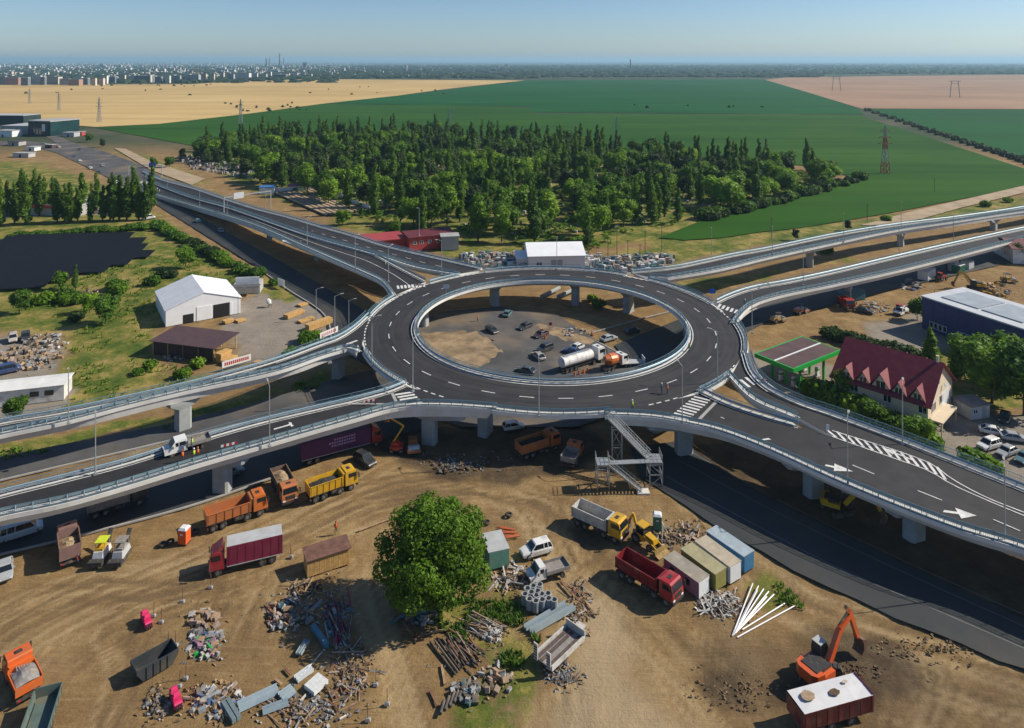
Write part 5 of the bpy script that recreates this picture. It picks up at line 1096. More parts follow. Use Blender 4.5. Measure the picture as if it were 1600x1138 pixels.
P_(o, 'catwalk', steel, MB().box(-f+.8, f-4, -.3, .3, 3.42, 3.5))
for x in (f-1.2, f-3.4, -f+3.4, -f+2.1, -f+.9):
    for s in (-1, 1): wheel(t, x, s*1.0, .5, .34 if x > 2 else .5)
# orange mixer
p, rz = at2((945,582),(972,572)); t = vthing('mixer_truck', 'orange concrete mixer behind the near rail of the ring opening', 'mixer', p, rz)
P_(t, 'chassis', chassis_m, MB().box(-3.2, 3.4, -.5, .5, .6, .95)); P_(t, 'drum', orange, MB().cyl((-2.8,0,2.9),(-1.6,0,2.5),.6,14,1.25).cyl((-1.6,0,2.5),(.2,0,2.3),1.25,14,1.25).cyl((.2,0,2.3),(1.2,0,2.2),1.25,14,.7)); lorry_cab(t, 1.6, 3.5, 2.4, .95, 2.0, white_m)
for x in (2.5,-1.2,-2.4):
    for s in (-1, 1): wheel(t, x, s*.98, .5, .34)
p, rz = at2((970,573),(1003,571)); t = vthing('low_trailer', 'grey flat trailer with white front board beside the mixer', 'trailer', p, rz); P_(t, 'bed_floor', grey_sheet, MB().box(-2.8, 2.8, -1.1, 1.1, .8, 1.0)); P_(t, 'headboard', white_m, MB().box(2.75, 2.85, -1.15, 1.15, 1.003, 2.0))
for x in (-1.5,-.5):
    for s in (-1, 1): wheel(t, x, s*.9, .4, .3)
# open trailers in the foreground
def trailer(label, place, m, roof_m, ln, w_, h, wx, zb=1.0, sheet=None):
    p, rz = place; t = vthing('trailer', label, 'trailer', p, rz); f = ln/2
    b_ = bed(t, -f, f, w_, zb, h, m, .08, 7, .05)
    if sheet: P_(b_, 'cover_sheet', sheet, MB().loft([[(x, -w_/2-.04, zb+h+.1), (x, 0, zb+h+.13+(.1 if abs(x) < f-.1 else 0)), (x, w_/2+.04, zb+h+.1)] for x in (-f, -f/2, 0, f/2, f)], False, False))
    P_(t, 'chassis', chassis_m, MB().box(-f, f+.6, -.5, .5, zb-.5, zb-.13))
    for x in wx:
        for s in (-1, 1): wheel(t, x, s*(w_/2-.3), .48, .4)
    return t
t_ = trailer('maroon tipping trailer with stained white cover at the bottom edge', at2((1240,1140),(1352,1108)), maroon, None, 8.2, 2.7, 1.6, (-2.0,-.8,1.6), 1.0, mat('cover_sheet', (.60,.60,.60), .55, 0, .06, .8, col2=None))
for x_, y_, rx, ry, c_ in ((.3,-.25,.62,.4,(.10,.06,.03)), (-2.6,.1,.8,.6,(.34,.24,.15)), (2.2,.5,.35,.2,(.4,.35,.28))): P_(t_, 'stain', mat('stain_%d' % int(c_[0]*100), c_, .9, 0, .3, 3), MB().add([(x_+math.cos(a)*rx*random.uniform(.85,1.1), y_+math.sin(a)*ry*random.uniform(.85,1.1), 2.96) for a in [2*math.pi*i/14 for i in range(14)]], [tuple(range(14))]))
trailer('green grey open trailer cut by the bottom edge', at2((50,1180),(70,1118)), mat('greenish_bed', (.12,.17,.15), .6, .2, .15, 1, dirt=.5), None, 7, 2.5, .8, (-1,.2))
# low loader with ramps
p, rz = at2((850,1045),(902,996)); t = vthing('low_loader', 'low bed trailer with dark timber deck and raised rear ramps', 'trailer', p, rz)
lw = mat('loader_deck', (.10,.07,.06), .8, 0, .3, 2); P_(t, 'deck', greybed, MB().box(-3.2, 2.6, -1.25, 1.25, .7, .85))
for y in (-.85,.25,.85): P_(t, 'deck_plank', lw, MB().box(-3.1, 2.4, y-.22, y+.22, .853, .9))
for s in (-1, 1): P_(t, 'side_beam', wbed, MB().box(-3.2, 2.6, s*1.3-.08, s*1.3+.08, .6, 1.15)); o = P_(t, 'ramp', wbed, MB().box(-3.35, -3.21, s*.95-.28, s*.95+.28, .7, 2.5)); [P_(o, 'rung', chassis_m, MB().box(-3.4, -3.35, s*.95-.25, s*.95+.25, .9+k*.3, .98+k*.3)) for k in range(5)]
P_(t, 'headboard', wbed, MB().box(2.6, 2.72, -1.38, 1.38, .7, 1.7)); P_(t, 'gooseneck', wbed, MB().box(2.72, 3.9, -.5, .5, .9, 1.2))
for x in (-1.6,-.6):
    for s in (-1, 1): wheel(t, x, s*1.05, .42, .3)
# excavator
def excavator(label, p, rz_base, rz_up, m, s=1.0, reach=1.0):
    t = vthing('excavator', label, 'excavator', p, rz_up); t.scale = (s,)*3; d = rz_base-rz_up; M = Matrix.Rotation(d, 4, 'Z')
    for sd in (-1, 1):
        mb = MB(); pr = [(-1.9,.12),(-1.6,0),(1.6,0),(1.9,.12),(2.05,.45),(1.85,.82),(-1.85,.82),(-2.05,.45)]
        mb.loft([[(x, sd*1.15+y, z) for x, z in pr] for y in (-.3, .3)]); tr = P_(t, 'track', chassis_m, mb.xf(M))
        for k in range(9):
            x = -1.7+k*.425; P_(tr, 'track_shoe', black_m, MB().box(x-.12, x+.12, sd*1.15-.31, sd*1.15+.31, .82, .88).xf(M))
    P_(t, 'turntable', chassis_m, MB().cyl((0,0,.5),(0,0,1.05),.75,14))
    P_(t, 'counterweight', m, MB().loft([[(x, y, z) for x, y in [(-1.3,-1.35),(-2.2,-1.2),(-2.5,-.7),(-2.5,.7),(-2.2,1.2),(-1.3,1.35)]] for z in (1.1, 2.05)]))
    P_(t, 'engine_hood', m, MB().box(-1.29, .3, -1.35, 1.35, 1.1, 1.75)); P_(t, 'engine_grille', black_m, MB().box(-1.9, -.4, -.9, .9, 2.053, 2.12).box(-1.25, .2, -.9, .9, 1.75, 2.05))
    c = P_(t, 'cab', black_m, MB().loft([[(.31,.3,1.1),(1.75,.3,1.1),(1.75,1.33,1.1),(.31,1.33,1.1)],[(.31,.3,2.3),(1.7,.3,2.1),(1.7,1.33,2.1),(.31,1.33,2.3)],[(.4,.35,2.85),(1.35,.35,2.85),(1.35,1.28,2.85),(.4,1.28,2.85)]]))
    P_(c, 'window', glass_m, MB().box(.45, 1.3, 1.29, 1.36, 1.7, 2.6)); P_(c, 'roof', grey_sheet, MB().box(.38, 1.38, .33, 1.3, 2.853, 2.92))
    a, b_, c_, d_ = (.9,-.25,1.6), (2.6,-.25,4.0), (4.5,-.25,4.9), (5.6,-.25,2.0)
    P_(t, 'boom', m, MB().bar(a, b_, .45, .62).bar(b_, c_, .42, .5)); P_(t, 'stick', m, MB().bar(Vector(c_)+Vector((-.35,0,.3)), d_, .36, .42))
    P_(t, 'hydraulic_cylinder', chassis_m, MB().cyl((1.6,-.25,1.5),(3.0,-.25,3.6),.1,8).cyl((2.7,-.25,4.5),(4.35,-.25,5.2),.09,8).cyl((4.7,.0,4.4),(5.6,.0,2.6),.08,8))
    bk = MB(); pr = [(5.6,2.0),(6.3,1.75),(6.55,1.1),(6.2,.5),(5.5,.45),(5.9,.8),(5.9,1.4)]
    P_(t, 'bucket', mat('bucket_steel', (.16,.09,.06), .7, .3, .25, 2), bk.loft([[(x, -.25+y, z) for x, z in pr] for y in (-.55, .55)]))
    return t
p = G(1283,1062); q = G(1350,1012)-p
excavator('orange tracked excavator with raised arm at work on the bare soil', p, math.atan2(q.y, q.x)-.9, math.atan2(q.y, q.x), paint('digger_orange', (.60,.095,.015)), 1.12)
excavator('yellow excavator hidden in the shade below the south-east ramp', G(1310,800), .3, -.5, yellow, 1.0)
excavator('yellow excavator parked in the yard beyond the warehouse', G(1525,452), 0, math.pi-.2, yellow, 1.0)
# backhoe loader
p, rz = at2((985,835),(1030,865)); t = vthing('backhoe_loader', 'yellow backhoe loader between the dump truck and the site cabins', 'loader', p, rz)
P_(t, 'bonnet', yellow, MB().loft([[(.5,-.5,.9),(2.0,-.45,.9),(2.0,.45,.9),(.5,.5,.9)],[(.5,-.5,1.75),(1.9,-.42,1.55),(1.9,.42,1.55),(.5,.5,1.75)]])); c = P_(t, 'cab', yellow, MB().box(-1.0, .5, -.75, .75, .8, 1.5)); P_(c, 'window', glass_m, MB().loft([[(-.95,-.7,1.5),(.45,-.7,1.5),(.45,.7,1.5),(-.95,.7,1.5)],[(-.85,-.62,2.55),(.3,-.62,2.55),(.3,.62,2.55),(-.85,.62,2.55)]])); P_(c, 'roof', yellow, MB().box(-1.0, .45, -.72, .72, 2.553, 2.68))
for sx, sy in ((-.9,.7),(-.9,-.7),(.4,.68),(.4,-.68)): P_(c, 'pillar', black_m, MB().bar((sx,sy,1.5),(sx*.95,sy*.9,2.56),.08))
P_(t, 'loader_arm', yellow, MB().bar((.4,.65,1.5),(2.8,.65,.6),.12,.25).bar((.4,-.65,1.5),(2.8,-.65,.6),.12,.25)); P_(t, 'front_bucket', mat('worn_bucket', (.3,.2,.07), .7, .2, .3, 2), MB().loft([[(2.7,y,.9),(2.6,y,.15),(3.5,y,.1),(2.9,y,.3)] for y in (-1.15, 1.15)]))
P_(t, 'backhoe_boom', yellow, MB().bar((-1.2,0,1.1),(-2.0,0,3.3),.22,.32)); P_(t, 'backhoe_stick', yellow, MB().bar((-2.0,0,3.3),(-3.0,0,1.5),.2,.28)); P_(t, 'backhoe_bucket', chassis_m, MB().loft([[(-3.0,y,1.6),(-3.4,y,1.2),(-3.1,y,.7),(-2.7,y,.9)] for y in (-.35,.35)]))
for s in (-1, 1): wheel(t, -.9, s*.85, .72, .42); wheel(t, 1.5, s*.85, .48, .32); P_(t, 'stabiliser', yellow, MB().bar((-1.4, s*.6, 1.0), (-1.5, s*1.3, .15), .12))
# boom lift, roller
p, rz = at2((612,705),(628,705)); t = vthing('boom_lift', 'orange and yellow boom lift beside a pier in the shade', 'lift', p, rz); P_(t, 'base', pinkred, MB().box(-1.1, 1.1, -.9, .9, .5, 1.1)); P_(t, 'turret', pinkred, MB().box(-.8, .5, -.6, .6, 1.1, 1.7)); P_(t, 'boom', yellow, MB().bar((-.6,0,1.6),(1.2,0,4.4),.25).bar((1.2,0,4.4),(-1.2,0,5.8),.22)); P_(t, 'basket', orange, MB().box(-2.0, -1.2, -.6, .6, 5.4, 5.5).bar((-2,-.6,5.5),(-2,-.6,6.4),.06).bar((-2,.6,5.5),(-2,.6,6.4),.06).bar((-2,-.6,6.4),(-2,.6,6.4),.06).bar((-1.2,-.6,6.4),(-2,-.6,6.4),.06).bar((-1.2,.6,6.4),(-2,.6,6.4),.06))
for x in (-.8,.8):
    for s in (-1, 1): wheel(t, x, s*.85, .42, .3)
def roller(label, a, b_, m):
    p, rz = at2(a, b_); t = vthing('road_roller', label, 'roller', p, rz); P_(t, 'body', m, MB().loft([[(-2.0,-.8,.7),(.4,-.8,.7),(.4,.8,.7),(-2.0,.8,.7)],[(-1.8,-.7,1.5),(.4,-.75,1.6),(.4,.75,1.6),(-1.8,.7,1.5)]])); P_(t, 'drum', steel, MB().cyl((1.5,-.95,.7),(1.5,.95,.7),.7,18)); P_(t, 'drum_frame', m, MB().box(.6, 2.5, -1.12, -.97, .5, .9).box(.6, 2.5, .97, 1.12, .5, .9).box(2.3, 2.5, -.967, .967, .5, .9)); P_(t, 'canopy', black_m, MB().box(-1.0, .7, -.85, .85, 2.5, 2.6)); [P_(t, 'post', black_m, MB().bar((x,y,1.5),(x,y,2.5),.07)) for x in (-.9,.6) for y in (-.75,.75)]
    for s in (-1, 1): wheel(t, -1.2, s*.7, .65, .45)
    return t
roller('grey and orange road roller parked in the shade by the pier', (644,690), (647,712), OB); roller('yellow roller in the far yard beside the warehouse', (1560,440), (1590,442), yellow); roller('orange roller beneath the near north-east ramp', (1243,492), (1258,488), OB); roller('tan roller at the edge of the yard under the ramp', (1208,505), (1222,502), paint('tan', (.45,.3,.12)))
# paving machines by the west ramp
for (u, v, c1, lab) in ((160,872,white_m,'white and yellow compact paving machine near the west ramp'), (190,872,grey_sheet,'grey dusty milling machine beside the paving machine')):
    p = G(u, v); t = vthing('paving_machine', lab, 'machine', p, R(95))
    P_(t, 'body', c1, MB().loft([[(-1.5,-.7,.5),(1.3,-.7,.5),(1.3,.7,.5),(-1.5,.7,.5)],[(-1.2,-.6,1.6),(1.0,-.6,1.4),(1.0,.6,1.4),(-1.2,.6,1.6)]])); P_(t, 'engine_cover', yellow if c1 is white_m else greybed, MB().box(-1.0, .4, -.5, .5, 1.603, 1.9)); P_(t, 'conveyor', chassis_m, MB().bar((1.0,0,.6),(2.6,0,2.4),.6,.2)); P_(t, 'hopper', chassis_m, MB().box(-2.3,-1.5,-.9,.9,.3,.9))
    P_(t, 'canopy', mat('lime_canopy', (.55,.62,.03), .5) if c1 is white_m else greybed, MB().box(-.8,.8,-.7,.7,2.5,2.58)); [P_(t, 'post', steel, MB().bar((x,y,1.5),(x,y,2.5),.06)) for x in (-.7,.7) for y in (-.6,.6)]
    for sd in (-1, 1): P_(t, 'track', chassis_m, MB().loft([[(-1.2,sd*.6+y,.05),(1.2,sd*.6+y,.05),(1.4,sd*.6+y,.35),(1.1,sd*.6+y,.6),(-1.1,sd*.6+y,.6),(-1.4,sd*.6+y,.35)] for y in (-.18,.18)]))
# tractors and small machines in the yard on the right
for (a, b_, m, lab) in (((1462,440),(1478,437),pinkred,'red tractor in the yard beneath the ramp'), ((1400,492),(1412,488),red_p,'dark red compact tractor by the yard fence'), ((1480,420),(1494,424),yellow,'yellow wheel loader under the near north-east ramp')):
    p, rz = at2(a, b_); t = vthing('tractor', lab, 'tractor', p, rz); P_(t, 'bonnet', m, MB().box(.2,1.9,-.4,.4,.8,1.5)); c = P_(t, 'cab', m, MB().box(-1.0,.2,-.7,.7,.8,1.5)); P_(c, 'window', glass_m, MB().loft([[(-.95,-.65,1.5),(.15,-.65,1.5),(.15,.65,1.5),(-.95,.65,1.5)],[(-.85,-.55,2.4),(.1,-.55,2.4),(.1,.55,2.4),(-.85,.55,2.4)]])); P_(c, 'roof', m, MB().box(-.95,.2,-.65,.65,2.403,2.52))
    for s in (-1, 1): wheel(t, -.7, s*.8, .75, .42); wheel(t, 1.4, s*.75, .48, .3)
# ------------------------------------------------------------------ stair tower
st_ = thing('stair_tower', 'galvanised steel stair tower leading down from the ring to the ground', 'stairs', (0,0,0))
T0 = G(952,652,7.5); LA_ = G(1014,716,3.9); LB_ = Vector((LA_.x-7.0, LA_.y-.6, 3.9)); FT = G(1004, 768, 0)
def flight(a, b_, w_=1.1, name='stair_flight'):
    a, b_ = Vector(a), Vector(b_); d = (b_-a); s = Vector((d.y, -d.x, 0)).normalized()*w_/2
    f = MB()
    for k in (-1, 1): f.bar(a+s*k, b_+s*k, .07, .28)
    fl_ = f.build(name, steel, st_); n_ = max(4, int(d.length/.33)); tm = MB().box(-.14, .14, -w_/2+.04, w_/2-.04, -.02, .02).mesh('tread', steel)
    for k in range(1, n_): link('tread', tm, fl_, a+d*(k/n_), math.atan2(d.y, d.x))
    h = MB()
    for k in (-1, 1):
        for z in (.55, 1.05): h.bar(a+s*k+Vector((0,0,z)), b_+s*k+Vector((0,0,z)), .05)
        for j in range(n_//2+1): q = a+d*(2*j/n_ if 2*j <= n_ else 1)+s*k; h.bar(q, q+Vector((0,0,1.05)), .04)
    h.build('handrail', steel, fl_); return fl_
flight(T0, LA_); flight(LB_+Vector((.3,-1.0,0)), FT)
def platform(c, lx, ly):
    p_ = MB().box(c.x-lx/2, c.x+lx/2, c.y-ly/2, c.y+ly/2, c.z-.12, c.z).build('landing', steel, st_); h = MB()
    for x, y in ((-1,-1),(1,-1),(1,1),(-1,1)): h.bar((c.x+x*lx/2, c.y+y*ly/2, c.z), (c.x+x*lx/2, c.y+y*ly/2, c.z+1.05), .05)
    for z in (.55, 1.05):
        h.bar((c.x+lx/2,c.y-ly/2,c.z+z),(c.x+lx/2,c.y+ly/2,c.z+z),.05); h.bar((c.x-lx/2,c.y-ly/2,c.z+z),(c.x-lx/2,c.y+ly/2,c.z+z),.05); h.bar((c.x-lx/2,c.y-ly/2,c.z+z),(c.x+lx/2,c.y-ly/2,c.z+z),.05)
    h.build('handrail', steel, p_)
platform(LA_+Vector((.9,0,0)), 2.0, 2.6); platform(LB_+Vector((-.6,-.3,0)), 2.0, 2.2); MB().bar(LA_+Vector((0,-.7,-.06)), LB_+Vector((0,-.7,-.06)), 1.1, .1).build('walkway', steel, st_)
def legs(c, lx, ly, z1, nm='support_frame'):
    mb = MB(); P = [(c.x+x*lx/2, c.y+y*ly/2) for x, y in ((-1,-1),(1,-1),(1,1),(-1,1))]
    for x, y in P: mb.bar((x,y,-.2),(x,y,z1),.14)
    for k in range(4):
        a, b_ = P[k], P[(k+1) % 4]
        for z in (z1*.5, z1-.2): mb.bar((*a,z),(*b_,z),.1)
        mb.bar((*a,.1),(*b_,z1*.5),.07); mb.bar((*b_,z1*.5),(*a,z1-.2),.07)
    mb.build(nm, steel, st_)
legs(LA_+Vector((.9,0,0)), 2.0, 2.6, 3.85); legs(LB_+Vector((-.6,-.3,0)), 1.9, 2.1, 3.85); legs(T0.lerp(LA_, .2), 1.6, .9, 6.4)
MB().box(FT.x-.9, FT.x+1.0, FT.y-.8, FT.y+.8, -.2, .16).build('footing', concrete, st_)
# ------------------------------------------------------------------ street lamps
POLE = MB().cyl((0,0,-.2),(0,0,8.4),.09,8,.055).mesh('pole', steel); ARM = MB().bar((0,0,8.35),(1.1,0,8.7),.06).mesh('arm', steel); HEAD = MB().loft([[(1.0,-.12,8.66),(1.0,.12,8.66),(1.0,.1,8.74),(1.0,-.1,8.74)],[(1.75,-.15,8.72),(1.75,.15,8.72),(1.75,.12,8.80),(1.75,-.12,8.80)]]).mesh('lamp_head', wall_grey); BASE = MB().box(-.22,.22,-.22,.22,-.15,.12).mesh('base_plate', steel)
def lamp(u, v, z, rz, where, h=1.0):
    t = thing('street_lamp', 'slim grey street lamp '+where, 'street lamp', G(u, v, z), R(rz), 'street lamps of the interchange'); t.scale = (1.1, 1.1, 1.12*h)
    for nm, me_ in (('pole', POLE), ('arm', ARM), ('lamp_head', HEAD), ('base_plate', BASE)): link(nm, me_, t)
for a in ((107,662,7.2,-60,'on the upper west ramp nearest the frame edge'), (149,741,7.15,-60,'on the far rim of the lower west ramp'), (421,697,7.4,120,'on the near rim of the lower west ramp'), (842,650,7.6,90,'on the near rim of the ring before the opening'),
          (581,571,7.6,10,'at the west curve of the ring'), (645,611,7.6,60,'beside the zebra crossing of the lower west ramp'), (523,531,7.6,20,'beside the timber yard shrub'), (555,421,7.5,60,'halfway along the north-west approach ramp'), (607,440,7.5,60,'near the north-west zebra crossing'),
          (690,428,7.6,200,'between the two north-west carriageways'), (480,386,7.2,60,'on the near rim of the north-west ramp'), (870,421,7.6,270,'on the far rim of the ring before the white workshop'), (1112,404,7.5,250,'at the start of the far north-east ramp'), (1066,660,7.6,110,'beside the long zebra crossing near the stair tower'),
          (1121,597,7.6,150,'inside the nose between the south-east ramps'), (1175,520,7.6,190,'on the east curve of the ring'), (1324,757,7.2,60,'on the near rim of the south-east ramp'), (1410,694,7.0,60,'on the far rim of the south-east ramp before the red house'), (1255,446,7.3,250,'on the near north-east ramp close to the ring'),
          (1405,401,6.9,250,'midway along the near north-east ramp'), (1490,381,6.5,250,'far along the near north-east ramp'), (1207,401,7.4,250,'on the far north-east ramp close to the ring'), (1318,378,7.1,250,'midway along the far north-east ramp'), (1408,357,6.8,250,'on the far north-east ramp before the crop field'), (415,331,5,250,'beside the rowed plot'), (355,341,3.5,60,'beside the pale gantry sign'), (312,328,2,60,'low on the north-west ramp'), (1570,845,6.6,60,'on the near rim of the south-east ramp at the frame edge'), (655,368,7.5,250,'before the red building'), (262,300,1,60,'near the foot of the north-west ramp')): lamp(*a)
for a in ((494,500,0,20,'on the ground beside the timber stacks'), (545,520,0,20,'on the ground under the ring edge'), (1460,500,0,90,'in the yard of the blue warehouse'), (228,285,0,0,'beside the far road'), (372,500,0,0,'in front of the white tent')): lamp(*a, h=.85)
# wooden line poles
for k, (u, v, h) in enumerate(((950,411,9),(964,405,11),(981,412,8),(1008,401,9),(1034,394,10),(1000,415,7),(920,400,9),(1205,372,8),(1355,345,7),(1460,300,7))):
    t = thing('utility_pole', 'bare utility pole number %s counted from the stone yard' % ('one two three four five six seven eight nine ten'.split()[k]), 'pole', G(u, v), 0, 'utility poles near the wood'); P_(t, 'post', bark, MB().cyl((0,0,-.2),(0,0,h),.13,7,.09)); P_(t, 'cross_arm', bark, MB().bar((-.7,0,h-.4),(.7,0,h-.4),.1))
# ------------------------------------------------------------------ containers and cabins
def corr(L, W, h, n_=14):
    """container shell with ribbed long sides"""
    mb = MB(); mb.box(0, L, 0, W, .12, h)
    for k in range(n_):
        x = L*(k+.2)/n_
        mb.box(x, x+L/n_*.5, -.04, 0, .2, h-.1); mb.box(x, x+L/n_*.5, W, W+.04, .2, h-.1)
    for k in range(5): y = W*(k+.2)/5; mb.box(L, L+.04, y, y+W*.1, .2, h-.1)
    return mb
def container(label, near, far, W, h, m, roof_m, name='container', windows=(), end_m=None):
    """near: base corner of the visible end, far: the other end of the same long side; box lies to the right of near->far"""
    W *= 1.22; h *= 1.08
    A, B = G(*near), G(*far); d = A-B; L = d.length; t = thing(name, label, 'container' if name == 'container' else 'cabin', B, math.atan2(d.y, d.x), 'site cabins and containers')
    P_(t, 'shell', m, corr(L, W, h)); P_(t, 'roof', roof_m, MB().box(-.05, L+.08, -.08, W+.08, h, h+.08))
    P_(t, 'end_wall', end_m or m, MB().box(L+.045, L+.09, .05, W-.05, .15, h-.05))
    for x in (.1, L-.3):
        for y in (.05, W-.25): P_(t, 'skid', chassis_m, MB().box(x, x+.2, y, y+.2, -.2, .12))
    for x in windows: P_(t, 'window', glass_m, MB().box(x, x+.7, -.09, -.045, h*.45, h*.8))
    return t
pinkm = mat('pink_sheet', (.30,.17,.24), .6, 0, .1, 1, dirt=.3); olive = mat('olive_sheet', (.25,.24,.06), .6, 0, .1, 1, dirt=.2); bluec = mat('blue_sheet', (.03,.16,.33), .5, 0, .12, 1, dirt=.2); greenc = mat('green_sheet', (.13,.30,.22), .6, 0, .12, 1, dirt=.2)
roofg = mat('dusty_roof', (.30,.27,.22), .8, 0, .2, .8, dirt=.4); rooft = mat('tan_roof', (.42,.36,.27), .8, 0, .15, .8); roofb = mat('pale_blue_roof', (.33,.40,.44), .6, 0, .12, .8, dirt=.2)
container('faded pink site cabin with grey roof nearest the red dump truck', (1091,937), (1037,897), 1.75, 1.95, pinkm, roofg, 'site_cabin', (1.1, 3.6), frame_white)
container('olive green container between the pink cabin and the white container', (1117,925), (1064,884), 1.75, 2.05, olive, mat('olive_roof', (.33,.30,.17), .8, 0, .15, .8), end_m=olive)
container('white container with tan roof carrying cables', (1140,914), (1086,872), 1.75, 2.1, frame_white, rooft)
container('blue container with pale ribbed roof at the end of the cabin row', (1162,897), (1104,856), 1.7, 2.1, bluec, roofb)
container('pale green container behind the large tree', (764,892), (752,862), 2.3, 2.2, greenc, grey_sheet)
container('teal container standing under the near north-east ramp', (1352,468), (1316,474), 2.2, 2.4, mat('teal_sheet', (.03,.12,.15), .6), mat('teal_roof', (.05,.14,.18), .6)); container('white and blue container in the yard under the ramp', (1462,432), (1450,440), 2.4, 2.4, frame_white, frame_white); container('small green container in the far yard', (1508,425), (1500,428), 2.0, 2.2, mat('dkgreen_sheet', (.03,.18,.1), .6), frame_white); container('pale container next to the small green one', (1522,419), (1514,422), 2.0, 2.2, frame_white, grey_sheet)
# timber hut with rusty roof
A, B = G(480,903), G(547,881); d = B-A; t = thing('timber_hut', 'ochre timber hut with rusty roof standing on the bare soil', 'hut', A, math.atan2(d.y, d.x)); L = d.length; W = 2.3; h = 2.2; och = mat('ochre_boards', (.50,.30,.10), .8, 0, .25, 2); rust = mat('rusty_sheet', (.17,.085,.06), .7, .2, .3, 1.2)
P_(t, 'wall', och, MB().box(0, L, 0, W, 0, h)); P_(t, 'roof', rust, MB().loft([[(-.15,-.25,h-.02),(-.15,W+.2,h+.25),(-.15,W+.2,h+.32),(-.15,-.25,h+.06)],[(L+.15,-.25,h-.02),(L+.15,W+.2,h+.25),(L+.15,W+.2,h+.32),(L+.15,-.25,h+.06)]]))
for k in range(18): P_(t, 'plank', och if k % 3 else wood_m, MB().box(L*k/18+.015, L*(k+1)/18-.015, -.03-.012*(k % 2), -.002, .05, h-.06))
# portable toilets
for (u, v, m, lab) in ((288,848,mat('orange_plastic', (.62,.10,.02), .5, 0, .06, 1),'orange portable toilet with pale roof by the orange dump truck'), (1027,826,mat('green_plastic', (.05,.20,.15), .5, 0, .06, 1),'dark green portable toilet beside the backhoe loader')):
    t = thing('portable_toilet', lab, 'toilet', G(u, v), R(-8)); t.scale = (1.2, 1.2, 1.15); P_(t, 'body', m, MB().box(-.5,.5,-.5,.5,.1,1.75)); P_(t, 'roof', frame_white, MB().loft([[(-.52,-.52,1.753),(.52,-.52,1.753),(.52,.52,1.753),(-.52,.52,1.753)],[(-.35,-.35,1.98),(.35,-.35,1.98),(.35,.35,1.98),(-.35,.35,1.98)]])); P_(t, 'door', m, MB().box(-.38,.38,-.54,-.5,.2,1.65)); P_(t, 'vent_plate', frame_white, MB().box(-.15,.15,-.56,-.54,1.2,1.4)); P_(t, 'skid', black_m, MB().box(-.5,.5,-.5,.5,-.1,.1))
# skip
A, B = G(214,1070), G(266,1040); d = B-A; t = thing('skip', 'dark grey steel skip with sloping ends standing on the bare soil', 'skip', A.lerp(B,.5)+Vector((-.3,.9,0)), math.atan2(d.y, d.x)); t.scale = (1.22, 1.22, 1.15); sk = mat('skip_steel', (.055,.065,.072), .5, .3, .12, 1, dirt=.3)
prof = [(-1.3,.1),(1.2,.1),(1.75,1.0),(1.75,1.35),(-1.85,1.35),(-1.85,1.0)]
for s in (-1, 1): P_(t, 'side_wall', sk, MB().loft([[(x, s*.85+y, z) for x, z in prof] for y in (-.04,.04)])); [P_(t, 'rib', sk, MB().box(x-.04,x+.04,s*.89-.001 if s > 0 else -.97,.97 if s > 0 else -.889,.2,1.3)) for x in (-1.0,-.4,.2,.8)]
P_(t, 'floor', sk, MB().box(-1.3,1.2,-.81,.81,.1,.16)); P_(t, 'end_wall', sk, MB().loft([[(-1.3,y,.1),(-1.85,y,1.0),(-1.85,y,1.35),(-1.79,y,1.35),(-1.79,y,1.0),(-1.24,y,.1)] for y in (-.81,.81)])); P_(t, 'end_wall', sk, MB().loft([[(1.2,y,.1),(1.75,y,1.0),(1.75,y,1.35),(1.69,y,1.35),(1.69,y,1.0),(1.14,y,.1)] for y in (-.81,.81)]))
# pink drums on carts
pk = mat('pink_plastic', (.62,.03,.13), .45, 0, .06, 2, dirt=.1)
for (a, b_, lab) in (((234,985),(224,966),'pink twin drum barrier cart beside the fence posts'), ((280,1112),(270,1088),'pink twin drum barrier cart at the bottom of the scrap rows')):
    p, rz = at2(a, b_); t = thing('barrier_cart', lab, 'barrier cart', p, rz); t.scale = (1.2,)*3
    for k in range(2): P_(t, 'tank', pk, MB().loft([[(-.05+k*.72+x, y, z) for x, y in ((-.33,-.3),(.33,-.3),(.33,.3),(-.33,.3))] for z in (.15,.85)]).cyl((-.05+k*.72,-.22,.85),(-.05+k*.72,.22,.85),.16,8))
    P_(t, 'drum', pk, MB().cyl((-.62,-.33,.35),(-.62,.33,.35),.3,12)); [P_(t, 'stripe', black_m, MB().box(-.96,-.90,y-.05,y+.05,.1,.6)) for y in (-.22,0,.22)]; P_(t, 'base', black_m, MB().box(-.9,1.05,-.34,.34,.02,.12))
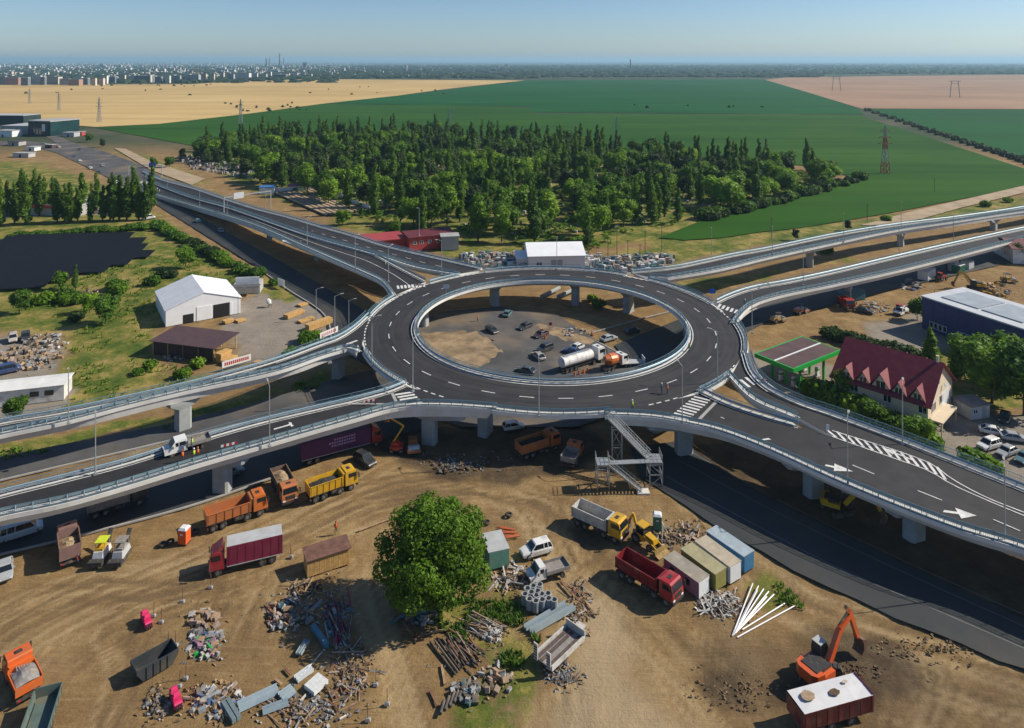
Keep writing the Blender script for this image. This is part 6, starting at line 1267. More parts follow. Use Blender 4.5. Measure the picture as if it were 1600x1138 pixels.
# ------------------------------------------------------------------ loose material
rs = random.Random(17)
greys = [mat('scrap_'+n_, c, .8, 0, .3, 1.5, dirt=.8) for n_, c in (('white',(.46,.45,.43)),('grey',(.3,.31,.32)),('dark',(.07,.065,.06)),('rust',(.2,.09,.05)),('timber',(.36,.24,.13)),('teal',(.06,.16,.19)),('pinkish',(.36,.265,.21)),('oldwood',(.2,.16,.12)),('blue',(.06,.11,.22)),('magenta',(.28,.02,.08)))]
MW, MG, MD, MR, MT, ME, MP, MO, MBl, MMa = greys
def heap(name, label, cat, c, rx, ry, n_, mats, size=(.5,.3,.15), flat=.5, long_=0, rot=None, z=.0, piece='scrap_piece'):
    """a heap whose pieces are parts; c pixel centre, rx, ry in pixels"""
    t = thing(name, label, cat, G(*c)); o = G(*c)
    for k in range(int(n_*1.4)):
        a = rs.uniform(0, 6.28); q = math.sqrt(rs.random()); p = G(c[0]+math.cos(a)*q*rx*1.15, c[1]+math.sin(a)*q*ry*1.15)-o
        sx, sy, sz = [s*rs.uniform(.35, 1.3) for s in size]
        if long_ and rs.random() < long_: sx *= 3.2; sy *= .45
        b_ = MB().loft([[(-sx/2,-sy/2*rs.uniform(.7,1.1),-sz/2),(sx/2*rs.uniform(.8,1.1),-sy/2,-sz/2),(sx/2,sy/2*rs.uniform(.8,1.2),-sz/2),(-sx/2*rs.uniform(.8,1.1),sy/2,-sz/2)],[(-sx/2,-sy/2,sz/2),(sx/2,-sy/2,sz/2*rs.uniform(.6,1.2)),(sx/2*.95,sy/2,sz/2),(-sx/2,sy/2*.95,sz/2*rs.uniform(.6,1.2))]])
        h = (1-q)*flat+sz/2+z-.16
        b_.xf(Matrix.Translation((p.x, p.y, h)) @ Matrix.Rotation(rs.uniform(0, 6.28) if rot is None else rot+rs.gauss(0, .12), 4, 'Z') @ Matrix.Rotation(rs.gauss(0, .25), 4, 'X') @ Matrix.Rotation(rs.gauss(0, .18), 4, 'Y'))
        P_(t, piece, rs.choice(mats), b_)
    f = MB()
    for k in range(int(n_*(6 if 'soil' not in name else 3))):
        a = rs.uniform(0, 6.28); q = abs(rs.gauss(0, .62)); p = G(c[0]+math.cos(a)*q*rx*1.25, c[1]+math.sin(a)*q*ry*1.25)-o; s = rs.uniform(.05, .17)
        f.add([(p.x+s*rs.uniform(-1.4,1.4)*2, p.y-s, -.1), (p.x+s*2, p.y+s*rs.uniform(-1,1), -.1), (p.x-s, p.y+s*1.5, -.1), (p.x, p.y, s*rs.uniform(.3, 1.2))], [(0,1,3),(1,2,3),(2,0,3)])
    fo = P_(t, 'fines', rs.choice((MO, MG, MT)) if 'soil' not in name else mats[0], f); fo['kind'] = 'stuff'
    return t
heap('scrap_heap','tangled heap of white plastic scrap beside the site cabins','scrap', (1122,943), 30, 20, 60, [MW,MW,MW,MG], (.9,.3,.06), .5, .4)
heap('scrap_heap','scrap pile of boards and teal drums beyond the timber hut','scrap', (452,960), 34, 22, 42, [MD,MG,ME,MT,MP,MR], (.8,.5,.35), .5, .3)
heap('scrap_heap','long ridge of bent steel lying in the tree shadow','scrap', (528,965), 20, 46, 46, [ME,MMa,MD,MR,MG], (1.0,.3,.2), .3, .6, R(115))
heap('scrap_heap','dark roots and timber heap between hut and scrap ridge','scrap', (475,922), 20, 14, 26, [MO,MT,MD], (.8,.2,.2), .4, .6)
heap('cardboard_heap','pile of pinkish cardboard boxes in the scrap rows','boxes', (318,968), 22, 14, 22, [MP,MP,MT,MW], (.8,.6,.4), .4)
heap('scrap_heap','grey tarpaulin and metal heap below the cardboard pile','scrap', (322,992), 22, 10, 24, [MG,MD,MG,MBl], (.8,.5,.25), .4)
heap('scrap_heap','mixed heap with green buckets and orange pieces in the scrap rows','scrap', (318,1015), 22, 14, 26, [mat('green_bits',(.02,.30,.05),.5),MT,MW,pinkm,MG], (.6,.5,.45), .3)
heap('scrap_heap','low heap of boards and blue cans near the lower pink cart','scrap', (340,1092), 34, 26, 44, [MG,MD,MP,MBl,MT,MW], (.7,.5,.25), .25, .2)
heap('scrap_heap','black netting and stones beside the lower pink cart','scrap', (245,1100), 18, 20, 30, [MD,MG,MO], (.5,.4,.2), .25)
heap('scrap_heap','rusty frames and offcuts below the scrap ridge','scrap', (548,1045), 28, 34, 40, [MR,MT,MO,MG,MP], (1.0,.25,.15), .15, .5)
heap('scrap_heap','loose offcuts and hooks along the bottom edge','scrap', (480,1105), 60, 28, 40, [MR,MG,MT,MW,MD], (.8,.3,.15), .1, .4)
heap('timber_heap','grey weathered boards beneath the large tree','timber', (655,962), 26, 12, 26, [ME,MG,MO,MD], (1.0,.5,.3), .4, .3)
heap('timber_heap','stack of pinkish planks and grey blocks beside the grass','timber', (757,978), 26, 14, 30, [MP,MO,MG,MT], (1.2,.25,.2), .5, .6, R(-20))
heap('block_heap','pile of pale grey concrete blocks on the grass','blocks', (770,990), 14, 12, 26, [MG,MW], (.45,.35,.3), .35)
heap('timber_heap','dark old planks leaning in the weeds','timber', (722,1015), 20, 16, 20, [MR,MO,MD], (1.6,.25,.2), .35, .6, R(-45))
heap('scrap_heap','bundle of dark mats and drums in the weeds','scrap', (728,1082), 20, 16, 20, [MD,ME,MG], (.8,.5,.4), .3)
heap('scrap_heap','grey bags and pallets on the grass near the low loader','scrap', (772,1062), 30, 22, 18, [MG,MT,MO,MP], (.7,.5,.4), .2)
heap('scrap_heap','boards and sheets scattered behind the low loader','scrap', (905,945), 16, 34, 30, [MT,MO,MG,MR], (1.0,.25,.1), .2, .5)
heap('scrap_heap','white and red sheet scraps beside the pale green container','scrap', (795,900), 24, 22, 40, [MW,MG,MD,MP,MR], (.9,.4,.15), .3, .4)
heap('scrap_heap','coils and timber between the loader and the cabins','scrap', (1062,838), 34, 18, 40, [MD,MO,MT,MG,MP], (.9,.35,.2), .3, .4)
heap('scrap_heap','small scrap of branches at the trailer side','scrap', (880,1055), 22, 14, 24, [MO,MT,MD], (.7,.12,.1), .1, .6)
heap('rubble_heap','heap of brick rubble on the meadow beside the brown roofed shed','rubble', (272,552), 16, 12, 40, [MP,MG,MT,MW], (.6,.5,.35), .7)
heap('rubble_heap','rubble and rust pile beside the lone young tree','rubble', (140,462), 14, 8, 20, [MP,MR,MO], (.8,.5,.4), .6)
heap('log_heap','cut log sections and timber scrap in the yard on the west side','logs', (48,560), 46, 16, 60, [MT,MT,MO,MP,MG], (1.0,.8,.6), .6)
heap('scrap_heap','grey furniture scrap behind the log sections','scrap', (72,535), 30, 12, 40, [MG,MW,MD,MT], (1.0,.6,.5), .5)
heap('scrap_heap','machine scrap in the yard beyond the warehouse','scrap', (1545,455), 30, 12, 40, [MT,MO,MR,MG,yellow], (1.4,.7,.5), .5)
heap('scrap_heap','blue tarpaulin heap under the near north-east ramp','scrap', (1425,445), 14, 8, 24, [MBl,MW,MG,MP], (1.4,.9,.4), .7)
heap('scrap_heap','grey pallets under the near north-east ramp','scrap', (1365,480), 22, 8, 24, [MG,MO,MT], (1.2,.8,.3), .3)
heap('stone_heap','white boulders along the lower roundabout kerb','stones', (897,520), 18, 6, 18, [MW,MG,MP], (.7,.6,.5), .3)
heap('soil_heap','dark soil clods below the excavator arm','soil', (1335,1050), 36, 14, 34, [mat('soil_clod',(.12,.08,.045),.95,0,.3,2)], (.35,.3,.18), .12); heap('soil_heap','dry clods along the verge of the slate road','soil', (1470,1012), 90, 20, 30, [mat('dry_clod',(.25,.17,.09),.95,0,.3,2)], (.25,.2,.12), .02); heap('soil_heap','clods and stones of the pit beside the tyre tracks','soil', (1160,1075), 70, 30, 30, [mat('dry_clod',(.2,.14,.08),.95),mat('soil_clod',(.12,.08,.045),.95)], (.22,.2,.12), .02)
heap('asphalt_heap','dark spoil heap in the shade before the stair tower','soil', (715,725), 44, 12, 30, [MD,mat('soil_clod',(.07,.05,.03),.95)], (.6,.5,.25), .35)
def beam(name, label, cat, a, b_, w_, h, m, z=0, group=None, n_=1, sp=.3, prof=None):
    A, B = G(*a), G(*b_); d = B-A; L = d.length; t = thing(name, label, cat, A+Vector((0,0,z)), math.atan2(d.y, d.x), group)
    for k in range(n_):
        y = (k-(n_-1)/2)*sp
        if prof == 'rail':
            o = P_(t, 'beam', m, MB().loft([[(x, y-w_/2, .02),(x, y-w_*.3, h),(x, y-w_*.1, h*.4),(x, y+w_*.1, h*.4),(x, y+w_*.3, h),(x, y+w_/2, .02)] for x in (0, L)]))
        elif prof == 'pipe': P_(t, 'pipe', m, MB().cyl((0,y,h/2),(L,y,h/2),h/2,10))
        else: P_(t, 'bar', m, MB().box(0, L, y-w_/2, y+w_/2, 0, h))
    return t
railm = mat('stacked_rail', (.34,.42,.46), .4, .4, .08, 1); tealb = mat('teal_beam', (.05,.17,.24), .5, 0, .1, 1, dirt=.2); pvc = mat('white_pipe', (.70,.68,.70), .4, 0, .04, 1)
for k, (b_) in enumerate(((1176,913),(1185,917),(1193,922),(1201,926),(1209,931),(1183,925),(1198,935))):
    beam('plastic_pipe', 'long white plastic pipe in the fan stacked beside the cabins', 'pipe', (1144+k*.8,995-k*.5), b_, .16, .16, pvc, .02*k, 'fan of white pipes', 1, .2, 'pipe')
beam('plastic_pipe','white pipe lying lowest below the fan','pipe', (1152,997),(1243,947), .16,.16, pvc, 0, None, 1, .2, 'pipe'); beam('plastic_pipe','white pipe lying just above the lowest one','pipe', (1160,985),(1226,944), .16,.16, pvc, 0, None, 1, .2, 'pipe')
beam('steel_duct','long pale blue steel duct above its twin near the low loader','duct', (820,984),(884,946), .7,.55, railm, 0, None, 1, .3, 'rail'); beam('steel_duct','long pale blue steel duct beside the low loader','duct', (829,990),(897,951), .7,.55, railm, 0, None, 1, .3, 'rail')
beam('guardrail_stack','long stack of blue grey rails at the bottom of the scrap rows','rails', (372,1107),(434,1078), .8,.4, railm, 0, None, 2, .5, 'rail'); beam('guardrail_stack','short blue grey rails with brackets beside the long stack','rails', (438,1092),(458,1078), .5,.35, railm, 0, None, 3, .4, 'rail'); beam('guardrail_stack','curved rail end pieces below the short rails','rails', (410,1113),(450,1098), .5,.3, railm, 0, None, 2, .4, 'rail')
beam('guardrail_stack','stack of bright rails with a pole across the scrap rows','rails', (462,1064),(487,1046), .5,.4, mat('bright_rail',(.6,.63,.66),.35,.3), 0, None, 2, .45, 'rail'); beam('guardrail_stack','pack of white edged panels among the scrap rows','rails', (483,1082),(505,1062), .4,.4, mat('white_panels',(.62,.64,.62),.5), 0, None, 4, .42, None); beam('steel_pole','thin bright pole leaning out of the rail stack','pole', (470,1060),(503,1023), .12,.12, steel, .2, None, 1, .1, 'pipe')
beam('steel_box_beam','teal box beam lying near the tree shadow','beam', (489,982),(511,1013), .55,.5, tealb); beam('guardrail_stack','short pale rail pack beside the teal beam','rails', (466,1024),(480,1002), .4,.3, railm, 0, None, 2, .4, 'rail'); beam('steel_box_beam','pair of grey box beams at the lower left scrap','beam', (352,1098),(370,1128), .4,.4, mat('greybeam',(.2,.26,.27),.5,.3), 0, None, 2, .5)
for k in range(8): beam('timber_pole', 'long dark pole in the stack below the large tree', 'pole', (672+k*6.5, 1004-k*1.2), (712+k*3.6, 1056-k*3.5), .2,.2, MO if k % 2 else MD, .1*(k % 2), 'stack of dark poles', 1, .2, 'pipe')
for k, (a, b_) in enumerate((((630,972),(652,1004)),((665,990),(698,985)),((645,998),(670,990)),((690,1040),(695,1070)),((672,1080),(684,1103)),((560,830),(640,800)),((445,1045),(455,1055)),((430,1062),(440,1070)),((875,908),(905,940)),((915,940),(932,962)))): beam('loose_plank', 'single loose plank lying on the soil of the site', 'plank', a, b_, .25,.12, MT if k % 2 else MR, 0, 'loose planks')
for k in range(6): beam('rolled_mat', 'dark rolled mat in the row at the bottom of the weeds', 'roll', (688+k*7, 1118-k*6), (694+k*8, 1098-k*7), .4,.35, MD, 0, 'rolled mats', 1, .2, 'pipe')
for k in range(9): beam('orange_pipe', 'orange pipe in the small stack behind the large tree', 'pipe', (778+k*1.5, 823+k*2.5), (803+k*1.2, 828+k*1.5), .16,.16, mat('orange_pipe',(.55,.14,.05),.5), .08*(k % 3), 'stack of orange pipes', 1, .2, 'pipe')
# concrete rings, tyres
RING = MB(); RING.loft([[(math.cos(a)*r, math.sin(a)*r, z) for a in [2*math.pi*i/14 for i in range(14)]] for r, z in ((.3,.05),(.4,.05),(.4,1.15),(.3,1.15),(.3,.05))], False); RINGM = RING.mesh('pipe_body', mat('cast_concrete', (.30,.31,.31), .85, 0, .15, 2))
for k, (u, v) in enumerate(((824,935),(833,931),(843,929),(820,944),(830,941),(840,939),(827,952),(837,955),(847,953),(857,951),(866,953),(856,943),(846,944),(838,946))):
    t = thing('concrete_pipe', 'upright grey concrete pipe section in the group beside the flatbed truck', 'concrete pipe', G(u, v), 0, 'upright concrete pipes'); t.scale = (1.15,)*3; link('pipe_body', RINGM, t)
TY = MB(); TY.loft([[(math.cos(a)*(.42+.17*math.cos(b_)), math.sin(a)*(.42+.17*math.cos(b_)), .17+.17*math.sin(b_)) for b_ in [2*math.pi*j/8 for j in range(8)]] for a in [2*math.pi*i/16 for i in range(17)]], False); TYM = TY.mesh('tyre_body', rubber)
for (u, v, lab) in ((254,852,'old tyre leaning lowest beside the orange toilet'), (266,848,'old tyre beside the orange toilet'), (305,832,'old tyre behind the orange toilet'), (795,806,'single black tyre on the soil behind the large tree'), (760,818,'dark tyre near the orange pipe stack')):
    t = thing('tyre', lab, 'tyre', G(u, v)); link('tyre_body', TYM, t)
# fence posts on concrete feet
for k, (u, v) in enumerate(((240,962),(252,972),(285,940),(329,918),(262,1010),(275,1008),(280,1072),(290,1060),(265,1100),(300,1110),(455,870),(587,1070),(605,1100),(575,1125),(560,1065))):
    t = thing('fence_post', 'thin rusty fence post on a pale concrete foot', 'post', G(u, v), 0, 'fence posts on concrete feet'); P_(t, 'post', MR, MB().bar((0,0,0),(rs.uniform(-.15,.15),rs.uniform(-.15,.15),1.7),.06)); P_(t, 'foot', MG, MB().loft([[(-.28,-.22,-.05),(.28,-.22,-.05),(.28,.22,-.05),(-.28,.22,-.05)],[(-.18,-.13,.2),(.18,-.13,.2),(.18,.13,.2),(-.18,.13,.2)]]))
# timber stacks in the yard
for k, (a, b_, h, lab) in enumerate((((450,499),(476,489),1.0,'low stack of fresh planks at the back of the timber yard'), ((483,518),(520,505),1.5,'tall stack of fresh planks at the yard front'), ((470,506),(492,499),.6,'middle stack of fresh planks in the timber yard'), ((345,568),(362,560),2.2,'pile of plywood crates under the brown roofed shed'), ((356,572),(372,562),1.2,'single plywood crate below the shed roof'), ((352,507),(366,503),.8,'pallets in front of the tent doorway'), ((372,505),(385,501),.5,'flat pallets beside the tent doorway'), ((470,480),(482,476),.6,'far plank stack beside the boat shaped hull'), ((405,578),(412,574),1.6,'yellow crate behind the ramp rail'))):
    A, B = G(*a), G(*b_); d = B-A; t = thing('timber_stack', lab, 'timber', A, math.atan2(d.y, d.x)); n_ = max(2, int(h/.25))
    for j in range(n_): P_(t, 'plank_layer', wood_m, MB().box(rs.uniform(-.1,.1), d.length+rs.uniform(-.2,.2), 0, 1.8+rs.uniform(-.1,.1), j*.25, j*.25+.21))
# white hull and pale machine in the yard
t = thing('cement_mixer', 'white cement mixer standing in the timber yard', 'mixer', G(422,480), R(60)); P_(t, 'drum', white_m, MB().cyl((0,0,.8),(0,.6,1.5),.4,10,.75).cyl((0,.6,1.5),(0,1.0,1.9),.75,10,.5)); P_(t, 'frame', chassis_m, MB().bar((-.6,0,0),(0,0,1),.1).bar((.6,0,0),(0,0,1),.1).bar((0,.9,0),(0,.5,1),.1))
# boards and banners with red lettering strips
def banner(label, a, b_, h, m, marks=0, z0=.6):
    A, B = G(*a), G(*b_); d = B-A; t = thing('banner', label, 'banner', A, math.atan2(d.y, d.x)); P_(t, 'board', m, MB().box(0, d.length, -.04, .04, z0, z0+h)); P_(t, 'post', steel, MB().box(.1,.2,.04,.14,-.1,z0+h)); P_(t, 'post', steel, MB().box(d.length-.2,d.length-.1,.04,.14,-.1,z0+h))
    for k in range(marks): P_(t, 'lettering', pinkred, MB().box(d.length*(.08+.86*k/marks), d.length*(.08+.86*k/marks)+d.length*.05, -.055, -.042, z0+h*.25, z0+h*.75))
banner('white banner with red lettering on the yard fence below the shed', (347,580),(392,567), 1.4, frame_white, 12); banner('white and red banner at the end of the timber yard', (500,534),(528,522), 1.4, frame_white, 8); banner('white panel at the corner of the timber yard', (434,448),(444,452), 2.0, frame_white); 
# traffic signs and barriers on the decks
def sign(label, u, v, z, w_, h, m, zb=1.8, rz=0):
    t = thing('road_sign', label, 'sign', G(u, v, z), R(rz)); P_(t, 'post', steel, MB().cyl((0,0,0),(0,0,zb+h),.05,6)); P_(t, 'plate', m, MB().box(-w_/2,w_/2,-.08,-.045,zb,zb+h))
sign('blue direction sign at the nose of the near north-east ramp', 1113,470,7.5,1.6,1.2,mat('sign_blue',(.01,.10,.48),.4)); sign('pale backside of a sign on the far inner rim', 697,462,7.6,1.4,1.0,mat('sign_back',(.55,.58,.6),.5,.2)); sign('red and white warning sign on the lower traffic island', 860,516,.2,.8,.8,pinkred,1.2); sign('small white sign at the start of the hatched tongue', 1293,678,7.3,.5,.9,frame_white,.6)
for (u, v, z, rz, lab) in ((358,701,7.25,28,'red and white barrier board on the lower west ramp beside the truck'), (578,632,7.5,20,'red and white barrier board near the lower west crossing'), (655,449,7.55,0,'red and white barrier board at the north-west crossing'), (1190,598,7.5,-35,'red barrier board on the upper south-east ramp'), (966,421,7.6,-15,'dark folded barrier on the far side of the ring')):
    t = thing('barrier_board', lab, 'barrier', G(u, v, z), R(rz)); 
    for k in range(6): P_(t, 'panel', pinkred if k % 2 else frame_white, MB().box(-1.2+k*.4,-.8+k*.4-.01,-.03,.03,.45,.8))
    for x in (-1.0,1.0): P_(t, 'foot', black_m, MB().box(x-.05,x+.05,-.25,.25,.0,.08).box(x-.03,x+.03,-.03,.03,.08,.45))
for (u, v) in ((845,520),(852,530),(905,586),(912,584),(918,582),(898,588),(925,524)):
    t = thing('traffic_cone', 'orange traffic barrel on the lower roundabout', 'traffic cone', G(u, v), 0, 'orange barrels on the lower roundabout'); P_(t, 'body', orange, MB().cyl((0,0,.1),(0,0,1.0),.3,10,.15)); P_(t, 'base', black_m, MB().box(-.35,.35,-.35,.35,0,.1))
# big grey pipes on the slope beyond the ring
for k, (a, b_) in enumerate((((846,470),(874,456)),((872,470),(900,457)))): beam('concrete_main', 'large grey pipe number %s propped beyond the ring' % ('one two'.split()[k]), 'pipe', a, b_, .9,1.1, mat('cast_concrete', (.30,.31,.31)), .6, None, 1, .2, 'pipe')
# yard fence of the red machine
# ------------------------------------------------------------------ people
def body_mesh():
    V = [(0,0,.92),(0,0,1.12),(0,0,1.36),(0,0,1.52),(0,.01,1.68),(.10,0,.86),(.11,.03,.48),(.12,0,.08),(.12,.13,.04),(-.10,0,.86),(-.13,-.05,.48),(-.14,-.16,.08),(-.14,-.04,.04),(.20,0,1.42),(.28,.04,1.15),(.26,.22,1.0),(-.20,0,1.42),(-.28,.02,1.15),(-.25,.16,.98)]
    E = [(0,1),(1,2),(2,3),(3,4),(0,5),(5,6),(6,7),(7,8),(0,9),(9,10),(10,11),(11,12),(2,13),(13,14),(14,15),(2,16),(16,17),(17,18)]
    rad = [.15,.14,.17,.06,.11,.10,.07,.05,.045,.10,.07,.05,.045,.07,.05,.04,.07,.05,.04]
    me = bpy.data.meshes.new('body'); me.from_pydata(V, E, []); o = bpy.data.objects.new('body_tmp', me); C.objects.link(o)
    sm = o.modifiers.new('skin', 'SKIN'); 
    for i_, r in enumerate(rad): me.skin_vertices[0].data[i_].radius = (r, r*.8)
    me.skin_vertices[0].data[0].use_root = True
    o.modifiers.new('sub', 'SUBSURF').levels = 1
    dg = bpy.context.evaluated_depsgraph_get(); m2 = bpy.data.meshes.new_from_object(o.evaluated_get(dg)); bpy.data.objects.remove(o); return m2
BODY = body_mesh(); BODY.materials.clear(); BODY.materials.append(mat('work_trousers', (.05,.06,.09), .9, 0, .1, 4)); BODY.shade_smooth()
skin_m = mat('skin', (.42,.24,.16), .6, 0, .03, 4)
vest = lambda: MB().loft([[(math.cos(a)*rx, math.sin(a)*ry, z) for a in [2*math.pi*i/10 for i in range(10)]] for rx, ry, z in ((.19,.145,.86),(.19,.15,1.1),(.22,.16,1.34),(.14,.11,1.48))], True)
HELM = MB().loft([[(math.cos(a)*r, .01+math.sin(a)*r, z) for a in [2*math.pi*i/10 for i in range(10)]] for r, z in ((.15,1.70),(.135,1.76),(.09,1.83),(.02,1.86))])
FACE = MB().loft([[(math.cos(a)*r, .02+math.sin(a)*r*1.05, z) for a in [2*math.pi*i/8 for i in range(8)]] for r, z in ((.06,1.53),(.118,1.6),(.128,1.69),(.12,1.72))]).mesh('face', skin_m, True)
VM = {}
def person(label, u, v, z, rz, vm, hm, s=1.0):
    t = thing('person', label, 'person', G(u, v, z), R(rz)); t.scale = (s,)*3; link('body', BODY, t)
    if vm.name not in VM: VM[vm.name] = vest().mesh('vest', vm, True)
    link('vest', VM[vm.name], t); link('face', FACE, t); link('helmet', HELM.mesh('helmet', hm, True), t)
lime, hio = mat('lime_vest', (.45,.62,.03), .7), mat('orange_vest', (.75,.14,.02), .7); tealv = mat('teal_vest', (.03,.42,.18), .7)
for a in (('person in lime vest standing at the near rim of the ring',988,641,7.52,200,lime,white_m), ('person in blue shirt pushing a tool across the ring',1034,614,7.52,80,MBl,white_m), ('person in orange vest beside the one in blue on the ring',1043,616,7.52,250,hio,MO), ('person in lime vest leaning over the inner rim of the ring',1077,549,7.52,120,lime,yellow),
          ('person in green vest at the start of the near north-east ramp',1164,479,7.5,160,tealv,white_m), ('person in orange vest nearest the cab of the flatbed truck',285,722,7.2,30,hio,pinkred), ('person in orange vest behind the flatbed truck',309,717,7.2,200,hio,orange), ('person in lime vest on the bed of the flatbed truck',300,701,8.0,100,lime,MO),
          ('person in lime vest beside the first worker on the ramp',303,719,7.2,60,lime,white_m), ('person in white on the north-west approach ramp',602,418,7.5,100,MW,white_m), ('person in white walking behind on the north-west approach',606,420,7.5,100,MW,MO), ('person in orange vest at the rear of the brown tipper',120,882,0,150,hio,orange), ('person in orange top and dark trousers above the timber hut',525,834,0,200,hio,pinkred),
          ('person in orange vest at the far pier under the ring',746,503,0,90,hio,orange)): person(*a)
# stones of the mason's yard and tombs in the cemetery: countless small pale blocks
def blocks(name, label, cat, poly, n_, smin, smax, hmax, mats, seed, z=0):
    pw = pixpoly(poly); r = random.Random(seed); xs = [p[0] for p in pw]; ys = [p[1] for p in pw]; mbs = [MB() for _ in mats]; k = 0
    while k < n_:
        x, y = r.uniform(min(xs), max(xs)), r.uniform(min(ys), max(ys))
        if not inpoly(pw, np.array([x]), np.array([y]))[0]: continue
        k += 1; sx, sy, h = r.uniform(smin, smax), r.uniform(smin, smax)*.5, r.uniform(.3, hmax); b_ = MB().box(-sx/2, sx/2, -sy/2, sy/2, -.2, h).xf(Matrix.Translation((x, y, z)) @ Matrix.Rotation(r.gauss(0, .4), 4, 'Z'))
        q = r.choice(mbs); q.add(b_.v, b_.f)
    me = bpy.data.meshes.new(name); V = []; F = []; mi = []
    for i_, q in enumerate(mbs): o_ = len(V); V += q.v; F += [tuple(a+o_ for a in f) for f in q.f]; mi += [i_]*len(q.f)
    me.from_pydata(V, [], F); [me.materials.append(m) for m in mats]; me.polygons.foreach_set('material_index', mi)
    o = link(name, me); o['kind'] = 'stuff'; o['label'] = label; o['category'] = cat
blocks('stone_blocks','pale stone slabs and monuments crowding the mason yard','stones', [(716,402),(770,396),(830,402),(905,402),(960,404),(1048,402),(1056,410),(1010,424),(900,424),(740,420)], 620, .6, 2.0, 2.0, [MW,MG,frame_white,MP,tealcar], 4)
blocks('tombs','small pale tombs scattered between the trees of the cemetery','tombs', [(290,248),(500,235),(900,245),(1240,290),(1100,330),(900,375),(760,365),(560,330),(400,290)], 1100, .7, 1.8, 1.3, [MW,MG,MW,MP,MG], 5)
blocks('tombs','open rows of pale tombs at the western end of the cemetery','tombs', [(275,245),(330,243),(395,268),(392,280),(300,265)], 320, .8, 2.2, 1.8, [MW,MG,MD,MP], 6)
# ------------------------------------------------------------------ pylons, chimneys, distant town
pyl = mat('pylon_steel', (.30,.31,.32), .6, .3, .1, 1); pyr = mat('pylon_red', (.42,.06,.04), .6, 0, .1, 1)
def pylon(label, u, vb, vt, m, arms=3, m2=None, w_=None):
    o = G(u, vb); h = CAMZ-o.y*(vt-VH)/FPX; w_ = w_ or h*.13
    t = thing('pylon', label, 'pylon', o, 0, 'power pylons in the fields'); N = 8
    for k in range(N):
        z0, z1 = h*k/N, h*(k+1)/N; r0, r1 = w_/2*(1-.88*k/N), w_/2*(1-.88*(k+1)/N); mb = MB(); th = max(.12, h*.006)*(1.5 if o.y > 400 else 1)
        c0 = [(-r0,-r0,z0),(r0,-r0,z0),(r0,r0,z0),(-r0,r0,z0)]; c1 = [(-r1,-r1,z1),(r1,-r1,z1),(r1,r1,z1),(-r1,r1,z1)]
        for j in range(4): mb.bar(c0[j], c1[j], th); mb.bar(c0[j], c1[(j+1) % 4], th*.6); mb.bar(c0[(j+1) % 4], c1[j], th*.6)
        P_(t, 'tower_section', (m2 if m2 and k % 4 < 2 else m), mb)
    for j in range(arms):
        z = h*(.62+.13*j); L = h*(.16-.025*j); P_(t, 'cross_arm', m2 or m, MB().bar((-L,0,z),(L,0,z),max(.2, h*.008)).bar((-L,0,z),(0,0,z+h*.045),.15).bar((L,0,z),(0,0,z+h*.045),.15))
pylon('red and white lattice pylon standing in the crop field', 1383,272,196, MW, 3, pyr)
pylon('grey lattice pylon at the edge of wheat beside the showroom', 155,191,152, pyl); pylon('grey lattice pylon in the wheat second from the showroom', 92,173,144, pyl); pylon('faint grey pylon farthest out in the wheat', 46,162,138, pyl); pylon('lattice pylon in the green field beyond the poplars', 376,195,155, pyl); pylon('pale lattice pylon rising behind the middle of the wood', 702,212,168, pyl); pylon('pale lattice pylon behind the right part of the wood', 963,222,182, pyl)
for (u, vb, vt, lab) in ((1492,153,127,'portal pylon with two legs in the ploughed field'), (1307,143,120,'fainter portal pylon farther out in the ploughed field')):
    o = G(u, vb); h = CAMZ-o.y*(vt-VH)/FPX; w_ = h*.5; t = thing('pylon', lab, 'pylon', o, 0, 'power pylons in the fields')
    for s in (-1, 1): P_(t, 'leg', pyl, MB().bar((s*w_*.6,0,0),(s*w_*.4,0,h),.9))
    P_(t, 'cross_arm', pyl, MB().bar((-w_*.7,0,h),(w_*.7,0,h),1.0).bar((-w_*.4,0,h*.85),(w_*.4,0,h*.85),.6))
chm = mat('chimney_grey', (.18,.2,.22), .8)
for (u, vb, vt, r, lab) in ((416,106,91,.5,'leftmost tall chimney of the power station on the horizon'), (421,106,91,.5,'second chimney of the power station pair'), (437,107,84,.6,'tallest chimney on the horizon above the town'), (443.5,107,91,.4,'slim chimney right of the tallest one'), (985,119,93,.5,'lone brown chimney on the horizon above the green field')):
    o = G(u, vb); h = CAMZ-o.y*(vt-VH)/FPX; rr_ = o.y/FPX*r*1.6; t = thing('chimney', lab, 'chimney', o); P_(t, 'stack', chm, MB().cyl((0,0,0),(0,0,h),rr_*1.3,10,rr_)); P_(t, 'band', pyr, MB().cyl((0,0,h*.93),(0,0,h*.98),rr_*1.08,10))
wallc = [mat('far_wall_'+n_, c, .8, 0, .05, .05) for n_, c in (('white',(.72,.70,.66)),('cream',(.62,.52,.40)),('grey',(.36,.37,.38)),('brick',(.36,.22,.16)),('slate',(.16,.18,.20)))]
far_glass = mat('far_glass', (.05,.06,.075), .4, 0, 0)
_fb = {}
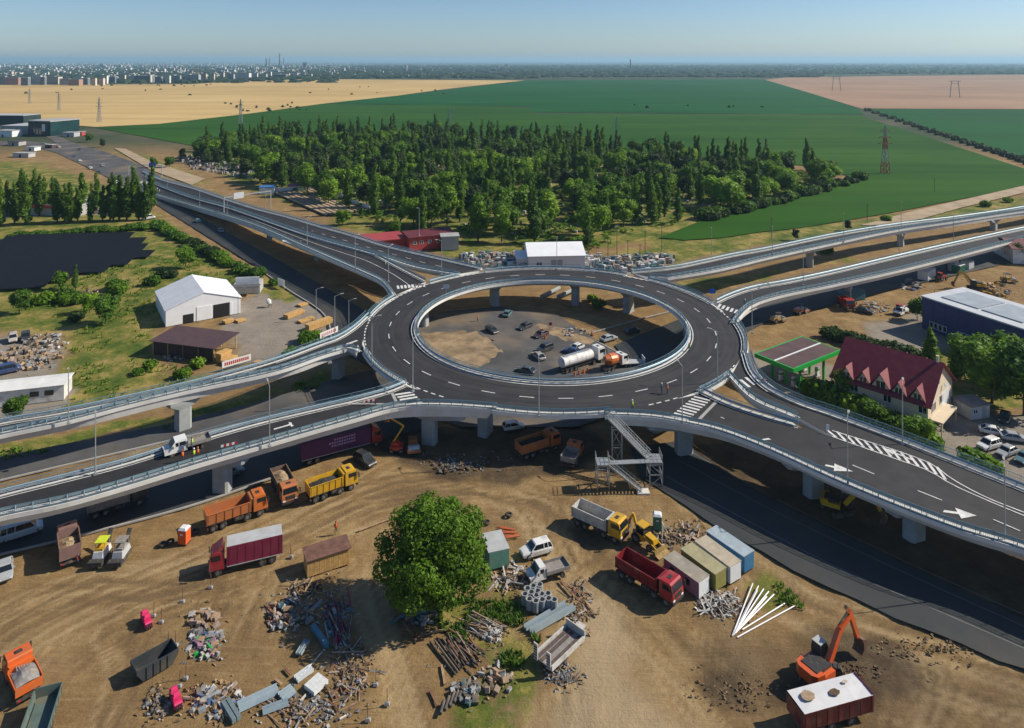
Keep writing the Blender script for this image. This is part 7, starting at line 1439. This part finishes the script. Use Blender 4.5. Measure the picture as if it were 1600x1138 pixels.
def block(u, v, wpx, hpx, mi, label, group, depth=.6, name='apartment_block', floors=None):
    o = G(u, v); s = o.y/FPX; W = wpx*s; h = hpx*s*1.02; d_ = max(8, W*depth); t = thing(name, label, 'building', o, rr.uniform(-.12, .12), group)
    fl = floors if floors is not None else max(0, min(8, int(hpx/1.6))); nw = max(2, int(wpx/2))
    link('wall', MB().box(-W/2, W/2, 0, d_, 0, h).mesh('wall', wallc[mi]), t); link('roof', MB().box(-W/2+.4, W/2-.4, .4, d_-.4, h, h+1.5).mesh('roof', wallc[4] if mi != 4 else wallc[2]), t)
    for k in range(fl):
        z = h*(k+.35)/fl; P_(t, 'window_band', far_glass, MB().box(-W/2+W*.06, W/2-W*.06, -.25, 0, z, z+h/fl*.42))
    return t
rr = random.Random(9); grp = 'apartment blocks at the edge of town'
words = ['white','cream','grey','reddish','slate']
row = [(3,133,10,13,4),(18,133,22,11,3),(38,134,12,12,4),(57,132,12,13,0),(66,133,8,12,4),(80,132,22,11,1),(100,133,14,9,2),(115,134,18,9,3),(130,133,14,10,4),(146,134,6,11,1),(158,133,7,10,1),(164,131,6,12,0),(175,130,9,9,4),(192,128,6,10,1),(207,127,6,10,0),(222,129,26,10,4),(233,129,5,11,1),(247,130,10,9,4),(262,130,6,11,0),(275,129,12,10,2),(290,128,10,8,4),(300,129,20,11,2),(318,128,8,12,1),(332,128,5,12,1),(347,126,5,12,1),(360,126,10,9,2),(378,125,22,10,0),(398,124,8,9,0),(414,124,5,8,0),(421,122,5,9,0),(436,123,22,6,4),(450,122,4,7,1),(463,121,4,7,0),(474,121,5,6,1)]
for i_, (u, v, w_, h_, m_) in enumerate(row):
    block(u, v, w_, h_, m_, '%s apartment block in the near row of the town beyond the wheat' % words[m_], grp, .5)
for k in range(255):
    u = rr.uniform(-30, 520) if rr.random() < .72 else rr.uniform(480, 830); v = rr.uniform(105, 122) if u > 350 else rr.uniform(105, 127)
    m_ = rr.choice((0,0,0,1,1,2,2,3)); block(u, v, rr.uniform(2.5, 8)*(1 if v > 110 else .8), rr.uniform(1.5, 5), m_, 'small %s building in the distant town on the horizon' % words[m_], 'distant town buildings', .7, 'town_building', 1)
for (u, v, w_, h_, m_, lab) in ((476,106,6,8,4,'dark tower block on the town horizon'), (850,118,10,2.5,0,'long white hall left of the lone chimney'), (905,117,22,2.5,2,'grey industrial halls at the field horizon'), (945,118,16,3,3,'brownish hall beside the lone chimney'), (1035,116,20,3.5,1,'cream coloured factory right of the lone chimney'), (1060,117,10,2.5,0,'white hall beside the cream factory'), (1140,118,24,2.5,2,'wide grey hall at the horizon of the green field'), (1185,119,10,3,2,'small pale works at the field corner'), (1228,118,8,5,0,'white silo building at the corner of the ploughed field'), (1238,116,6,6,0,'taller white silo beside the first one'), (1300,112,10,2.5,0,'white house far beyond the ploughed field'), (1210,119,14,3,4,'dark low hall before the silo building'), (1480,110,16,2,0,'pale hall in the haze beyond the ploughed field'), (1560,112,18,2,2,'faint grey hall in the haze at the frame edge'), (1000,117,12,2,0,'white low store between chimney and factory'), (880,112,6,2,0,'tiny white house left of the halls'), (970,116,10,2,2,'grey low store beside the lone chimney')):
    block(u, v, w_, h_, m_, lab, None, .5, 'industrial_building', 1)
# distant tree belts: one mass that nobody could count
def belt(name, label, rects, n_, seed, m, k_=1.0):
    r = np.random.default_rng(seed); V = []; F = []
    for (u0, u1, v0, v1, dens) in rects:
        for _ in range(int(n_*dens)):
            u, v = r.uniform(u0, u1), r.uniform(v0, v1); o = G(u, v); s = o.y/1000; h = r.uniform(5, 11)*(.8+.1*s)*k_; w_ = r.uniform(5, 16)*(.7+.35*s)*k_**2; k = len(V)
            a = np.linspace(0, 2*np.pi, 7)[:-1]
            for rad, z in ((1,.0),(1.05,.45),(.6,.85)):
                V += [(o.x+math.cos(t)*w_*rad*r.uniform(.7,1.2), o.y+math.sin(t)*w_*rad*r.uniform(.7,1.2), h*z*r.uniform(.85,1.15)) for t in a]
            V.append((o.x, o.y, h)); 
            for q in range(2):
                for j in range(6): F.append((k+q*6+j, k+q*6+(j+1) % 6, k+q*6+6+(j+1) % 6, k+q*6+6+j))
            for j in range(6): F.append((k+12+j, k+12+(j+1) % 6, k+18))
    me = bpy.data.meshes.new(name); me.from_pydata(V, [], F); me.materials.append(m); o = link(name, me); o['kind'] = 'stuff'; o['label'] = label; o['category'] = 'trees'
farleaf = leafmat('leaf_far', (.026,.052,.022), (.06,.095,.036))
belt('distant_trees', 'hazy belts of trees between the fields and the horizon', [(-60,520,103,130,.7),(480,840,103,123,.7),(820,1200,103,121,.8),(1180,1680,102,116,.7),(1190,1280,117,121,.12),(350,480,121,124,.1)], 1500, 3, farleaf)
belt('field_bushes', 'scattered dark bushes in the wheat field and along its edges', [(-20,700,136,150,.012),(150,330,127,136,.03),(440,520,122,130,.02),(350,500,162,180,.012),(940,1200,165,170,.004)], 1500, 4, farleaf, .42)
# ditch with dark hedge between the two green fields
belt('ditch_hedge', 'narrow dark hedge along the ditch between the green fields', [(1350+k*12.5, 1362+k*12.5, 172+k*4.0, 174+k*4.2, .012) for k in range(21)], 2600, 6, LM['dark'], .33)

def town(n_, seed):
    r = random.Random(seed); mbs = [MB() for _ in range(4)]
    for _ in range(n_):
        u = r.uniform(-80, 560) if r.random() < .6 else r.uniform(500, 1680); vmax = 124 if u < 500 else 120 if u < 1180 else 114
        v = 98.6+(vmax-98.6)*r.random()**1.3; o = G(u, v); s = o.y/FPX; w_ = r.uniform(1.0, 3.6)*s*.8; h = min(45, r.uniform(.5, 2.2)*s*(1 if u < 520 else .6)); d_ = max(10, w_*.4)
        b_ = MB().box(o.x-w_/2, o.x+w_/2, o.y, o.y+d_, 0, h); r.choice(mbs[:3] if r.random() < .8 else mbs).add(b_.v, b_.f)
    V = []; F = []; mi = []
    for i_, q in enumerate(mbs): k = len(V); V += q.v; F += [tuple(a+k for a in f) for f in q.f]; mi += [i_]*len(q.f)
    me = bpy.data.meshes.new('town_houses'); me.from_pydata(V, [], F); [me.materials.append(m) for m in (wallc[0], wallc[0], wallc[1], wallc[3])]; me.polygons.foreach_set('material_index', mi)
    o = link('town_houses', me); o['kind'] = 'stuff'; o['label'] = 'countless pale houses of the distant town along the horizon'; o['category'] = 'houses'
town(4400, 8)
# ------------------------------------------------------------------ the summer haze
hz = MB().box(-40000, 40000, -400, 60000, -1.6, 170).build('haze', None); hz['kind'] = 'stuff'
hm = bpy.data.materials.new('haze_air'); hm.use_nodes = True; hn = hm.node_tree.nodes; hn.remove(hn['Principled BSDF'])
pv = hn.new('ShaderNodeVolumePrincipled'); pv.inputs['Color'].default_value = (.5,.8,1,1); pv.inputs['Density'].default_value = 7.5e-5; pv.inputs['Anisotropy'].default_value = .2
hm.node_tree.links.new(pv.outputs[0], hn['Material Output'].inputs['Volume']); hz.data.materials.clear(); hz.data.materials.append(hm)
